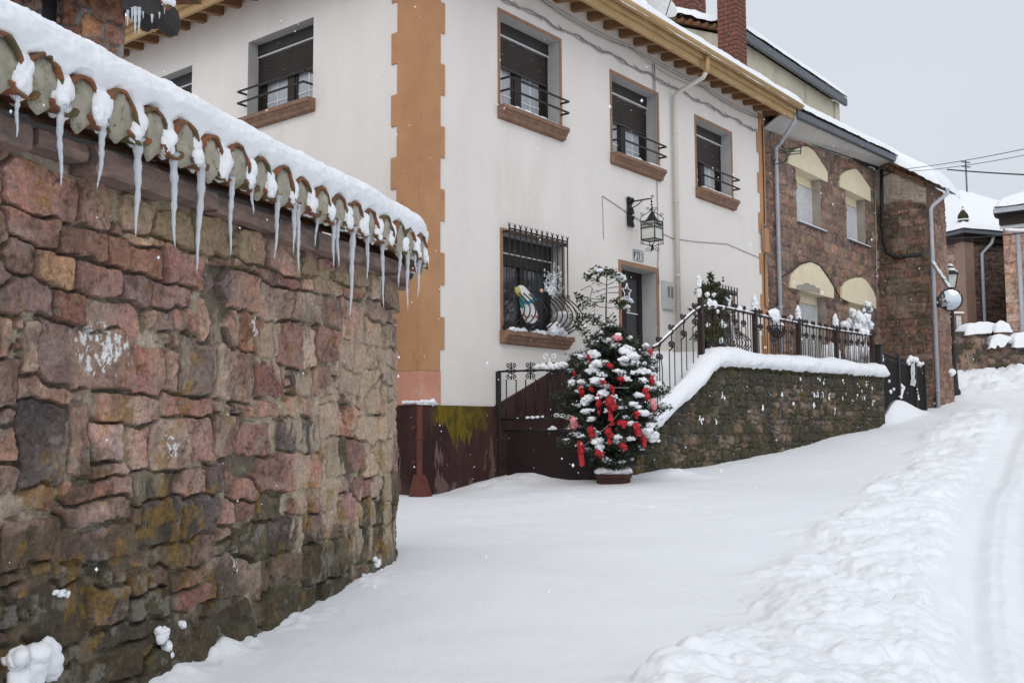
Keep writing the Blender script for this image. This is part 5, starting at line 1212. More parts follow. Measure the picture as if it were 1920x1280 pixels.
for (px, py, r) in [(470, 145, .045), (520, 140, .05), (560, 150, .05), (610, 140, .055), (660, 135, .055), (710, 130, .06), (750, 130, .05), (440, 155, .03), (640, 150, .05), (590, 150, .05), (680, 145, .05), (730, 145, .045)]: mb.blob(gp(px, py), (r*.8, r*1.1, r*.8), int(px), .3, 2)
for (px, py, r) in [(370, 655, .025), (420, 655, .028), (470, 650, .028), (520, 645, .025), (270, 660, .015), (665, 632, .04), (735, 640, .05), (780, 645, .05), (820, 645, .045), (590, 770, .025), (620, 760, .035), (640, 765, .025), (735, 774, .012), (780, 765, .02)]: mb.blob(gp(px, py), (r*.7, r*1.4, r*.8), int(px+py), .35, 2)
part(mb, "gate_snow", M['snow'], gate, True)
mb = MB(); c = gp(590, 75)
for q in (-1, 1): mb.tube(scroll(np.array(gp(590+q*38, 40)), .05, ay*q, az, 1.1, -1.8, n=16), .011, 6)
gt(mb, [(590, 150), (590, 60)], .013); mb.blob(gp(590, 128), (.05, .05, .05), 3, .3); part(mb, "frosted_finial", M['ornament'], gate, True)

# ================================================================== second house: brown sandstone with cream arches
XJ = 19.2; WJ = float(hx(1745, 600, XJ)[0]); XE = 11.61
stoneh = thing("stone_house", "brown sandstone house with cream arch panels and white roller shutters", "house", (15.4, 2, 1.0))
UF = lambda x: x-XE
AR = {}
c6 = lambda x, y, yp=-.015: hc(x/4.2675+1400, y/4.2675+180, yp)
c7 = lambda x, y, yp=-.015: hc(x/3.692+1400, y/3.692+460, yp)
arches = [[c6(*p) for p in [(318, 545), (322, 500), (345, 455), (390, 425), (440, 407), (475, 409), (505, 425), (540, 462), (575, 515), (610, 570), (635, 612), (635, 685)]],
          [c6(*p) for p in [(735, 740), (735, 645), (755, 622), (790, 600), (850, 585), (872, 592), (900, 625), (940, 685), (978, 738), (980, 835)]],
          [c7(*p) for p in [(295, 300), (296, 205), (330, 165), (365, 138), (410, 121), (440, 116), (470, 124), (500, 150), (540, 205), (575, 252), (592, 285), (593, 362)]],
          [c7(*p) for p in [(650, 375), (650, 292), (668, 262), (705, 238), (750, 224), (785, 224), (815, 242), (845, 280), (868, 320), (885, 365), (887, 442)]]]
holes = []; dep = .26
for k, a in enumerate(arches):
    a = np.array(a); zb = float(a[[0, -1], 1].mean()); a[0, 1] = a[-1, 1] = zb-.0; AR[k] = (a, zb)
    x0, x1 = float(a[:, 0].min()), float(a[:, 0].max())
    hx0, hx1 = x0+.30*(x1-x0)*.75, x1-.16*(x1-x0)
    hb = zb-(1.35 if k < 2 else 1.9); holes.append((hx0, hx1, hb, zb))
SH = courses(0, XJ-XE+.1, 0, 8.2, (.17, .32), (.22, .62), 51, ['brown', 'mauve', 'brown', 'red', 'tan', 'grey', 'dark', 'mauve'], gap=.015)
ZB2 = .9
def keepF(u, v):
    x, z = u+XE, v+ZB2; k = np.ones(x.shape, bool)
    for (a, b, c, d) in holes: k &= ~((x > a-.01) & (x < b+.01) & (z > c-.01) & (z < d+.02))
    return k
def stain(seed, k_=.5):
    def f(u, v, c, mk):
        s = sst(.0, .45, fbm(u*.7, v*.35, seed, 4)); c = c*(1-k_*.55*s[..., None])
        t_ = sst(.15, .5, fbm(u*1.6, v*1.4, seed+1, 4)); return c*(1-.4*t_[..., None])+np.array([.24, .19, .15])*.4*t_[..., None]
    return f
SH = [(a, b, c, d, e, tuple((.6*np.array(f)+.4*np.array([.30, .21, .175]))*np.array([.86, .80, .75]))) for a, b, c, d, e, f in SH]
masonry_panel("stone_front", stoneh, (XE, 0, ZB2), (1, 0, 0), XJ-XE, 7.75, .026, SH, 52, (0, -1, 0), keep=keepF, moss=stain(430), mortar=(.17, .135, .11), warp=.02, edge=.03, prot=(.004, .022), face=.007)
for k, (hx0, hx1, hb, zb) in enumerate(holes):
    a, _ = AR[k]
    mb = MB(); mb.box(hx0-.012, hx0, -.005, dep+.1, hb, zb); mb.box(hx1, hx1+.012, -.005, dep+.1, hb, zb); mb.box(hx0, hx1, -.03, dep+.1, hb-.03, hb)
    win = part(mb, "arched_window", M['grey_render'], stoneh)
    mb = MB(); mb.prism([(x, -.06, z) for x, z in a], (0, dep+.1, 0)); ap = part(mb, "arch_panel", M['cream'], win)
    ht_ = zb-.22; mb = MB(); mb.box(hx0+.002, hx1-.002, dep-.03, dep+.06, ht_, zb-.003); part(mb, "shutter_box", M['cream'], win)
    mb = MB(); n = int((ht_-hb)/.055)
    for j in range(n):
        z = hb+j*(ht_-hb)/n; h_ = (ht_-hb)/n; mb.grid(np.array([[(x, dep+d_, z+t_*h_) for t_, d_ in ((0, .03), (.15, .012), (.5, .004), (.85, .012), (1, .03))] for x in (hx0+.03, hx1-.03)]))
    part(mb, "roller_shutter", M['white_shutter'], win)
    for a_, b_ in ((hx1-.045, hx1-.002), (hx0+.002, hx0+.03)):
        mb = MB(); mb.box(a_, b_, dep-.03, dep+.05, hb, ht_-.002); part(mb, "shutter_guide", M['white_shutter'], win)
    if k < 2:
        mb = MB(); mb.box(hx0-.02, hx1+.25, -.09, -.031, hb-.045, hb-.012); part(mb, "sill", M['zinc'], win)
        mb = MB(); mb.box(hx0, hx1+.2, -.085, -.04, hb-.01, hb+.012); part(mb, "sill_snow", M['snow'], win)
    if k == 2:          # plaster fallen off above the shutter
        pts = [c7(*p, -.064) for p in [(342, 305), (345, 280), (370, 268), (385, 275), (400, 262), (425, 258), (445, 272), (470, 275), (488, 300), (492, 290), (506, 295), (507, 335)]]
        mb = MB(); mb.prism([(x, -.061, z) for x, z in pts], (0, -.003, 0)); part(mb, "bare_patch", M['grey_render'], ap)
# sloping soffit, gutter, roof and snow
g0_ = hc(1490, 212, -.62); g1_ = hc(1682, 300, -.62); w0_ = hc(1440, 247, 0); w1_ = hc(1640, 316, 0)
GZ0, GZ1 = g0_[1]-.02, g1_[1]-.02; X0G, X1G = g0_[0], g1_[0]
mb = MB(); mb.hexa([(XE+.0, 0, w0_[1]), (X1G, 0, w1_[1]+.02), (X1G, 0, w1_[1]+.06), (XE, 0, w0_[1]+.04)], [(XE, -.58, GZ0-.02), (X1G, -.58, GZ1-.02), (X1G, -.58, GZ1+.02), (XE, -.58, GZ0+.02)])
part(mb, "soffit", M['soffit'], stoneh)
mb = MB(); mb.hexa([(X0G-.02, -.70, GZ0-.09), (X1G+.03, -.70, GZ1-.09), (X1G+.03, -.70, GZ1+.09), (X0G-.02, -.70, GZ0+.09)], [(X0G-.02, -.57, GZ0-.09), (X1G+.03, -.57, GZ1-.09), (X1G+.03, -.57, GZ1+.09), (X0G-.02, -.57, GZ0+.09)])
part(mb, "gutter", M['zinc'], stoneh, bevel=.02)
mb = MB(); mb.hexa([(XE, -.6, GZ0+.02), (X1G, -.6, GZ1+.02), (X1G, -.6, GZ1+.09), (XE, -.6, GZ0+.09)], [(XE, 3.6, GZ0+1.0), (X1G, 3.6, GZ1+1.0), (X1G, 3.6, GZ1+1.08), (XE, 3.6, GZ0+1.08)])
rf2 = part(mb, "roof", M['terracotta'], stoneh)
xx = np.linspace(XE-.2, X1G+.25, 170); yy = np.concatenate([np.linspace(-.74, .2, 40), np.linspace(.25, 3.4, 25)]); X, Y = np.meshgrid(xx, yy, indexing='ij')
base = GZ0+(GZ1-GZ0)*(X-XE)/(X1G-XE)+.07; th = .30*np.sqrt(np.clip((Y+.75)/.2, 0, 1)); Z = base+.235*(Y+.6)+th+.03*fbm(X*1.4, Y*1.5, 440, 3)+.015*fbm(X*7, Y*7, 441, 3)
link_mesh("snow_cover", raw_grid("snow_cover", np.stack([X, Y, Z], -1)-OFF[stoneh.name], None, None, M['snow']), rf2)
dp = [hc(x, y, -.66 if i == 0 else -.1) for i, (x, y) in enumerate([(1489, 222), (1455, 270), (1459, 400), (1464, 580)])]
mb = MB(); xg = dp[0][0]; xw = dp[1][0]; mb.tube([(xg, -.66, GZ0-.05), (xg, -.66, GZ0-.22), (xg-.03, -.60, GZ0-.32), (xw+.05, -.18, GZ0-.62), (xw, -.1, GZ0-.72), (xw, -.09, GZ0-1.0), (xw+.02, -.09, 2.4)], .05, 10)
for z in (6.6, 5.2, 3.9): mb.lathe((xw+.01, -.09, z), [(.057, 0), (.057, .05)], 12)
part(mb, "downpipe", M['pipe'], stoneh, True)
mb = MB(); P_ = [c6(*p, -.05) for p in [(185, 205), (300, 265), (480, 350), (620, 415), (800, 480), (960, 555), (1050, 580), (1110, 575)]]
for dz, r in ((0, .028), (.05, .018), (-.05, .014)): mb.tube([(x, -.05-.01*j, z+dz+.02*math.sin(j*2.1)) for j, (x, z) in enumerate(P_)], r, 6)
P_ = [c7(*p, -.04) for p in [(215, 230), (290, 190), (360, 130), (440, 110), (500, 140), (560, 225), (600, 290), (640, 365), (700, 395)]]; mb.tube([(x, -.07, z) for x, z in P_], .016, 6)
P_ = [c7(*p, -.04) for p in [(245, 265), (300, 310), (345, 340)]]; mb.tube([(x, -.05, z) for x, z in P_], .01, 5)
part(mb, "wall_cables", M['cable'], stoneh, True)
mb = MB(); mb.tube([(hc(1638, 320)[0], -.03, 8.5), (hc(1638, 320)[0]-.08, -.03, 6.6), (hc(1640, 500)[0]-.05, -.03, 4.2)], .02, 5); part(mb, "wall_cables", M['cable_grey'], stoneh, True)
# folding clothes-line frame by the pipe
mb = MB(); f_ = lambda x, y, yp: (lambda q: (q[0], yp, q[1]))(c6(x, y, yp))
mb.tube([f_(255, 365, -.1), f_(300, 420, -.3)], .015, 5)
for p, q in [((255, 440), (375, 415)), ((265, 460), (370, 440)), ((330, 450), (435, 440)), ((335, 470), (430, 460)), ((340, 430), (440, 410)), ((300, 430), (330, 480)), ((435, 405), (430, 465)), ((215, 550), (290, 535)), ((290, 535), (325, 505)), ((215, 545), (235, 500)), ((320, 480), (322, 515)), ((280, 425), (310, 470))]: mb.tube([f_(*p, -.25), f_(*q, -.45)], .013, 5)
al = single(mb, "clothes_airer", M['green_paint'], "small green metal airer fixed to the downpipe under the grey gutter", "clothes airer")

# ================================================================== stone annex at the bend of the street
annex = thing("stone_annex", "narrow brown stone annex jutting into the street with a tiled verge and grey pipe", "annex", (20, -.6, 1.4))
gy = np.array([hx(*p, XJ) for p in [(1636, 306), (1742, 350)]]); W_ = -WJ
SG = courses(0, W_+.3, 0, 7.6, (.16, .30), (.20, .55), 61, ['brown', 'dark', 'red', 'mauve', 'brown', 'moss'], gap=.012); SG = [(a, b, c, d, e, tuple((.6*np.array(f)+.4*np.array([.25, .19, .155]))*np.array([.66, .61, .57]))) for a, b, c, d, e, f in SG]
gz = lambda u: np.interp(u, [0, W_], [gy[0][1], gy[1][1]])
zr = hx(1700, 377, XJ)[1]
def plG(u, v, c, mk):
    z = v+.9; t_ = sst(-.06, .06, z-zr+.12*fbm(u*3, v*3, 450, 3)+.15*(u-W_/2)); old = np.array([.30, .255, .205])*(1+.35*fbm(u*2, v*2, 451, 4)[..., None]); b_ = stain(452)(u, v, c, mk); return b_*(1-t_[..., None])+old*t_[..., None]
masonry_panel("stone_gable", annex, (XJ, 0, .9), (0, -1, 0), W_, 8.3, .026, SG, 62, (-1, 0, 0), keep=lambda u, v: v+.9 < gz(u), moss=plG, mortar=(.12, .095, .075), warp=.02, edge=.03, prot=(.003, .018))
S3 = courses(0, 2.4, 0, 7.6, (.18, .34), (.2, .5), 63, ['red', 'rust', 'brown', 'mauve', 'tan'], gap=.012); S3 = [(a, b, c, d, e, tuple((.55*np.array(f)+.45*np.array([.30, .21, .17]))*np.array([.80, .74, .70]))) for a, b, c, d, e, f in S3]
XA = float(hc(1788, 700, WJ)[0]); zA = float(hc(1752, 350, WJ)[1]); LA = XA-XJ
U = np.arange(0, LA, .026); V = np.arange(0, zA-.9, .026); ht, colr, mk, bs = rubble(U, V, .026, S3, 64, mortar=(.2, .13, .1), warp=.02, edge=.03, prot=(.003, .02)); uu, vv = np.meshgrid(U, V, indexing='ij'); colr = stain(455)(uu, vv, colr, mk)
bt = np.clip(1-vv/7.5, 0, 1)**1.3*.30                       # battered far corner
P = np.stack([XJ+uu*(1-.0)-(uu/LA)*(1-np.clip(1-vv/7.5, 0, 1))*.25*(1+.3*fbm(vv*1.6, 0*vv, 9, 3)), WJ-ht-.0*uu, .9+vv], -1)-OFF[annex.name]
link_mesh("stone_front", raw_grid("stone_front", P, None, colr, M['stone_far']), annex)
mb = MB(); mb.prism([(XJ+.02, WJ+.02, .6), (XA-.02, WJ+.02, .6), (XA-.3, WJ+.02, zA-.05), (XJ+.02, WJ+.02, zA-.05)], (0, W_+2, 0)); part(mb, "wall_core", M['slab'], annex)
v0, v1 = (XJ, 0.02, gy[0][1]), (XJ, WJ-.0, gy[1][1])
mb = MB(); rg = random.Random(12)
for j in range(7):
    t0, t1 = j/7, (j+.96)/7; a = np.array(v0)*(1-t0)+np.array(v1)*t0; b = np.array(v0)*(1-t1)+np.array(v1)*t1; o = rg.uniform(-.03, .03)
    for dz, dx in ((0, -.06+o), (.075, -.10-o)):
        mb.hexa([(XJ+dx, a[1], a[2]+dz), (XJ+dx, b[1], b[2]+dz), (XJ+dx, b[1], b[2]+dz+.06), (XJ+dx, a[1], a[2]+dz+.06)], [(XJ+.3, a[1], a[2]+dz), (XJ+.3, b[1], b[2]+dz), (XJ+.3, b[1], b[2]+dz+.06), (XJ+.3, a[1], a[2]+dz+.06)])
vg = part(mb, "verge_tiles", M['terracotta'], annex)
mb = MB(); mb.hexa([(XJ-.05, .1, gy[0][1]+.14), (XA+.1, .1, gy[0][1]+.14), (XA+.1, .1, gy[0][1]+.2), (XJ-.05, .1, gy[0][1]+.2)], [(XJ-.05, WJ-.35, gy[1][1]+.06), (XA+.1, WJ-.35, gy[1][1]+.06), (XA+.1, WJ-.35, gy[1][1]+.12), (XJ-.05, WJ-.35, gy[1][1]+.12)]); rf3 = part(mb, "roof", M['terracotta'], annex)
xx = np.linspace(XJ-.28, XA-.05, 80); yy = np.linspace(.9, WJ-.42, 90); X, Y = np.meshgrid(xx, yy, indexing='ij'); sl = (gy[0][1]-gy[1][1])/(W_)
ee = np.minimum(np.minimum(X-(XJ-.29), XA-.04-X), Y-(WJ-.43)); th = .5*np.sqrt(np.clip(ee/.28, 0, 1)); Z = gy[0][1]+.18+sl*Y+th+.05*fbm(X*2, Y*2, 460, 3)-.10*sst(.12, .0, ee)*np.abs(fbm(X*5, Y*5, 461, 3))
link_mesh("snow_cover", raw_grid("snow_cover", np.stack([X, Y, Z], -1)-OFF[annex.name], None, None, M['snow']), rf3)
pz = float(hc(1738, 385, WJ-.1)[1]); ptop = float(hc(1765, 350, WJ-.5)[1]); px3 = XJ+.10
mb = MB(); mb.tube([(px3+.25, WJ-.5, ptop+.05), (px3+.25, WJ-.5, ptop-.06), (px3+.2, WJ-.45, ptop-.14), (px3+.02, WJ-.14, pz+.05), (px3, WJ-.09, pz-.06), (px3, WJ-.09, pz-.4), (px3, WJ-.09, 1.25)], .055, 10)
for z in (pz-.5, 4.0, 2.1): mb.lathe((px3, WJ-.09, z), [(.062, 0), (.062, .04)], 12)
part(mb, "downpipe", M['pipe'], annex, True)
mb = MB(); kx = XJ-.04; K = lambda x, y: (lambda q: (kx, q[0], q[1]))(hx(x, y, kx))
mb.tube([K(1653, 318), K(1654, 400), K(1657, 450), K(1664, 474), K(1680, 482), K(1728, 477)], .05, 8); mb.tube([K(1656, 330), K(1675, 322), K(1690, 330)], .016, 5)
for j in range(14): mb.tube([K(1650+j*3, 312+j*1.2), K(1656+j*3.5+4*math.sin(j*5), 318+7*math.sin(j*3)), K(1670+j*4, 322+j*1.6)], .010, 5)
part(mb, "wall_cables", M['cable'], annex, True)

# ------------------------------------------------------------------ black fence closing the yard
fence = thing("yard_fence", "black metal bar fence with sheet backing between terrace and stone annex", "fence", (16, -1.75, 1.2))
FA = np.array([13.95, -1.80]); FB = np.array([XJ-.03, WJ+.10]); 
def fpt(px, py):                                # on the vertical plane through FA, FB
    d = ray(px, py); A = h2w(FA[0], FA[1], 0)[:2]; B = h2w(FB[0], FB[1], 0)[:2]; n = np.array([-(B-A)[1], (B-A)[0]]); t = (A @ n)/(d[:2] @ n); q = d[:2]*t; return np.array([*w2h(*q), EYE+d[2]*t])
cF = lambda x, y: fpt(x/8.53+1630, y/8.53+630)
tops = [cF(150, 235), cF(450, 320), cF(720, 400), cF(870, 460)]; bots = [cF(150, 960), cF(450, 1000), cF(725, 1050), cF(875, 1170)]
for k, (t_, b_) in enumerate(zip(tops, bots)):
    mb = MB(); s_ = .07 if k == 0 else .045; mb.box(t_[0]-s_, t_[0]+s_, t_[1]-s_, t_[1]+s_, .7, t_[2]+(.12 if k == 0 else .03)); 
    if k == 0: mb.box(t_[0]-.11, t_[0]+.11, t_[1]-.11, t_[1]+.11, t_[2]+.122, t_[2]+.15)
    part(mb, "post", M['iron'], fence)
for k in range(3):
    a, b = tops[k], tops[k+1]; mb = MB(); mb.bar(a-[0, 0, .02], b-[0, 0, .02], .03, .03); mb.bar(a-[0, 0, .14], b-[0, 0, .14], .02, .02); n = max(4, int(np.hypot(*(b-a)[:2])/.11))
    for j in range(1, n):
        q = a+(b-a)*j/n; mb.bar((q[0], q[1], .9), (q[0], q[1], q[2]-.03), .016, .016)
    part(mb, "bar_panel", M['iron'], fence)
    mb = MB(); mb.hexa([(a[0], a[1]+.05, .9), (b[0], b[1]+.05, .9), (b[0], b[1]+.05, b[2]-.16), (a[0], a[1]+.05, a[2]-.16)], [(a[0], a[1]+.06, .9), (b[0], b[1]+.06, .9), (b[0], b[1]+.06, b[2]-.16), (a[0], a[1]+.06, a[2]-.16)]); part(mb, "backing_sheet", M['iron'], fence)
mb = MB()
for j, (x, y, r) in enumerate([(150, 170, .05), (600, 400, .07), (640, 370, .10), (690, 380, .10), (735, 380, .09), (615, 440, .06), (760, 440, .07), (800, 450, .06), (840, 435, .05), (500, 800, .06), (515, 830, .07), (500, 870, .07), (490, 920, .06), (480, 960, .07), (740, 850, .04), (755, 960, .05), (765, 1000, .05), (745, 900, .04), (190, 380, .05), (185, 320, .04), (300, 720, .04), (370, 850, .04), (320, 890, .05)]):
    q = cF(x, y); mb.blob((q[0], q[1]-.03, q[2]), (r*1.2, r*.7, r), j, .35, 2.2, lo=True)
part(mb, "fence_snow", M['snow'], fence, True)
mb = MB(); A = [cF(640, 440), cF(690, 430), cF(700, 600), cF(690, 660), cF(715, 720), cF(695, 805), cF(620, 780), (cF(640, 690)), cF(628, 560)]
mb.prism([(q[0], q[1]-.05, q[2]) for q in A], (0, -.006, 0)); bn = single(mb, "hanging_banner", M['sign_white'], "narrow white printed banner hanging crumpled on the black yard fence", "banner")
mb = MB()
for x, y in [(655, 580), (668, 590), (650, 610), (672, 560), (665, 700), (680, 715), (655, 730), (670, 690), (650, 755)]:
    q = cF(x, y); mb.box(q[0]-.035, q[0]+.035, q[1]-.062, q[1]-.057, q[2]-.012, q[2]+.012)
M['banner_ink'] = mat("faded_print", (.25, .27, .36), (.45, .25, .25), 6); part(mb, "faded_print", M['banner_ink'], bn)

# ================================================================== taller cream building behind the roofs
back = thing("cream_building", "taller weathered cream building with a grey gutter rising behind the roofs", "building", (19, 4, 8))
YB = 2.5; XB0, XB1 = float(hc(1378, 70, YB)[0]), float(hc(1570, 200, YB)[0])
zg0, zg1 = float(hc(1400, 84, YB-.28)[1]), float(hc(1581, 187, YB-.28)[1]); ZBk = (zg0+zg1)/2
vA, vB = hx(1345, 62, XB0), hx(1282, 50, XB0); RS = max(.12, (vB[1]-vA[1])/(vB[0]-vA[0])); ZV_ = vA[1]-RS*(vA[0]-YB)
mb = MB(); mb.prism([(XB0, YB, 6.5), (XB0, YB, ZBk+.1), (XB0, YB+6, ZBk+.1+RS*6), (XB0, YB+6, 6.5)], (XB1-XB0, 0, 0)); part(mb, "wall", M['cream_old'], back)
mb = MB(); mb.box(XB0-.2, XB1+.12, YB-.32, YB-.2, ZBk-.02, ZBk+.24); part(mb, "gutter", M['zinc'], back, bevel=.03)
mb = MB(); mb.hexa([(XB0-.16, YB-.2, ZBk+.12), (XB1+.1, YB-.2, ZBk+.12), (XB1+.1, YB-.2, ZBk+.22), (XB0-.16, YB-.2, ZBk+.22)], [(XB0-.16, YB+6, ZBk+.12+RS*6.2), (XB1+.1, YB+6, ZBk+.12+RS*6.2), (XB1+.1, YB+6, ZBk+.22+RS*6.2), (XB0-.16, YB+6, ZBk+.22+RS*6.2)])
rg = random.Random(6)
for y in np.arange(YB, YB+6, .26): mb.tube([(XB0-.22, y, ZBk+.20+RS*(y-YB+.2)+rg.uniform(-.02, .02)), (XB0+.4, y, ZBk+.24+RS*(y-YB+.2))], .07, 8)
rfb = part(mb, "roof", M['terracotta'], back)
X, Y = np.meshgrid(np.linspace(XB0-.3, XB1+.14, 130), np.linspace(YB-.34, YB+6, 90), indexing='ij'); e = np.minimum(np.minimum(X-XB0+.31, XB1+.15-X), Y-YB+.35); Z = ZBk+.24+.3*np.sqrt(np.clip(e/.25, 0, 1))+RS*(Y-YB+.3)+.03*fbm(X*1.5, Y*1.5, 470, 3)+.07*fbm(X*3, Y*3.5, 480, 3)*np.exp(-(X-XB0+.3)/.4)
link_mesh("snow_cover", raw_grid("snow_cover", np.stack([X, Y, Z], -1)-OFF[back.name], None, None, M['snow']), rfb)
c2 = hx(1290, 38, XB0+.9); chimney("chimney", back, XB0+.9, float(c2[0]), float(c2[1])-.9, float(c2[1])+2.6, .80, .80, .14, .30)
mb = MB(); zl = ZBk-1.0
for a, b in ((XB0+1.2, XB0+3.0), (XB0+3.1, XB0+4.9)):
    for k in range(9): mb.box(a, b, YB-.03, YB-.004, zl-.85+.1*k, zl-.80+.1*k)
part(mb, "slatted_shutter", M['white_shutter'], back)
mb = MB(); mb.box(XB0+1.1, XB0+5.0, YB-.008, YB-.003, zl-.95, zl+.1); part(mb, "shutter_recess", M['grey_render'], back)
mb = MB(); mb.box(XB0+.6, XB0+5.4, YB-.10, YB-.003, zl+.14, zl+.20); mb.tube([(XB0+2, YB-.03, zl+.3), (XB0+4, YB-.04, zl+.22), (XB0+5.3, YB-.03, zl+.28)], .03, 6); part(mb, "rusty_ledge", M['grey_render'], back)
mb = MB(); mb.box(XB1-.35, XB1+.04, YB-.06, YB-.004, 6.5, ZBk+.1); part(mb, "corner_pier", M['cream_old'], back)
q = at(1240, 8, 27.5); hq_ = w2h(q[0], q[1]); dish = thing("satellite_dish", "white satellite dish with an orange feed above the snowy roof edge", "satellite dish", (hq_[0], hq_[1], q[2]-.9))
mb = MB(); ax = np.array([-.35, -.8, .45]); ax /= np.linalg.norm(ax); u = np.cross(ax, [0, 0, 1]); u /= np.linalg.norm(u); w = np.cross(u, ax); c = np.array([hq_[0], hq_[1], q[2]])
rings = [[c+ax*(.16*(r/.45)**2-.16)+(u*math.cos(t)+w*math.sin(t))*r*1.15 for t in np.linspace(0, 2*math.pi, 30)] for r in np.linspace(.01, .45, 8)]; mb.grid(np.array(rings)); part(mb, "dish", M['sign_white'], dish, True)
mb = MB(); mb.tube([c-w*.45, c+ax*.45-w*.2], .015, 6); mb.tube([c-ax*.18, c-ax*.3-np.array([0, 0, .2]), c-ax*.3-np.array([0, 0, 1.1])], .03, 8); mb.tube([c-ax*.2-w*.3, c-ax*.2-w*.3+np.array([.75, 0, .15])], .03, 6); part(mb, "mount", M['zinc'], dish, True)
mb = MB(); mb.lathe(c+ax*.42-w*.22, [(.03, 0), (.05, .02), (.05, .09), (.03, .11)], 10); part(mb, "feed_horn", mat("orange_cap", (.55, .2, .06)), dish, True)

# ================================================================== neighbour at the upper left (world frame)
nb_ = thing("rubble_house", "stone house with large pointed rubble and a dark drainpipe behind the snowy wall", "house", (-4.5, 9, 0), 'W')
XR = at(233, 60, 9.0)[0]
NS = []
for cx, cy, w, h, c in [(755/6, 150/6, 190/6, 340/6, 'red'), (925/6, 45/6, 130/6, 120/6, 'red'), (1200/6, 110/6, 400/6, 300/6, 'rust'), (1025/6, 290/6, 240/6, 240/6, 'ochre'), (1280/6, 390/6, 200/6, 260/6, 'mauve'), (420/6, 30/6, 200/6, 130/6, 'brown'), (1190/6, 580/6, 300/6, 80/6, 'tan'), (850/6, 350/6, 160/6, 90/6, 'brown'), (250/6, -60/6, 220/6, 150/6, 'red'), (1050/6, 480/6, 220/6, 80/6, 'brown')]:
    a = at(cx-w/2, cy, 9.0); b = at(cx+w/2, cy, 9.0); t_ = at(cx, cy-h/2, 9.0); d_ = at(cx, cy+h/2, 9.0)
    NS.append(((a[0]+b[0])/2+6.0, (t_[2]+d_[2])/2-1.5, b[0]-a[0], t_[2]-d_[2], .03, tuple(np.array(PAL[c])*np.array([.92, .78, .70]))))
NS = fill(NS, 0, XR+6.0, 0, 4.2, 14, lambda v: ['red', 'brown', 'mauve', 'rust', 'tan'], big=.3)
def roundc(u): return u
masonry_panel("rubble_front", nb_, (-6.0, 9.0, 1.5), (1, 0, 0), XR+6.0-.0, 4.2, .012, NS, 71, (0, -1, 0), m='stone', mortar=(.22, .215, .20), warp=.02, edge=.03, prot=(.015, .04), face=.012)
mb = MB(); mb.prism([(-6.0, 9.02, -.5), (XR-.004, 9.02, -.5), (XR*13.6/9, 13, -.5), (-8.5, 13, -.5)], (0, 0, 6.2)); part(mb, "wall_core", M['slab'], nb_)
a = at(95, 10, 8.9); mb = MB(); mb.tube([(a[0], 8.88, 5.7), (a[0], 8.88, 1.5)], .062, 14); part(mb, "drainpipe", M['iron'], nb_, True)
mb = MB(); e0 = at(232, 0, 8.7); e1 = at(305, 30, 8.7)
pe = [at(x/6, y/6, 8.7) for x, y in [(1375, -120), (1375, 105), (1440, 120), (1480, 85), (1560, 78), (1660, 168), (1790, 160), (1830, 30), (1800, -120)]]
mb.prism(pe, (0, .5, 0)); mb.box(-6, e0[0], 8.5, 9.2, at(0, -30, 8.7)[2], at(0, -30, 8.7)[2]+.2); eb = part(mb, "eaves_beam", M['iron'], nb_)
mb = MB(); a, b = at(1830/6, -10, 8.6), at(1905/6, 95/6, 8.6); mb.tube([a-[0.1, 0, -.1], b], .03, 8); mb.box(-6, b[0], 8.4, 9.5, at(0, -60, 8.7)[2], at(0, -60, 8.7)[2]+.08); part(mb, "roof", M['terracotta'], nb_)
mb = MB(); mb.blob(at(1890/6, 10/6, 8.6), .06, 3, .3); mb.box(-6, b[0]-.1, 8.45, 9.5, at(0, -60, 8.7)[2]+.082, at(0, -60, 8.7)[2]+.4); part(mb, "snow_cover", M['snow'], nb_)
NI = [(1440, 120, 305, .012), (1490, 90, 250, .012), (1527, 85, 390, .020), (1570, 90, 392, .018), (1612, 130, 215, .007), (1712, 165, 265, .014), (1795, 140, 215, .008), (1853, 60, 165, .007)]
for k, (x, y0, y1, r) in enumerate(NI):
    a, b = at(x/6, y0/6, 8.68), at(x/6, y1/6, 8.68); t_ = np.linspace(0, 1, 16); mb = MB()
    mb.tube(np.stack([a[0]+0*t_, a[1]+0*t_, a[2]+(b[2]-a[2])*t_], -1), r*(1-t_)**.8*(1+.15*np.sin(t_*25+k))+.001, 8)
    single(mb, "icicle", M['ice'], "%s icicle under the dark beam end at the top left, %s from the left" % ("thick" if r > .015 else "thin", ORD[k]), "icicle", 'W', "icicles under the dark eaves beam", True, base=(a[0], a[1], b[2]))
# ================================================================== potted fir with red bows
TY = -2.22; TX = float(hc(1150, 890, TY)[0]); TZ = float(g0(*h2w(TX, TY, 0)[:2]))-.14
zt_tree = float(hc(1157, 608, TY)[1])
mp_ = lambda x, y, dy=0.0: (lambda q: np.array([q[0], TY+dy, q[1]]))(hc(x/3.557+1000, y/3.557+560, TY+dy))
planter = thing("plant_pot", "round terracotta pot of the bow-covered fir, snow lying on its rim", "plant pot", (TX, TY, TZ-.1))
mb = MB(); mb.lathe((TX, TY, TZ-.15), [(.19, 0), (.215, .15), (.245, .36), (.262, .365), (.262, .415), (.235, .415), (.23, .36), (.02, .35)], 28); part(mb, "pot", M['pot'], planter, True)
mb = MB(); rg = random.Random(4); mb.lathe((TX, TY, TZ+.20), [(.22, 0), (.235, .03), (.23, .07), (.17, .10), (.02, .11)], 28)
for k in range(16): a = k*.39; mb.blob((TX+.2*math.cos(a), TY+.2*math.sin(a), TZ+.29+rg.uniform(-.01, .03)), (.07, .06, rg.uniform(.03, .06)), k, .3, 2)
part(mb, "snow", M['snow'], planter, True)
fir = thing("potted_fir", "small snow-laden fir hung with red bows in a pot by the gate", "fir tree", (TX, TY, TZ+.2))
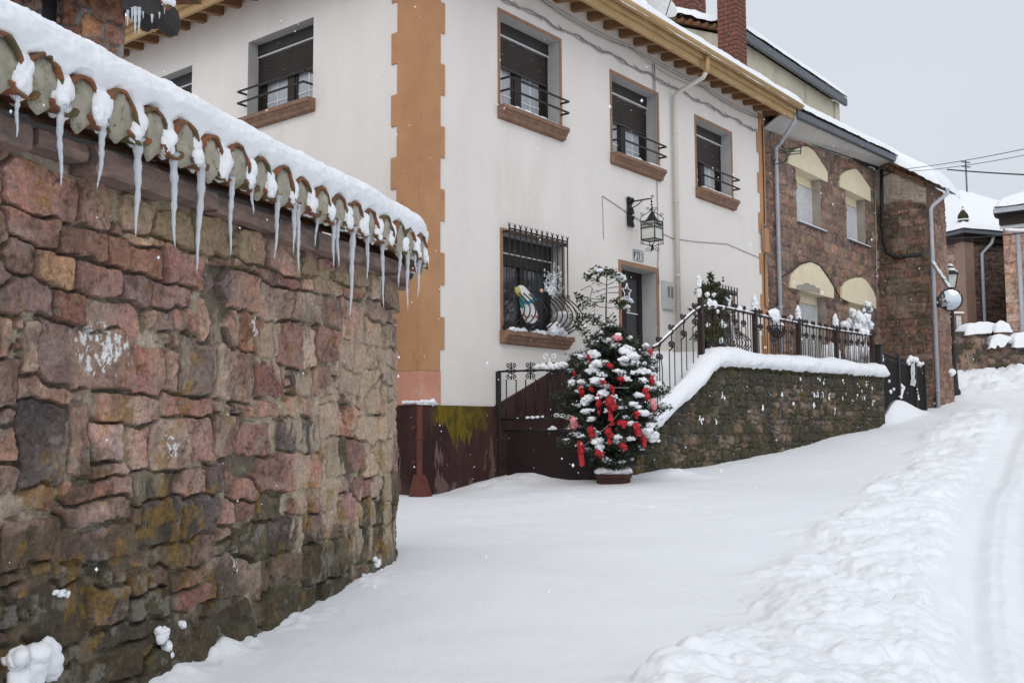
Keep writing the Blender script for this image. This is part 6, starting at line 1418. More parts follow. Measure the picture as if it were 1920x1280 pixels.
mb = MB(); mb.tube([(TX, TY, TZ+.2), (TX+.01, TY, TZ+1.0), (TX-.005, TY, zt_tree-.1)], [.045, .03, .008], 8); part(mb, "trunk", M['bark'], fir, True)
zb_t = TZ+.33; HT = zt_tree-zb_t
def Rz_(t): return float(np.interp(t, [0, .06, .2, .42, .6, .78, .9, 1.0], [.36, .54, .64, .68, .60, .52, .24, .03]))
rg = random.Random(2); nl = MB(); V_, F_ = [], []
def needle(c, d, L, w):
    u = np.cross(d, (rg.uniform(-1, 1), rg.uniform(-1, 1), rg.uniform(-1, 1))); nrm = np.linalg.norm(u)
    if nrm < 1e-4: return
    u = u/nrm; i = len(V_); V_.extend([c-u*w, c+u*w, c+d*L]); F_.append((i, i+1, i+2))
TIPS = []
for k in range(250):
    t = rg.random()**.85; z = zb_t+HT*t*.96; a = rg.uniform(0, 2*math.pi); R = Rz_(t)*(rg.uniform(.66, 1.10) if rg.random() < .86 else rg.uniform(1.1, 1.25))
    _cv = np.array(w2h(0, 0))-np.array([TX, TY]); _cv /= np.linalg.norm(_cv)
    if math.cos(a)*_cv[0]+math.sin(a)*_cv[1] > .35: R = min(R, Rz_(t)*.92)
    d = np.array([math.cos(a), math.sin(a), 0]); tip = np.array([TX, TY, z])+d*R+np.array([0, 0, .10*R-.02+rg.uniform(-.02, .06)])
    root = np.array([TX, TY, z-.10*R]); TIPS.append((tip, R, t, a))
    for s in np.linspace(.30, 1, 7):
        c0 = root+(tip-root)*s
        for q in range(int(24+18*s)):
            c = c0+np.array([rg.gauss(0, .045), rg.gauss(0, .045), rg.gauss(0, .03)])
            dd = d*rg.uniform(.1, .9)+np.array([rg.gauss(0, .55), rg.gauss(0, .55), rg.gauss(.15, .45)]); dd /= np.linalg.norm(dd)
            needle(c, dd, rg.uniform(.04, .08), rg.uniform(.007, .013))
for q in range(260):
    z = zt_tree-.28*rg.random(); c = np.array([TX+rg.gauss(0, .02+.15*(zt_tree-z)), TY+rg.gauss(0, .02+.15*(zt_tree-z)), z]); dd = np.array([rg.gauss(0, .5), rg.gauss(0, .5), 1]); needle(c, dd/np.linalg.norm(dd), .05, .008)
nl.add(V_, F_); part(nl, "foliage", M['needles'], fir)
mb = MB()
for k, (tip, R, t, a) in enumerate(TIPS):
    if rg.random() < .5:
        r = rg.uniform(.025, .07)*(1.1 if t > .5 else .85); c = tip-np.array([math.cos(a), math.sin(a), 0])*r*.7+np.array([0, 0, r*.45])
        mb.blob(c, (r*rg.uniform(.9, 1.5), r*rg.uniform(.9, 1.4), r*rg.uniform(.45, .7)), k, .38, 2.2)
        for j in range(rg.randint(1, 3)): mb.blob(c+np.array([rg.gauss(0, r*.8), rg.gauss(0, r*.8), rg.uniform(-.5, .3)*r]), np.array([r, r, r*.7])*rg.uniform(.3, .6), k*3+j, .4, 2.4, lo=True)
def front(x, z): t = np.clip((z-zb_t)/HT, 0, 1); R = Rz_(t); return TY-math.sqrt(max(.02, R*R-min(abs(x-TX), R*.95)**2))*.92
def on_tree(px, py, extra=0.0):                 # near side of the fir's surface along a line of sight
    d = ray(px/3.557+1000, py/3.557+560); dh = np.array([d[:2] @ R1, d[:2] @ L1]); oh = np.array(w2h(0, 0)); n = np.hypot(*dh); dh = dh/n; dz = d[2]/n
    q = np.array([TX, TY])-oh; tc_ = q @ dh; miss = abs(q[0]*dh[1]-q[1]*dh[0]); z = EYE+dz*tc_
    for _ in range(3):
        R = Rz_(np.clip((z-zb_t)/HT, 0, 1))*.95; t = tc_-math.sqrt(max(.01, R*R-min(miss, R*.96)**2))-extra; z = EYE+dz*t
    return np.array([oh[0]+dh[0]*t, oh[1]+dh[1]*t, z])
for px, py, r in [(400, 370, .12), (335, 385, .10), (430, 430, .12), (395, 480, .11), (620, 340, .13), (660, 380, .12), (610, 400, .09), (680, 430, .09), (275, 560, .10), (330, 555, .09), (420, 545, .11), (640, 260, .06), (510, 275, .07), (370, 660, .10), (460, 630, .10), (340, 690, .09), (500, 740, .07), (430, 945, .11), (440, 985, .08), (385, 800, .08), (790, 910, .11), (800, 940, .08), (760, 880, .09), (760, 590, .07), (790, 500, .07), (720, 480, .10), (730, 540, .08), (800, 600, .07), (700, 640, .08), (660, 700, .08), (740, 760, .09), (650, 830, .07), (780, 840, .08), (560, 920, .07), (650, 930, .06), (560, 480, .06), (620, 530, .08), (330, 915, .06), (360, 745, .07), (530, 650, .06), (590, 720, .05), (700, 720, .05), (450, 500, .08), (750, 310, .06)]:
    r *= .8; c = on_tree(px, py, -.03); mb.blob(c, (r*1.15, r*.8, r*.55), int(px+py), .48, 2.8)
    for j in range(3): mb.blob(c+np.array([rg.gauss(0, r*.8), rg.gauss(-.02, .03), rg.uniform(-.5, .2)*r]), np.array([r, r, r*.7])*rg.uniform(.3, .55), int(px)+j, .4, 2.4, lo=True)
part(mb, "snow", M['snow'], fir, True)
mb = MB()
for a0, b0 in [((340, 565), (640, 590)), ((430, 900), (570, 760)), ((300, 1000), (430, 900))]:
    pts = [on_tree(a0[0]+(b0[0]-a0[0])*t, a0[1]+(b0[1]-a0[1])*t+12*math.sin(t*3), .02) for t in np.linspace(0, 1, 9)]; mb.tube(pts, .005, 5)
part(mb, "wire_garland", M['cable_grey'], fir, True)
BOWS = [(560, 265, 1.5, 0, "wide pale red bow at the very tip of the fir"), (512, 447, .95, .2, "round red bow below the tip of the fir"), (368, 388, .7, 1.0, "half-buried red bow on the upper left snow of the fir"), (778, 350, 1.1, -.3, "red bow on the highest right-hand branch of the fir"), (275, 503, .7, 1.2, "sliver of red bow at the left edge of the fir, upper half"),
        (462, 553, 1.0, 0, "flat red bow under a snow clump left of the middle of the fir"), (583, 537, 1.1, .1, "dark red bow right of the middle in the upper half of the fir"), (318, 612, 1.1, .9, "red bow with hanging tail on the left shoulder of the fir"), (388, 605, .7, .4, "small pinkish red bow beside the left shoulder bow of the fir"), (525, 600, .8, .9, "small upright red bow in the centre of the fir"),
        (788, 547, 1.1, 1.0, "red bow under snow at the right edge of the fir, upper half"), (752, 632, 1.3, .9, "large red bow on the right side of the fir, halfway up"), (800, 702, 1.25, 1.2, "pale pink red bow hanging out at the right edge of the fir"), (435, 680, 1.3, 1.5, "long red bow hanging straight down in the centre of the fir"), (515, 705, 1.7, 1.0, "longest red bow trailing diagonally down the centre of the fir"),
        (690, 768, .9, .3, "small red bow on the right, just below the middle of the fir"), (595, 830, 1.4, .1, "broad round red bow in the lower centre of the fir"), (692, 868, 1.4, 1.1, "thick red bow dusted with snow, lower right of the fir"), (272, 825, 1.3, .9, "dusky pink bow hanging at the left edge towards the gate"), (388, 890, 1.3, 1.2, "upright red bow on the lower left of the fir"),
        (505, 895, 1.3, .8, "slanting red bow low in the centre of the fir"), (735, 940, 1.1, 1.3, "narrow red bow at the lower right edge of the fir"), (315, 990, 1.5, 1.4, "long red bow hanging lowest on the left edge of the fir"), (602, 985, 1.2, .2, "round red bow low on the right of the pot"), (440, 1030, 1.2, .5, "red bow under a snow clump, lowest of all on the fir")]
for k, (px, py, s, rot, lab) in enumerate(BOWS):
    s = s*.90; c = on_tree(px, py, .07); r = .062*s; mb = MB(); cr, sr = math.cos(rot), math.sin(rot); rb = random.Random(k)
    def L_(u, v, w=0): return c+np.array([(u*cr+v*sr)*1.0, w, (-u*sr+v*cr)])
    for q in (-1, 1):               # two crumpled loops and two tails
        mb.blob(L_(q*r*.5, r*.08), (r*.58*cr+r*.38*sr, .034*s, r*.42*cr+r*.55*sr), k*2+q, .38, 2.2)
        Lt = r*((1.7 if rot > .6 else .9)+rb.uniform(-.4, .4)+(.9 if k in (13, 14, 22) else 0)); wv = rb.uniform(2, 4); sd = rb.uniform(.2, .6); rows = []
        for j in range(9):
            t = j/8; m0 = c+np.array([q*r*(.08+sd*t)+.014*math.sin(t*wv*2+k), -.006-.016*math.sin(t*wv+q), -Lt*t]); w_ = .019*s*(.7+.5*t); tw = math.sin(t*wv+k)*.7
            rows.append([m0-np.array([math.cos(tw), math.sin(tw), .15*q])*w_, m0+np.array([0, .008, 0]), m0+np.array([math.cos(tw), math.sin(tw), .15*q])*w_])
        mb.grid(np.array(rows))
    mb.blob(c, (.024*s, .022*s, .026*s), k, .2)
    for j in range(3): mb.blob(L_(rb.uniform(-.8, .8)*r, rb.uniform(-.3, .3)*r, -.012), (r*.38, .02*s, r*.3), k*5+j, .4, 2.2, lo=True)
    m_ = M['red']
    if k in (0, 12, 18):
        if 'red_pale' not in M: M['red_pale'] = mat("frosted_red_ribbon", (.62, .12, .14), (.72, .38, .40), 16, .5)
        m_ = M['red_pale']
    bo = single(mb, "ribbon_bow", m_, lab, "ribbon bow", group="red bows on the potted fir", smooth=True)
    if k in (0, 2, 5, 7, 10, 17, 18, 22, 24, 13):
        sb = MB()
        for j in range(3): sb.blob(c+np.array([rb.uniform(-.5, .5)*r, -.005, r*.45+rb.uniform(0, .02)]), (r*.5, r*.4, r*.28), k+j, .3, 2, lo=True)
        part(sb, "snow", M['snow'], bo, True)

# ------------------------------------------------------------------ leafy plants
def leaf_cluster(mb, c, rad, n, L, rg, up=.2):
    for _ in range(int(n*1.4)):
        p = np.asarray(c, float)+np.array([rg.gauss(0, rad), rg.gauss(0, rad*.8), rg.gauss(0, rad*.8)]); a = rg.uniform(0, 6.28); d = np.array([math.cos(a), math.sin(a), rg.gauss(up, .5)]); d /= np.linalg.norm(d)
        u = np.cross(d, (0, 0, 1)); u /= np.linalg.norm(u)+1e-9; w = np.cross(u, d); u = u*math.cos(.8*rg.random())+w*math.sin(.8*rg.random()); l = L*rg.uniform(.85, 1.45); h = l*.29
        mb.add([p, p+d*l*.35+u*h, p+d*l*.75+u*h*.8, p+d*l, p+d*l*.75-u*h*.8, p+d*l*.35-u*h, p+d*l*.5-w*h*.25], [(0, 1, 6), (1, 2, 6), (2, 3, 6), (3, 4, 6), (4, 5, 6), (5, 0, 6)])
YS = -.62; sp = lambda x, y, yp=YS: (lambda q: np.array([q[0], yp, q[1]]))(hc(x/4.2675+900, y/4.2675+380, yp))
shrub = thing("tiered_shrub", "slender small-leaved shrub trained in snowy tiers between barred window and door", "shrub", (*sp(1005, 1120)[:2], 1.6))
mb = MB(); mb.tube([sp(1005, 1250), sp(1008, 900), sp(1012, 700), sp(1016, 560)], [.016, .014, .012, .006], 6)
BR = [((1012, 660), (900, 585)), ((1012, 660), (1110, 600)), ((1010, 840), (900, 800)), ((1010, 840), (1120, 815)), ((1008, 1000), (900, 925)), ((1008, 980), (1060, 930)), ((1005, 1130), (860, 1090)), ((860, 1090), (800, 980)), ((800, 980), (770, 900)), ((1008, 760), (860, 760)), ((1120, 815), (1190, 820)), ((860, 760), (800, 760))]
for a, b in BR: mb.tube([sp(*a), sp((a[0]+b[0])/2, (a[1]+b[1])/2+12), sp(*b)], [.007, .006, .004], 5)
part(mb, "stem", M['bark'], shrub, True)
mb = MB(); rg = random.Random(31)
for x, y, r, n in [(870, 590, .05, 26), (920, 570, .06, 34), (980, 560, .06, 36), (1030, 565, .06, 38), (1080, 575, .06, 38), (1120, 610, .05, 26), (940, 640, .04, 14), (850, 605, .03, 10), (1150, 630, .04, 16), (800, 760, .05, 26), (850, 790, .05, 28), (900, 810, .05, 20), (830, 830, .05, 22), (780, 740, .03, 10), (1110, 800, .05, 30), (1160, 810, .05, 32), (1190, 840, .04, 16), (1130, 850, .04, 14), (1050, 800, .03, 10), (880, 930, .05, 30), (930, 940, .05, 28), (980, 970, .05, 24), (850, 920, .04, 18), (1050, 930, .05, 20), (1040, 970, .04, 14), (780, 920, .04, 22), (800, 990, .05, 28), (830, 1040, .04, 20), (780, 960, .04, 18), (850, 1100, .04, 18), (880, 1130, .03, 12), (980, 780, .03, 8), (1240, 1080, .05, 22), (1230, 1110, .05, 18)]: leaf_cluster(mb, sp(x, y), r, n, .055, rg)
part(mb, "foliage", M['leaf'], shrub)
mb = MB()
for x, y, r in [(900, 605, .06), (940, 560, .07), (960, 552, .06), (1100, 595, .09), (1130, 620, .08), (1140, 600, .06), (1080, 570, .05), (1190, 790, .06), (1170, 840, .06), (1185, 870, .04), (840, 780, .05), (860, 800, .04), (900, 900, .045), (960, 950, .05), (985, 965, .05), (930, 920, .04), (800, 1000, .03), (1150, 780, .05), (1210, 800, .04), (860, 580, .04)]: mb.blob(sp(x, y)+np.array([0, 0, .02]), (r*1.15, r, r*.6), int(x), .35, 2.2)
part(mb, "snow", M['snow'], shrub, True)
# star and bent light tubes fixed in the shrub
st = MB(); cst = sp(1175, 715, -.8); P_ = []
for k in range(11): a = math.pi/2+k*math.pi/5; rr_ = .155 if k % 2 == 0 else .070; P_.append(cst+np.array([math.cos(a)*rr_, 0, math.sin(a)*rr_]))
st.tube(P_, .0105, 6); star = single(st, "star_ornament", M['ornament'], "white outline star hanging in the shrub in front of the door", "star", smooth=True)
mb = MB(); mb.tube([sp(805, 700, -.75), sp(880, 662, -.75), sp(900, 690, -.75), sp(880, 760, -.75), sp(820, 850, -.75)], .010, 6); mb.tube([sp(905, 720, -.75), sp(990, 690, -.75), sp(1100, 672, -.75)], .010, 6); mb.tube([sp(930, 755, -.75), sp(1020, 720, -.75), sp(1110, 718, -.75)], .010, 6)
single(mb, "light_tube", M['cable_grey'], "bent grey light tubes woven through the shrub left of the star", "light tube", smooth=True)
# taller bush behind the railing
hp = lambda x, y, yp=-.75: (lambda q: np.array([q[0], yp, q[1]]))(hc(x/9.145+1240, y/9.145+540, yp))
bush = thing("holly_bush", "tall dark holly bush with a top sprig behind the first railing post", "bush", (*hp(850, 900)[:2], 2.4))
mb = MB(); mb.tube([hp(860, 950), hp(850, 300), hp(835, -100), hp(840, -300)], [.02, .016, .01, .005], 6); part(mb, "stem", M['bark'], bush, True)
mb = MB(); rg = random.Random(41)
for k in range(75):
    y = rg.uniform(-60, 900); w = np.interp(y, [-60, 100, 500, 900], [60, 170, 230, 200]); leaf_cluster(mb, hp(850+rg.uniform(-1, 1)*w, y)+np.array([0, rg.uniform(-.2, .2), 0]), .05, 20, .06, rg)
for k in range(8): leaf_cluster(mb, hp(840+rg.uniform(-20, 20), rg.uniform(-310, -60)), .03, 9, .05, rg, .6)
part(mb, "foliage", M['leaf'], bush)
mb = MB()
for k in range(14): leaf_cluster(mb, hp(850+rg.uniform(-200, 100), rg.uniform(560, 860), -.95), .04, 8, .055, rg)
part(mb, "dry_foliage", M['leaf_dry'], bush)
mb = MB()
for x, y, r in [(790, 110, .05), (900, 120, .05), (850, 270, .07), (1060, 620, .08), (720, 250, .06), (960, 400, .05), (800, 640, .05), (940, 520, .04), (650, 50, .06), (650, 90, .05), (640, 130, .045), (830, 330, .05), (910, 300, .06), (1030, 900, .06)]: mb.blob(hp(x, y, -.95), (r*.9, r*.8, r*.9), int(x+y), .4, 2.3)
part(mb, "snow", M['snow'], bush, True)
# frozen scroll ornament and snowy plant at the far end of the terrace
ep = lambda x, y, yp=-1.2: (lambda q: np.array([q[0], yp, q[1]]))(hc(x/8+1540, y/8+540, yp))
so = thing("frosted_scroll", "double white frosted scroll ornament rising beside the holly bush", "ornament", (*hp(1160, 400)[:2], 2.6))
mb = MB(); 
for q in (-1, 1): mb.tube(scroll(hp(1150+q*35, 160), .05, (q, 0, 0), (0, 0, 1), 1.1, -2.2, n=16), .018, 6)
mb.tube([hp(1160, 360), hp(1140, 180)], .02, 6); mb.tube([hp(1160, 360), hp(1185, 180)], .02, 6); part(mb, "scroll", M['ornament'], so, True)
mb = MB(); mb.tube([hp(1160, 360), hp(1210, 600), hp(1240, 900)], .03, 6); part(mb, "stake", M['ornament'], so, True)
sn = thing("snowy_shrub", "drooping shrub wholly buried in snow at the far end of the railing", "shrub", (*ep(560, 900)[:2], 2.4))
mb = MB(); rg = random.Random(12)
for k in range(34):
    t = rg.random(); a = rg.uniform(-1, 1); x = 520+a*90; y = 370+t*260+a*a*90; r = rg.uniform(.05, .10); mb.blob(ep(x, y)+np.array([0, rg.uniform(-.15, .1), 0]), (r*.8, r*.8, r*1.3), k, .35, 2)
for x, y, r in [(640, 560, .1), (650, 620, .1), (620, 500, .08), (700, 250, .09), (680, 240, .07), (735, 330, .06), (640, 330, .05), (700, 430, .09), (690, 470, .1), (730, 560, .09), (700, 690, .08), (740, 590, .06), (450, 330, .05), (330, 540, .07), (380, 560, .07), (680, 890, .12), (600, 950, .16), (480, 980, .2), (120, 960, .2), (210, 1000, .15)]: mb.blob(ep(x, y), (r, r*.9, r), int(x), .35, 2.2)
part(mb, "snow", M['snow'], sn, True)
mb = MB()
for x, y in [(640, 520), (690, 270), (690, 455), (740, 590), (700, 330), (560, 570), (440, 440), (620, 850), (700, 900), (560, 840)]: leaf_cluster(mb, ep(x, y), .07, 16, .05, rg)
part(mb, "foliage", M['leaf'], sn)
bk = thing("hanging_basket", "round dark wire basket hanging inside the railing, heaped with snow", "basket", (*hc(1457, 640, -1.62)[:1], -1.62, 2.6))
cb = hc(1457, 612, -1.62); c = np.array([cb[0], -1.62, cb[1]]); mb = MB()
for k in range(9):
    a = k*math.pi/9; mb.tube([c+np.array([.24*math.cos(a)*math.cos(t), .14*math.sin(a)*math.cos(t), -.24*math.sin(t)]) for t in np.linspace(0, math.pi, 14)], .009, 5)
for z, r in ((0, .24), (-.12, .205)): mb.tube([c+np.array([r*math.cos(t), r*.6*math.sin(t), z]) for t in np.linspace(0, 2*math.pi, 20)], .011, 5)
part(mb, "basket", M['iron'], bk, True); mb = MB(); mb.blob(c+np.array([0, 0, .02]), (.2, .12, .09), 3, .25); part(mb, "snow", M['snow'], bk, True)

# ------------------------------------------------------------------ Christmas things behind the bulging grille
YW = -.20; wp = lambda x, y, yp=YW: (lambda q: np.array([q[0], yp, q[1]]))(hc(x/6.4+930, y/6.4+460, yp))
sm_ = thing("snowman_figure", "painted snowman figure with blue scarf leaning behind the bulging window grille", "snowman", (*wp(430, 960)[:2], 2.65))
def blobpoly(pts, yp, th, name, m, par):
    P_ = np.array([wp(*p, yp) for p in pts]); n = len(P_); out = []
    for i in range(n):                                   # smooth closed outline
        a, b, c_, d_ = P_[i-1], P_[i], P_[(i+1) % n], P_[(i+2) % n]
        for t in (0, .25, .5, .75): out.append(.5*((2*b)+(-a+c_)*t+(2*a-5*b+4*c_-d_)*t*t+(-a+3*b-3*c_+d_)*t**3))
    mb = MB(); mb.prism(out, (0, th, 0)); return part(mb, name, m, par)
blobpoly([(285, 490), (330, 485), (400, 560), (440, 640), (400, 665), (350, 660), (310, 580)], YW, .04, "head", M['paint_white'], sm_)
blobpoly([(335, 700), (430, 690), (480, 760), (500, 850), (480, 920), (400, 930), (350, 850), (330, 780)], YW, .05, "body", M['paint_white'], sm_)
blobpoly([(335, 680), (400, 668), (470, 625), (490, 650), (430, 690), (360, 705)], YW-.012, .05, "scarf", M['paint_blue'], sm_)
blobpoly([(240, 510), (270, 500), (295, 560), (290, 610), (255, 580)], YW-.01, .03, "hat", M['paint_yellow'], sm_)
blobpoly([(295, 620), (325, 630), (335, 740), (310, 730)], YW-.008, .03, "sleeve", M['paint_green'], sm_)
mb = MB(); mb.tube([wp(340, 820, -.21), wp(360, 860, -.21), wp(395, 850, -.21), wp(405, 815, -.21)], .009, 5); mb.tube([wp(420, 830, -.21), wp(450, 868, -.21), wp(475, 850, -.21)], .007, 5); mb.tube([wp(485, 850, -.21), wp(510, 880, -.21), wp(512, 920, -.21)], .014, 5); part(mb, "trim_line", mat("red_trim", (.36, .05, .06)), sm_, True)
tn = thing("tinsel_spray", "curly silver white tinsel spray standing in the barred window", "tinsel", (*wp(690, 600)[:2], 3.2))
mb = MB(); rg = random.Random(77)
for k in range(46):
    x, y = 690+rg.gauss(0, 60), 440+rg.gauss(0, 80); x = min(max(x, 585), 830); y = min(max(y, 240), 600); c = wp(x, y, -.17+rg.uniform(-.07, .05)); a = rg.uniform(0, 6.28); u = np.array([math.cos(a), .3, math.sin(a)]); w = np.array([-math.sin(a), .2, math.cos(a)])
    mb.tube(scroll(c, rg.uniform(.025, .05), u, w, rg.uniform(.6, 1.1), rg.uniform(0, 6), n=12), .0055, 5)
for k in range(12): mb.tube([wp(700+rg.uniform(-30, 30), 640, -.17), wp(690+rg.gauss(0, 50), 440+rg.gauss(0, 70), -.17)], .004, 4)
for k in range(7): mb.blob(wp(640+rg.gauss(0, 35), 530+rg.gauss(0, 30), -.17), (.035, .03, .03), k, .4, 2.4, lo=True)
part(mb, "curls", M['ornament'], tn, True); mb = MB(); mb.blob(wp(545, 545), (.035, .03, .035), 2, .1); part(mb, "bauble", M['paint_skin'], tn, True)
pw = thing("window_planter", "grey planter heaped with snow at the right end of the barred sill", "planter", (*wp(830, 1000)[:2], 2.65))
c = wp(800, 1010, -.14); mb = MB(); mb.lathe(c, [(.10, 0), (.16, .10), (.185, .22), (.17, .23), (.02, .22)], 18); part(mb, "tub", M['tin'], pw, True)
mb = MB(); mb.blob(c+np.array([0, 0, .24]), (.17, .16, .07), 8, .25); part(mb, "snow", M['snow'], pw, True)

# ================================================================== street lamp, mirror, notice board, wires
LY = 31.0; lb = at(1787, 640, LY); lt = at(1785, 492, LY); gzl = float(g0(lb[0], LY))-.1
lamp = thing("street_lamp", "black cast iron street lamp topped with snow beyond the stone annex", "street lamp", (lb[0], LY, gzl), 'W')
X0 = lb[0]; zt = lt[2]; q = np.array([X0, LY, 0])
mb = MB(); mb.lathe(q+[0, 0, gzl], [(.16, 0), (.16, .3), (.11, .36), (.085, .9), (.07, 1.0), (.06, zt-gzl-.95), (.085, zt-gzl-.9), (.05, zt-gzl-.8)], 14); part(mb, "post", M['iron'], lamp, True)
zl = zt-.80; mb = MB()
for a, b in ((-1, -1), (1, -1), (1, 1), (-1, 1)): mb.bar(q+[a*.10, b*.10, zl], q+[a*.16, b*.16, zl+.42], .022, .022)
mb.lathe(q+[0, 0, zl-.04], [(.10, 0), (.13, .03), (.13, .05)], 12); mb.lathe(q+[0, 0, zl+.42], [(.24, 0), (.23, .04), (.13, .14), (.10, .16), (.10, .24), (.05, .26)], 14); part(mb, "lantern_frame", M['iron'], lamp, True)
mb = MB(); h_ = [(q+[a*.085, b*.085, zl+.01]) for a, b in ((-1, -1), (1, -1), (1, 1), (-1, 1))]; h2_ = [(q+[a*.145, b*.145, zl+.41]) for a, b in ((-1, -1), (1, -1), (1, 1), (-1, 1))]; mb.hexa(h_, h2_); part(mb, "glass", M['lamp_glass'], lamp)
mb = MB(); mb.lathe(q+[0, 0, zl+.56], [(.17, -.03), (.14, .03), (.11, .06)], 12); mb.blob(q+[0, 0, zl+.70], (.10, .10, .06), 3, .2); mb.blob(q+[.13, -.03, zl+.52], (.08, .08, .04), 4, .2); part(mb, "snow", M['snow'], lamp, True)
MY = 27.2; mc = at(1782, 562, MY); mir = thing("traffic_mirror", "round convex traffic mirror on a snowy bracket fixed to the stone annex", "traffic mirror", (mc[0], MY, mc[2]-.4), 'W')
nrm = np.array([-.42, -.90, -.05]); nrm /= np.linalg.norm(nrm); u = np.cross(nrm, [0, 0, 1.]); u /= np.linalg.norm(u); w = np.cross(u, nrm); Rm = .285
rings = [[mc+nrm*(.05-.05*(r/Rm)**2)+(u*math.cos(t)+w*math.sin(t))*r for t in np.linspace(0, 2*math.pi, 40)] for r in np.linspace(.001, Rm, 9)]; mb = MB(); mb.grid(np.array(rings)); part(mb, "mirror_face", M['mirror'], mir, True)
mb = MB(); mb.tube([mc+(u*math.cos(t)+w*math.sin(t))*(Rm+.006)-nrm*.008 for t in np.linspace(0, 2*math.pi, 40)], .024, 8)
rings = [[mc-nrm*(.03+.06*(1-(r/Rm)**2))+(u*math.cos(t)+w*math.sin(t))*r for t in np.linspace(0, 2*math.pi, 30)] for r in np.linspace(.001, Rm, 5)]; mb.grid(np.array(rings)); part(mb, "rim", M['iron'], mir, True)
wz = lambda px, py: (lambda h: np.array(h2w(h[0], WJ-.03, h[1])))(hc(px, py, WJ-.03))
mb = MB(); a = wz(1746, 489); b = mc+np.array([.02, .05, Rm+.02]); mb.bar(a, b, .05, .07); c = wz(1757, 572); mb.bar(c, mc-nrm*.1, .06, .06); d = wz(1757, 560); mb.lathe(d-[0, 0, .25], [(.07, 0), (.07, .3)], 10); mb.bar(b, mc+w*Rm, .04, .04); part(mb, "bracket", M['iron'], mir)
mb = MB()
for k, t in enumerate(np.linspace(.05, .98, 15)): mb.blob(a+(b-a)*t+[0, 0, .045], (.05, .05, .035), k, .4, 2, lo=True)
mb.blob(c+(mc-c)*.2+[0, 0, .05], (.08, .05, .04), 4, .3); mb.blob(wz(1783, 698), (.12, .08, .10), 6, .3); part(mb, "snow", M['snow'], mir, True)
BYd = 36.9; a, b = at(1789, 588, BYd), at(1808, 622, BYd); bd = thing("notice_board", "brown framed notice board with white paper under the street lamp mirror", "notice board", ((a[0]+b[0])/2, BYd, b[2]-1), 'W')
mb = MB(); t_ = .07; mb.box(a[0], b[0], BYd, BYd+.05, b[2], b[2]+t_); mb.box(a[0], b[0], BYd, BYd+.05, a[2]-t_, a[2]); mb.box(a[0], a[0]+t_, BYd, BYd+.05, b[2]+t_, a[2]-t_); mb.box(b[0]-t_, b[0], BYd, BYd+.05, b[2]+t_, a[2]-t_); mb.box(a[0]+.02, a[0]+.10, BYd+.051, BYd+.12, 1.5, b[2]); mb.box(b[0]-.10, b[0]-.02, BYd+.051, BYd+.12, 1.5, b[2]); part(mb, "frame", M['board_wood'], bd)
mb = MB(); mb.box(a[0]+t_, b[0]-t_, BYd+.02, BYd+.04, b[2]+t_, a[2]-t_); part(mb, "notice", M['paper'], bd); mb = MB(); mb.box(a[0]-.02, b[0]+.02, BYd-.03, BYd+.08, a[2]+.002, a[2]+.07); part(mb, "snow", M['snow'], bd, bevel=.02)
for k, (A, B, r, dip, lab) in enumerate([((1690, 318, 28.5), (2000, 262, 20), .008, .06, "upper thin overhead wire leaving the annex eaves"), ((1700, 322, 28.5), (2000, 274, 20.3), .007, .08, "lower thin overhead wire just beneath the upper one"), ((1776, 318, 27.5), (2000, 331, 22), .017, .02, "thick black overhead cable running from the annex roof edge"), ((1762, 447, 34), (2000, 424, 34), .020, .10, "faint wire crossing in front of the far church")]):
    a, b = at(*A), at(*B); mb = MB(); mb.tube(sag(a, b, 20, dip), r, 6); single(mb, "overhead_wire", M['cable'], lab, "overhead wire", 'W', "overhead wires at the right", True)
mb = MB(); a, b = at(1885, 433, 33.9), at(2000, 421, 33.9); mb.tube(sag(a, b, 12, .1)+np.array([0, 0, .05]), .05, 6); single(mb, "wire_snow", M['snow'], "strip of snow lying along the far wire by the light sandstone house", "snow", 'W', smooth=True)

# ================================================================== far church, neighbouring house and garden wall
def far_panel(par, origin, udir, u1, v1, seed, nrmv, tint, hr=(.22, .34), wr=(.35, .9), pal=('tan', 'pink', 'brown', 'mauve', 'beige')):
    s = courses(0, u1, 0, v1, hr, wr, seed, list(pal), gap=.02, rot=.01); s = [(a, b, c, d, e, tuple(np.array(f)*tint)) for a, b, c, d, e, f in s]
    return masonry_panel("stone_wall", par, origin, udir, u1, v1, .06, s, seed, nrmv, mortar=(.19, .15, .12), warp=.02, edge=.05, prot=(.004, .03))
cc = at(1814, 600, 48.0); zE = at(1814, 440, 48.0)[2]
ch = thing("far_church", "far church of dressed sandstone with a pyramidal snow roof and a stone finial", "church", (cc[0], cc[1], 0), 'W')
ch.rotation_euler = (0, 0, math.radians(21)); OFF[ch.name] = np.zeros(3)
WLc = 10.0; WRc = 10.0
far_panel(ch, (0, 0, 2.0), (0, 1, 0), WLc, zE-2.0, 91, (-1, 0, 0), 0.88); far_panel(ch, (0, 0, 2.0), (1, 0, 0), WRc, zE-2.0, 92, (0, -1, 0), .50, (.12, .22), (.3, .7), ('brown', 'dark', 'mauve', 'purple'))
mb = MB(); mb.box(-.12, .45, -.12, .45, 2.0, zE-.1); M['pier'] = mat("pier_stone", (.30, .20, .15), (.25, .165, .13), 3, .9, .4, 20); part(mb, "corner_pier", M['pier'], ch)
mb = MB(); mb.box(-.45, WRc, -.45, WLc, zE-.05, zE+.12); mb.box(-.22, WRc, -.22, WLc, zE-.34, zE-.06); part(mb, "cornice", M['iron_brown'], ch)
mb = MB(); mb.box(-.55, -.46, -.5, WLc, zE-.02, zE+.12); mb.box(-.46, WRc, -.55, -.46, zE-.02, zE+.12); part(mb, "gutter", M['zinc'], ch)
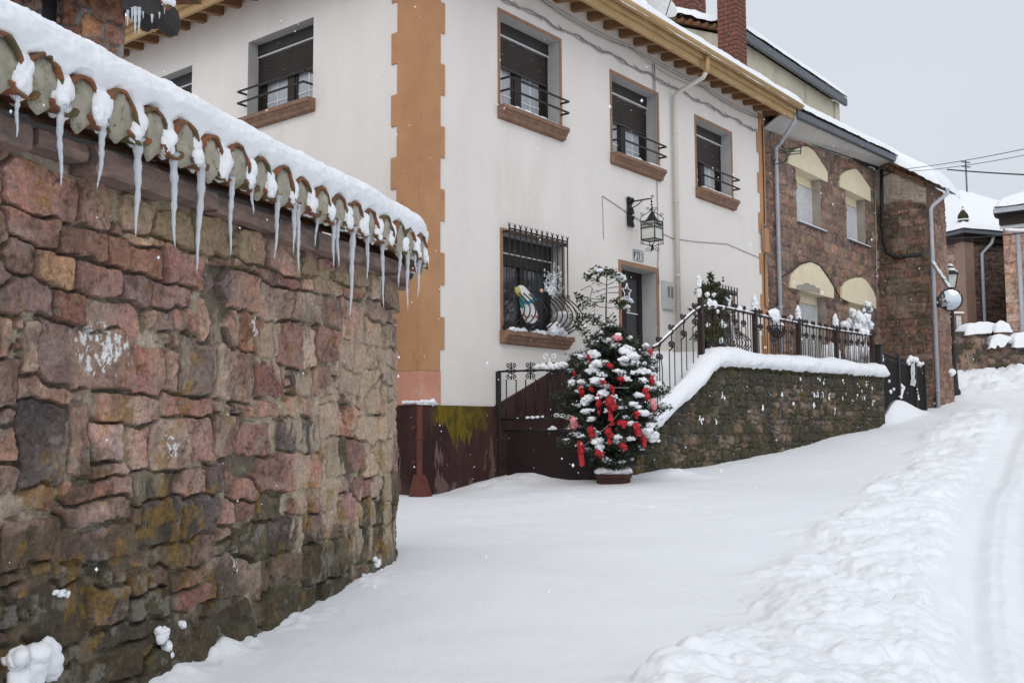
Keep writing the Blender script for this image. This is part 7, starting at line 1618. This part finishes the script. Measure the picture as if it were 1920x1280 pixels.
X, Y = np.meshgrid(np.linspace(-.55, WRc+.5, 70), np.linspace(-.55, WLc+.5, 70), indexing='ij'); e = np.minimum(np.minimum(X+.57, WRc+.52-X), np.minimum(Y+.57, WLc+.52-Y)); Z = zE+.13+.60*np.clip(e, 0, 9)+.28*np.sqrt(np.clip(e/.3, 0, 1))+.03*fbm(X, Y, 490, 3)
link_mesh("snow_roof", raw_grid("snow_roof", np.stack([X, Y, Z], -1), None, None, M['snow']), ch)
mb = MB(); fz = zE+.3; k_ = .62; mb.lathe((-.05, -.05, fz), [(r*k_, z*k_) for r, z in [(.34, 0), (.34, .55), (.42, .6), (.30, .66), (.42, .85), (.34, 1.1), (.16, 1.35), (.05, 1.7)]], 10); part(mb, "finial", M['moss'], ch, True)
mb = MB(); mb.lathe((-.05, -.05, fz+.56*k_), [(.44*k_, 0.02), (.46*k_, .07), (.36*k_, .09)], 10); mb.blob((-.05, -.05, fz+1.45*k_), (.10, .10, .09), 3, .3); mb.blob((-.05, -.1, fz), (.42, .3, .12), 5, .2); part(mb, "finial_snow", M['snow'], ch, True)
for (dx, dy) in ((-.22, 1.0), (.85, -.22)):
    mb = MB(); mb.tube([(dx*1.8, dy*1.5, zE+.0), (dx*1.6, dy*1.5, zE-.4), (dx, dy, zE-.9), (dx, dy, 3.0)], .08, 8); part(mb, "downpipe", M['pipe'], ch, True)
am = zE+.13+.6*4.2; mb = MB(); mb.tube([(5.0, 4.6, am), (5.0, 4.6, am+2.6)], .045, 6)
for dz in (2.5, 2.25): mb.tube([(4.7, 4.6, am+dz), (5.3, 4.6, am+dz)], .035, 5)
part(mb, "aerial_mast", M['zinc'], ch, True)
c2_ = at(1888, 600, 43.0); x2, y2 = w2h(c2_[0], c2_[1]); zE2 = at(1888, 405, 43.0)[2]
sh = thing("sandstone_house", "light sandstone house with thick snow on its eaves at the right edge", "house", (x2+3, y2-3, 2.5))
s = courses(0, 9, 0, 9, (.38, .48), (.5, 1.1), 95, ['tan', 'pink', 'beige', 'pink'], gap=.02, rot=.005); masonry_panel("stone_wall", sh, (x2, y2, 2.0), (0, -1, 0), 9.0, zE2-2.0, .06, s, 96, (-1, 0, 0), mortar=(.25, .18, .14), warp=.012, edge=.05, prot=(.004, .02))
mb = MB(); mb.box(x2+.02, x2+9, y2-9, y2-.0, 2, zE2); part(mb, "wall_core", M['pier'], sh)
mb = MB(); mb.box(x2-.75, x2+9, y2-9.2, y2+.12, zE2-.02, zE2+.16); mb.box(x2-.35, x2+9, y2-9.2, y2+.06, zE2-.45, zE2-.021); part(mb, "eaves", M['iron_brown'], sh)
mb = MB(); mb.box(x2-.85, x2-.72, y2-9.2, y2+.16, zE2+.0, zE2+.19); part(mb, "gutter", M['pipe'], sh)
X, Y = np.meshgrid(np.linspace(x2-.8, x2+9, 60), np.linspace(y2-9.2, y2+.16, 60), indexing='ij'); e = np.minimum(X-x2+.82, y2+.18-Y); Z = zE2+.17+.38*np.sqrt(np.clip(e/.35, 0, 1))+.46*np.clip(e, 0, 9)+.04*fbm(X, Y, 491, 3)
link_mesh("snow_roof", raw_grid("snow_roof", np.stack([X, Y, Z], -1)-OFF[sh.name], None, None, M['snow']), sh)
mb = MB(); mb.tube([(x2-.1, y2-.62, zE2-.8), (x2-.1, y2-.62, 2.5)], .09, 8); part(mb, "downpipe", M['pipe'], sh, True)
zcs = at(1900, 430, 43)[2]; mb = MB(); mb.box(x2-.12, x2-.01, y2-9, y2+.1, zcs, zcs+.14); part(mb, "string_course", M['snow'], sh, bevel=.03)
mb = MB(); q = at(1872, 402, 43); a_, b_ = w2h(q[0], q[1]); mb.blob((a_, b_, q[2]), (.22, .22, .22), 4, .3); part(mb, "gargoyle", M['moss'], sh, True)
WY = 36.0; wa, wb = at(1789, 690, WY), at(2060, 690, WY); zg_ = 2.6; zw0 = at(1800, 622, WY)[2]; zw1 = at(1900, 645, WY)[2]
gw2 = thing("low_stone_wall", "low dark rubble garden wall carrying slabs of snow at the far right", "stone wall", ((wa[0]+wb[0])/2, WY, zg_), 'W')
s = courses(0, wb[0]-wa[0], 0, 3, (.18, .30), (.22, .5), 97, ['brown', 'grey', 'dark', 'tan', 'moss'], gap=.015); s = [(a, b, c, d, e, tuple(np.array(f)*.62)) for a, b, c, d, e, f in s]
xs1 = at(1845, 640, WY)[0]-wa[0]
masonry_panel("stone_face", gw2, (wa[0], WY, zg_), (1, 0, 0), wb[0]-wa[0], 2.2, .04, s, 98, (0, -1, 0), keep=lambda u, v: v+zg_ < np.where(u < xs1, zw0, zw1), mortar=(.14, .12, .09), warp=.03, edge=.04, prot=(.01, .05))
mb = MB(); mb.box(wa[0]+.02, wa[0]+xs1, WY+.02, WY+.7, zg_-1, zw0-.01); mb.box(wa[0]+xs1+.001, wb[0], WY+.02, WY+.7, zg_-1, zw1-.01); mb.box(wa[0]+xs1+.001, wb[0], WY+.9, WY+1.5, zg_-1, zw0+.1)
a, b = at(1866, 600, WY+.6), at(1888, 600, WY+.6); mb.box(a[0], b[0], WY+.45, WY+.85, zg_, at(1870, 617, WY+.6)[2]); part(mb, "wall_core", M['slab'], gw2)
mb = MB()
def snow_bed(x0, x1, y0, y1, z0, z1, h, seed):
    X, Y = np.meshgrid(np.linspace(x0, x1, max(12, int((x1-x0)/.05))), np.linspace(y0, y1, 24), indexing='ij'); e = np.minimum(np.minimum(X-x0, x1-X), np.minimum(Y-y0, y1-Y))+.12*fbm(X*2.2, Y*2.2, seed, 3)
    Z = z0+(z1-z0)*(X-x0)/(x1-x0)+h*np.sqrt(np.clip(e/.28, 0, 1))+.05*fbm(X*1.6, Y*1.6, seed+1, 3)-.12*sst(.10, 0, e); mb.grid(np.stack([X, Y, Z], -1))
sx = lambda px, dy=.3: at(px, 620, WY+dy)[0]
snow_bed(sx(1797), sx(1850), WY-.18, WY+.85, zw0-.03, zw0+.05, .30, 500); snow_bed(sx(1820, 1), sx(1872, 1), WY+.75, WY+1.7, zw0+.12, zw0+.16, .34, 502)
snow_bed(sx(1846, .1), sx(1889, .1), WY-.22, WY+.55, zw1-.08, zw1+.02, .36, 504); snow_bed(sx(1886), wb[0], WY-.22, WY+.75, zw1+.0, zw1+.1, .42, 506); snow_bed(a[0]-.12, b[0]+.12, WY+.35, WY+.95, at(1870, 617, WY+.6)[2]-.02, at(1870, 617, WY+.6)[2], .34, 508)
part(mb, "snow", M['snow'], gw2, True)
mb = MB(); 
for k in range(22): q = at(1838+k*2.6, 616, WY+.9); mb.tube([(q[0], q[1], q[2]-.3), (q[0], q[1], q[2]+.12)], .018, 5)
a, b = at(1836, 612, WY+.9), at(1897, 608, WY+.9); mb.bar(a, b, .03, .03); part(mb, "wall_railing", M['iron'], gw2)

# ================================================================== flakes in the air
rg = np.random.RandomState(5); N = 9000; V_, F_ = [], []
ov = np.array([(1, 0, 0), (-1, 0, 0), (0, 1, 0), (0, -1, 0), (0, 0, 1), (0, 0, -1)], float); of = [(0, 2, 4), (2, 1, 4), (1, 3, 4), (3, 0, 4), (2, 0, 5), (1, 2, 5), (3, 1, 5), (0, 3, 5)]
Yf = (2.2**2+rg.rand(N)*(24**2-2.2**2))**.5; Xf = Yf*rg.uniform(-.75, .75, N); Zf = EYE+Yf*rg.uniform(-.35, .6, N)
mb = MB()
for x, y, z in zip(Xf, Yf, Zf):
    if z < float(np.interp(y, [0, 14, 30], [.1, .6, 2.2])): continue
    dx = x-float(np.interp(y, ES*0+EP[:, 1], EP[:, 0])) if y < 7.5 else 1
    if dx < .15 and y < 7.5: continue
    mb.add(np.array([x, y, z])+ov*rg.uniform(.0020, .0042)*np.array([1, 1, rg.uniform(1, 1.5)]), of)
fl = single(mb, "falling_snow", M['snow'], "scattered snowflakes falling through the air of the whole street", "snowfall", 'W', kind='stuff', base=(0, 10, 2))
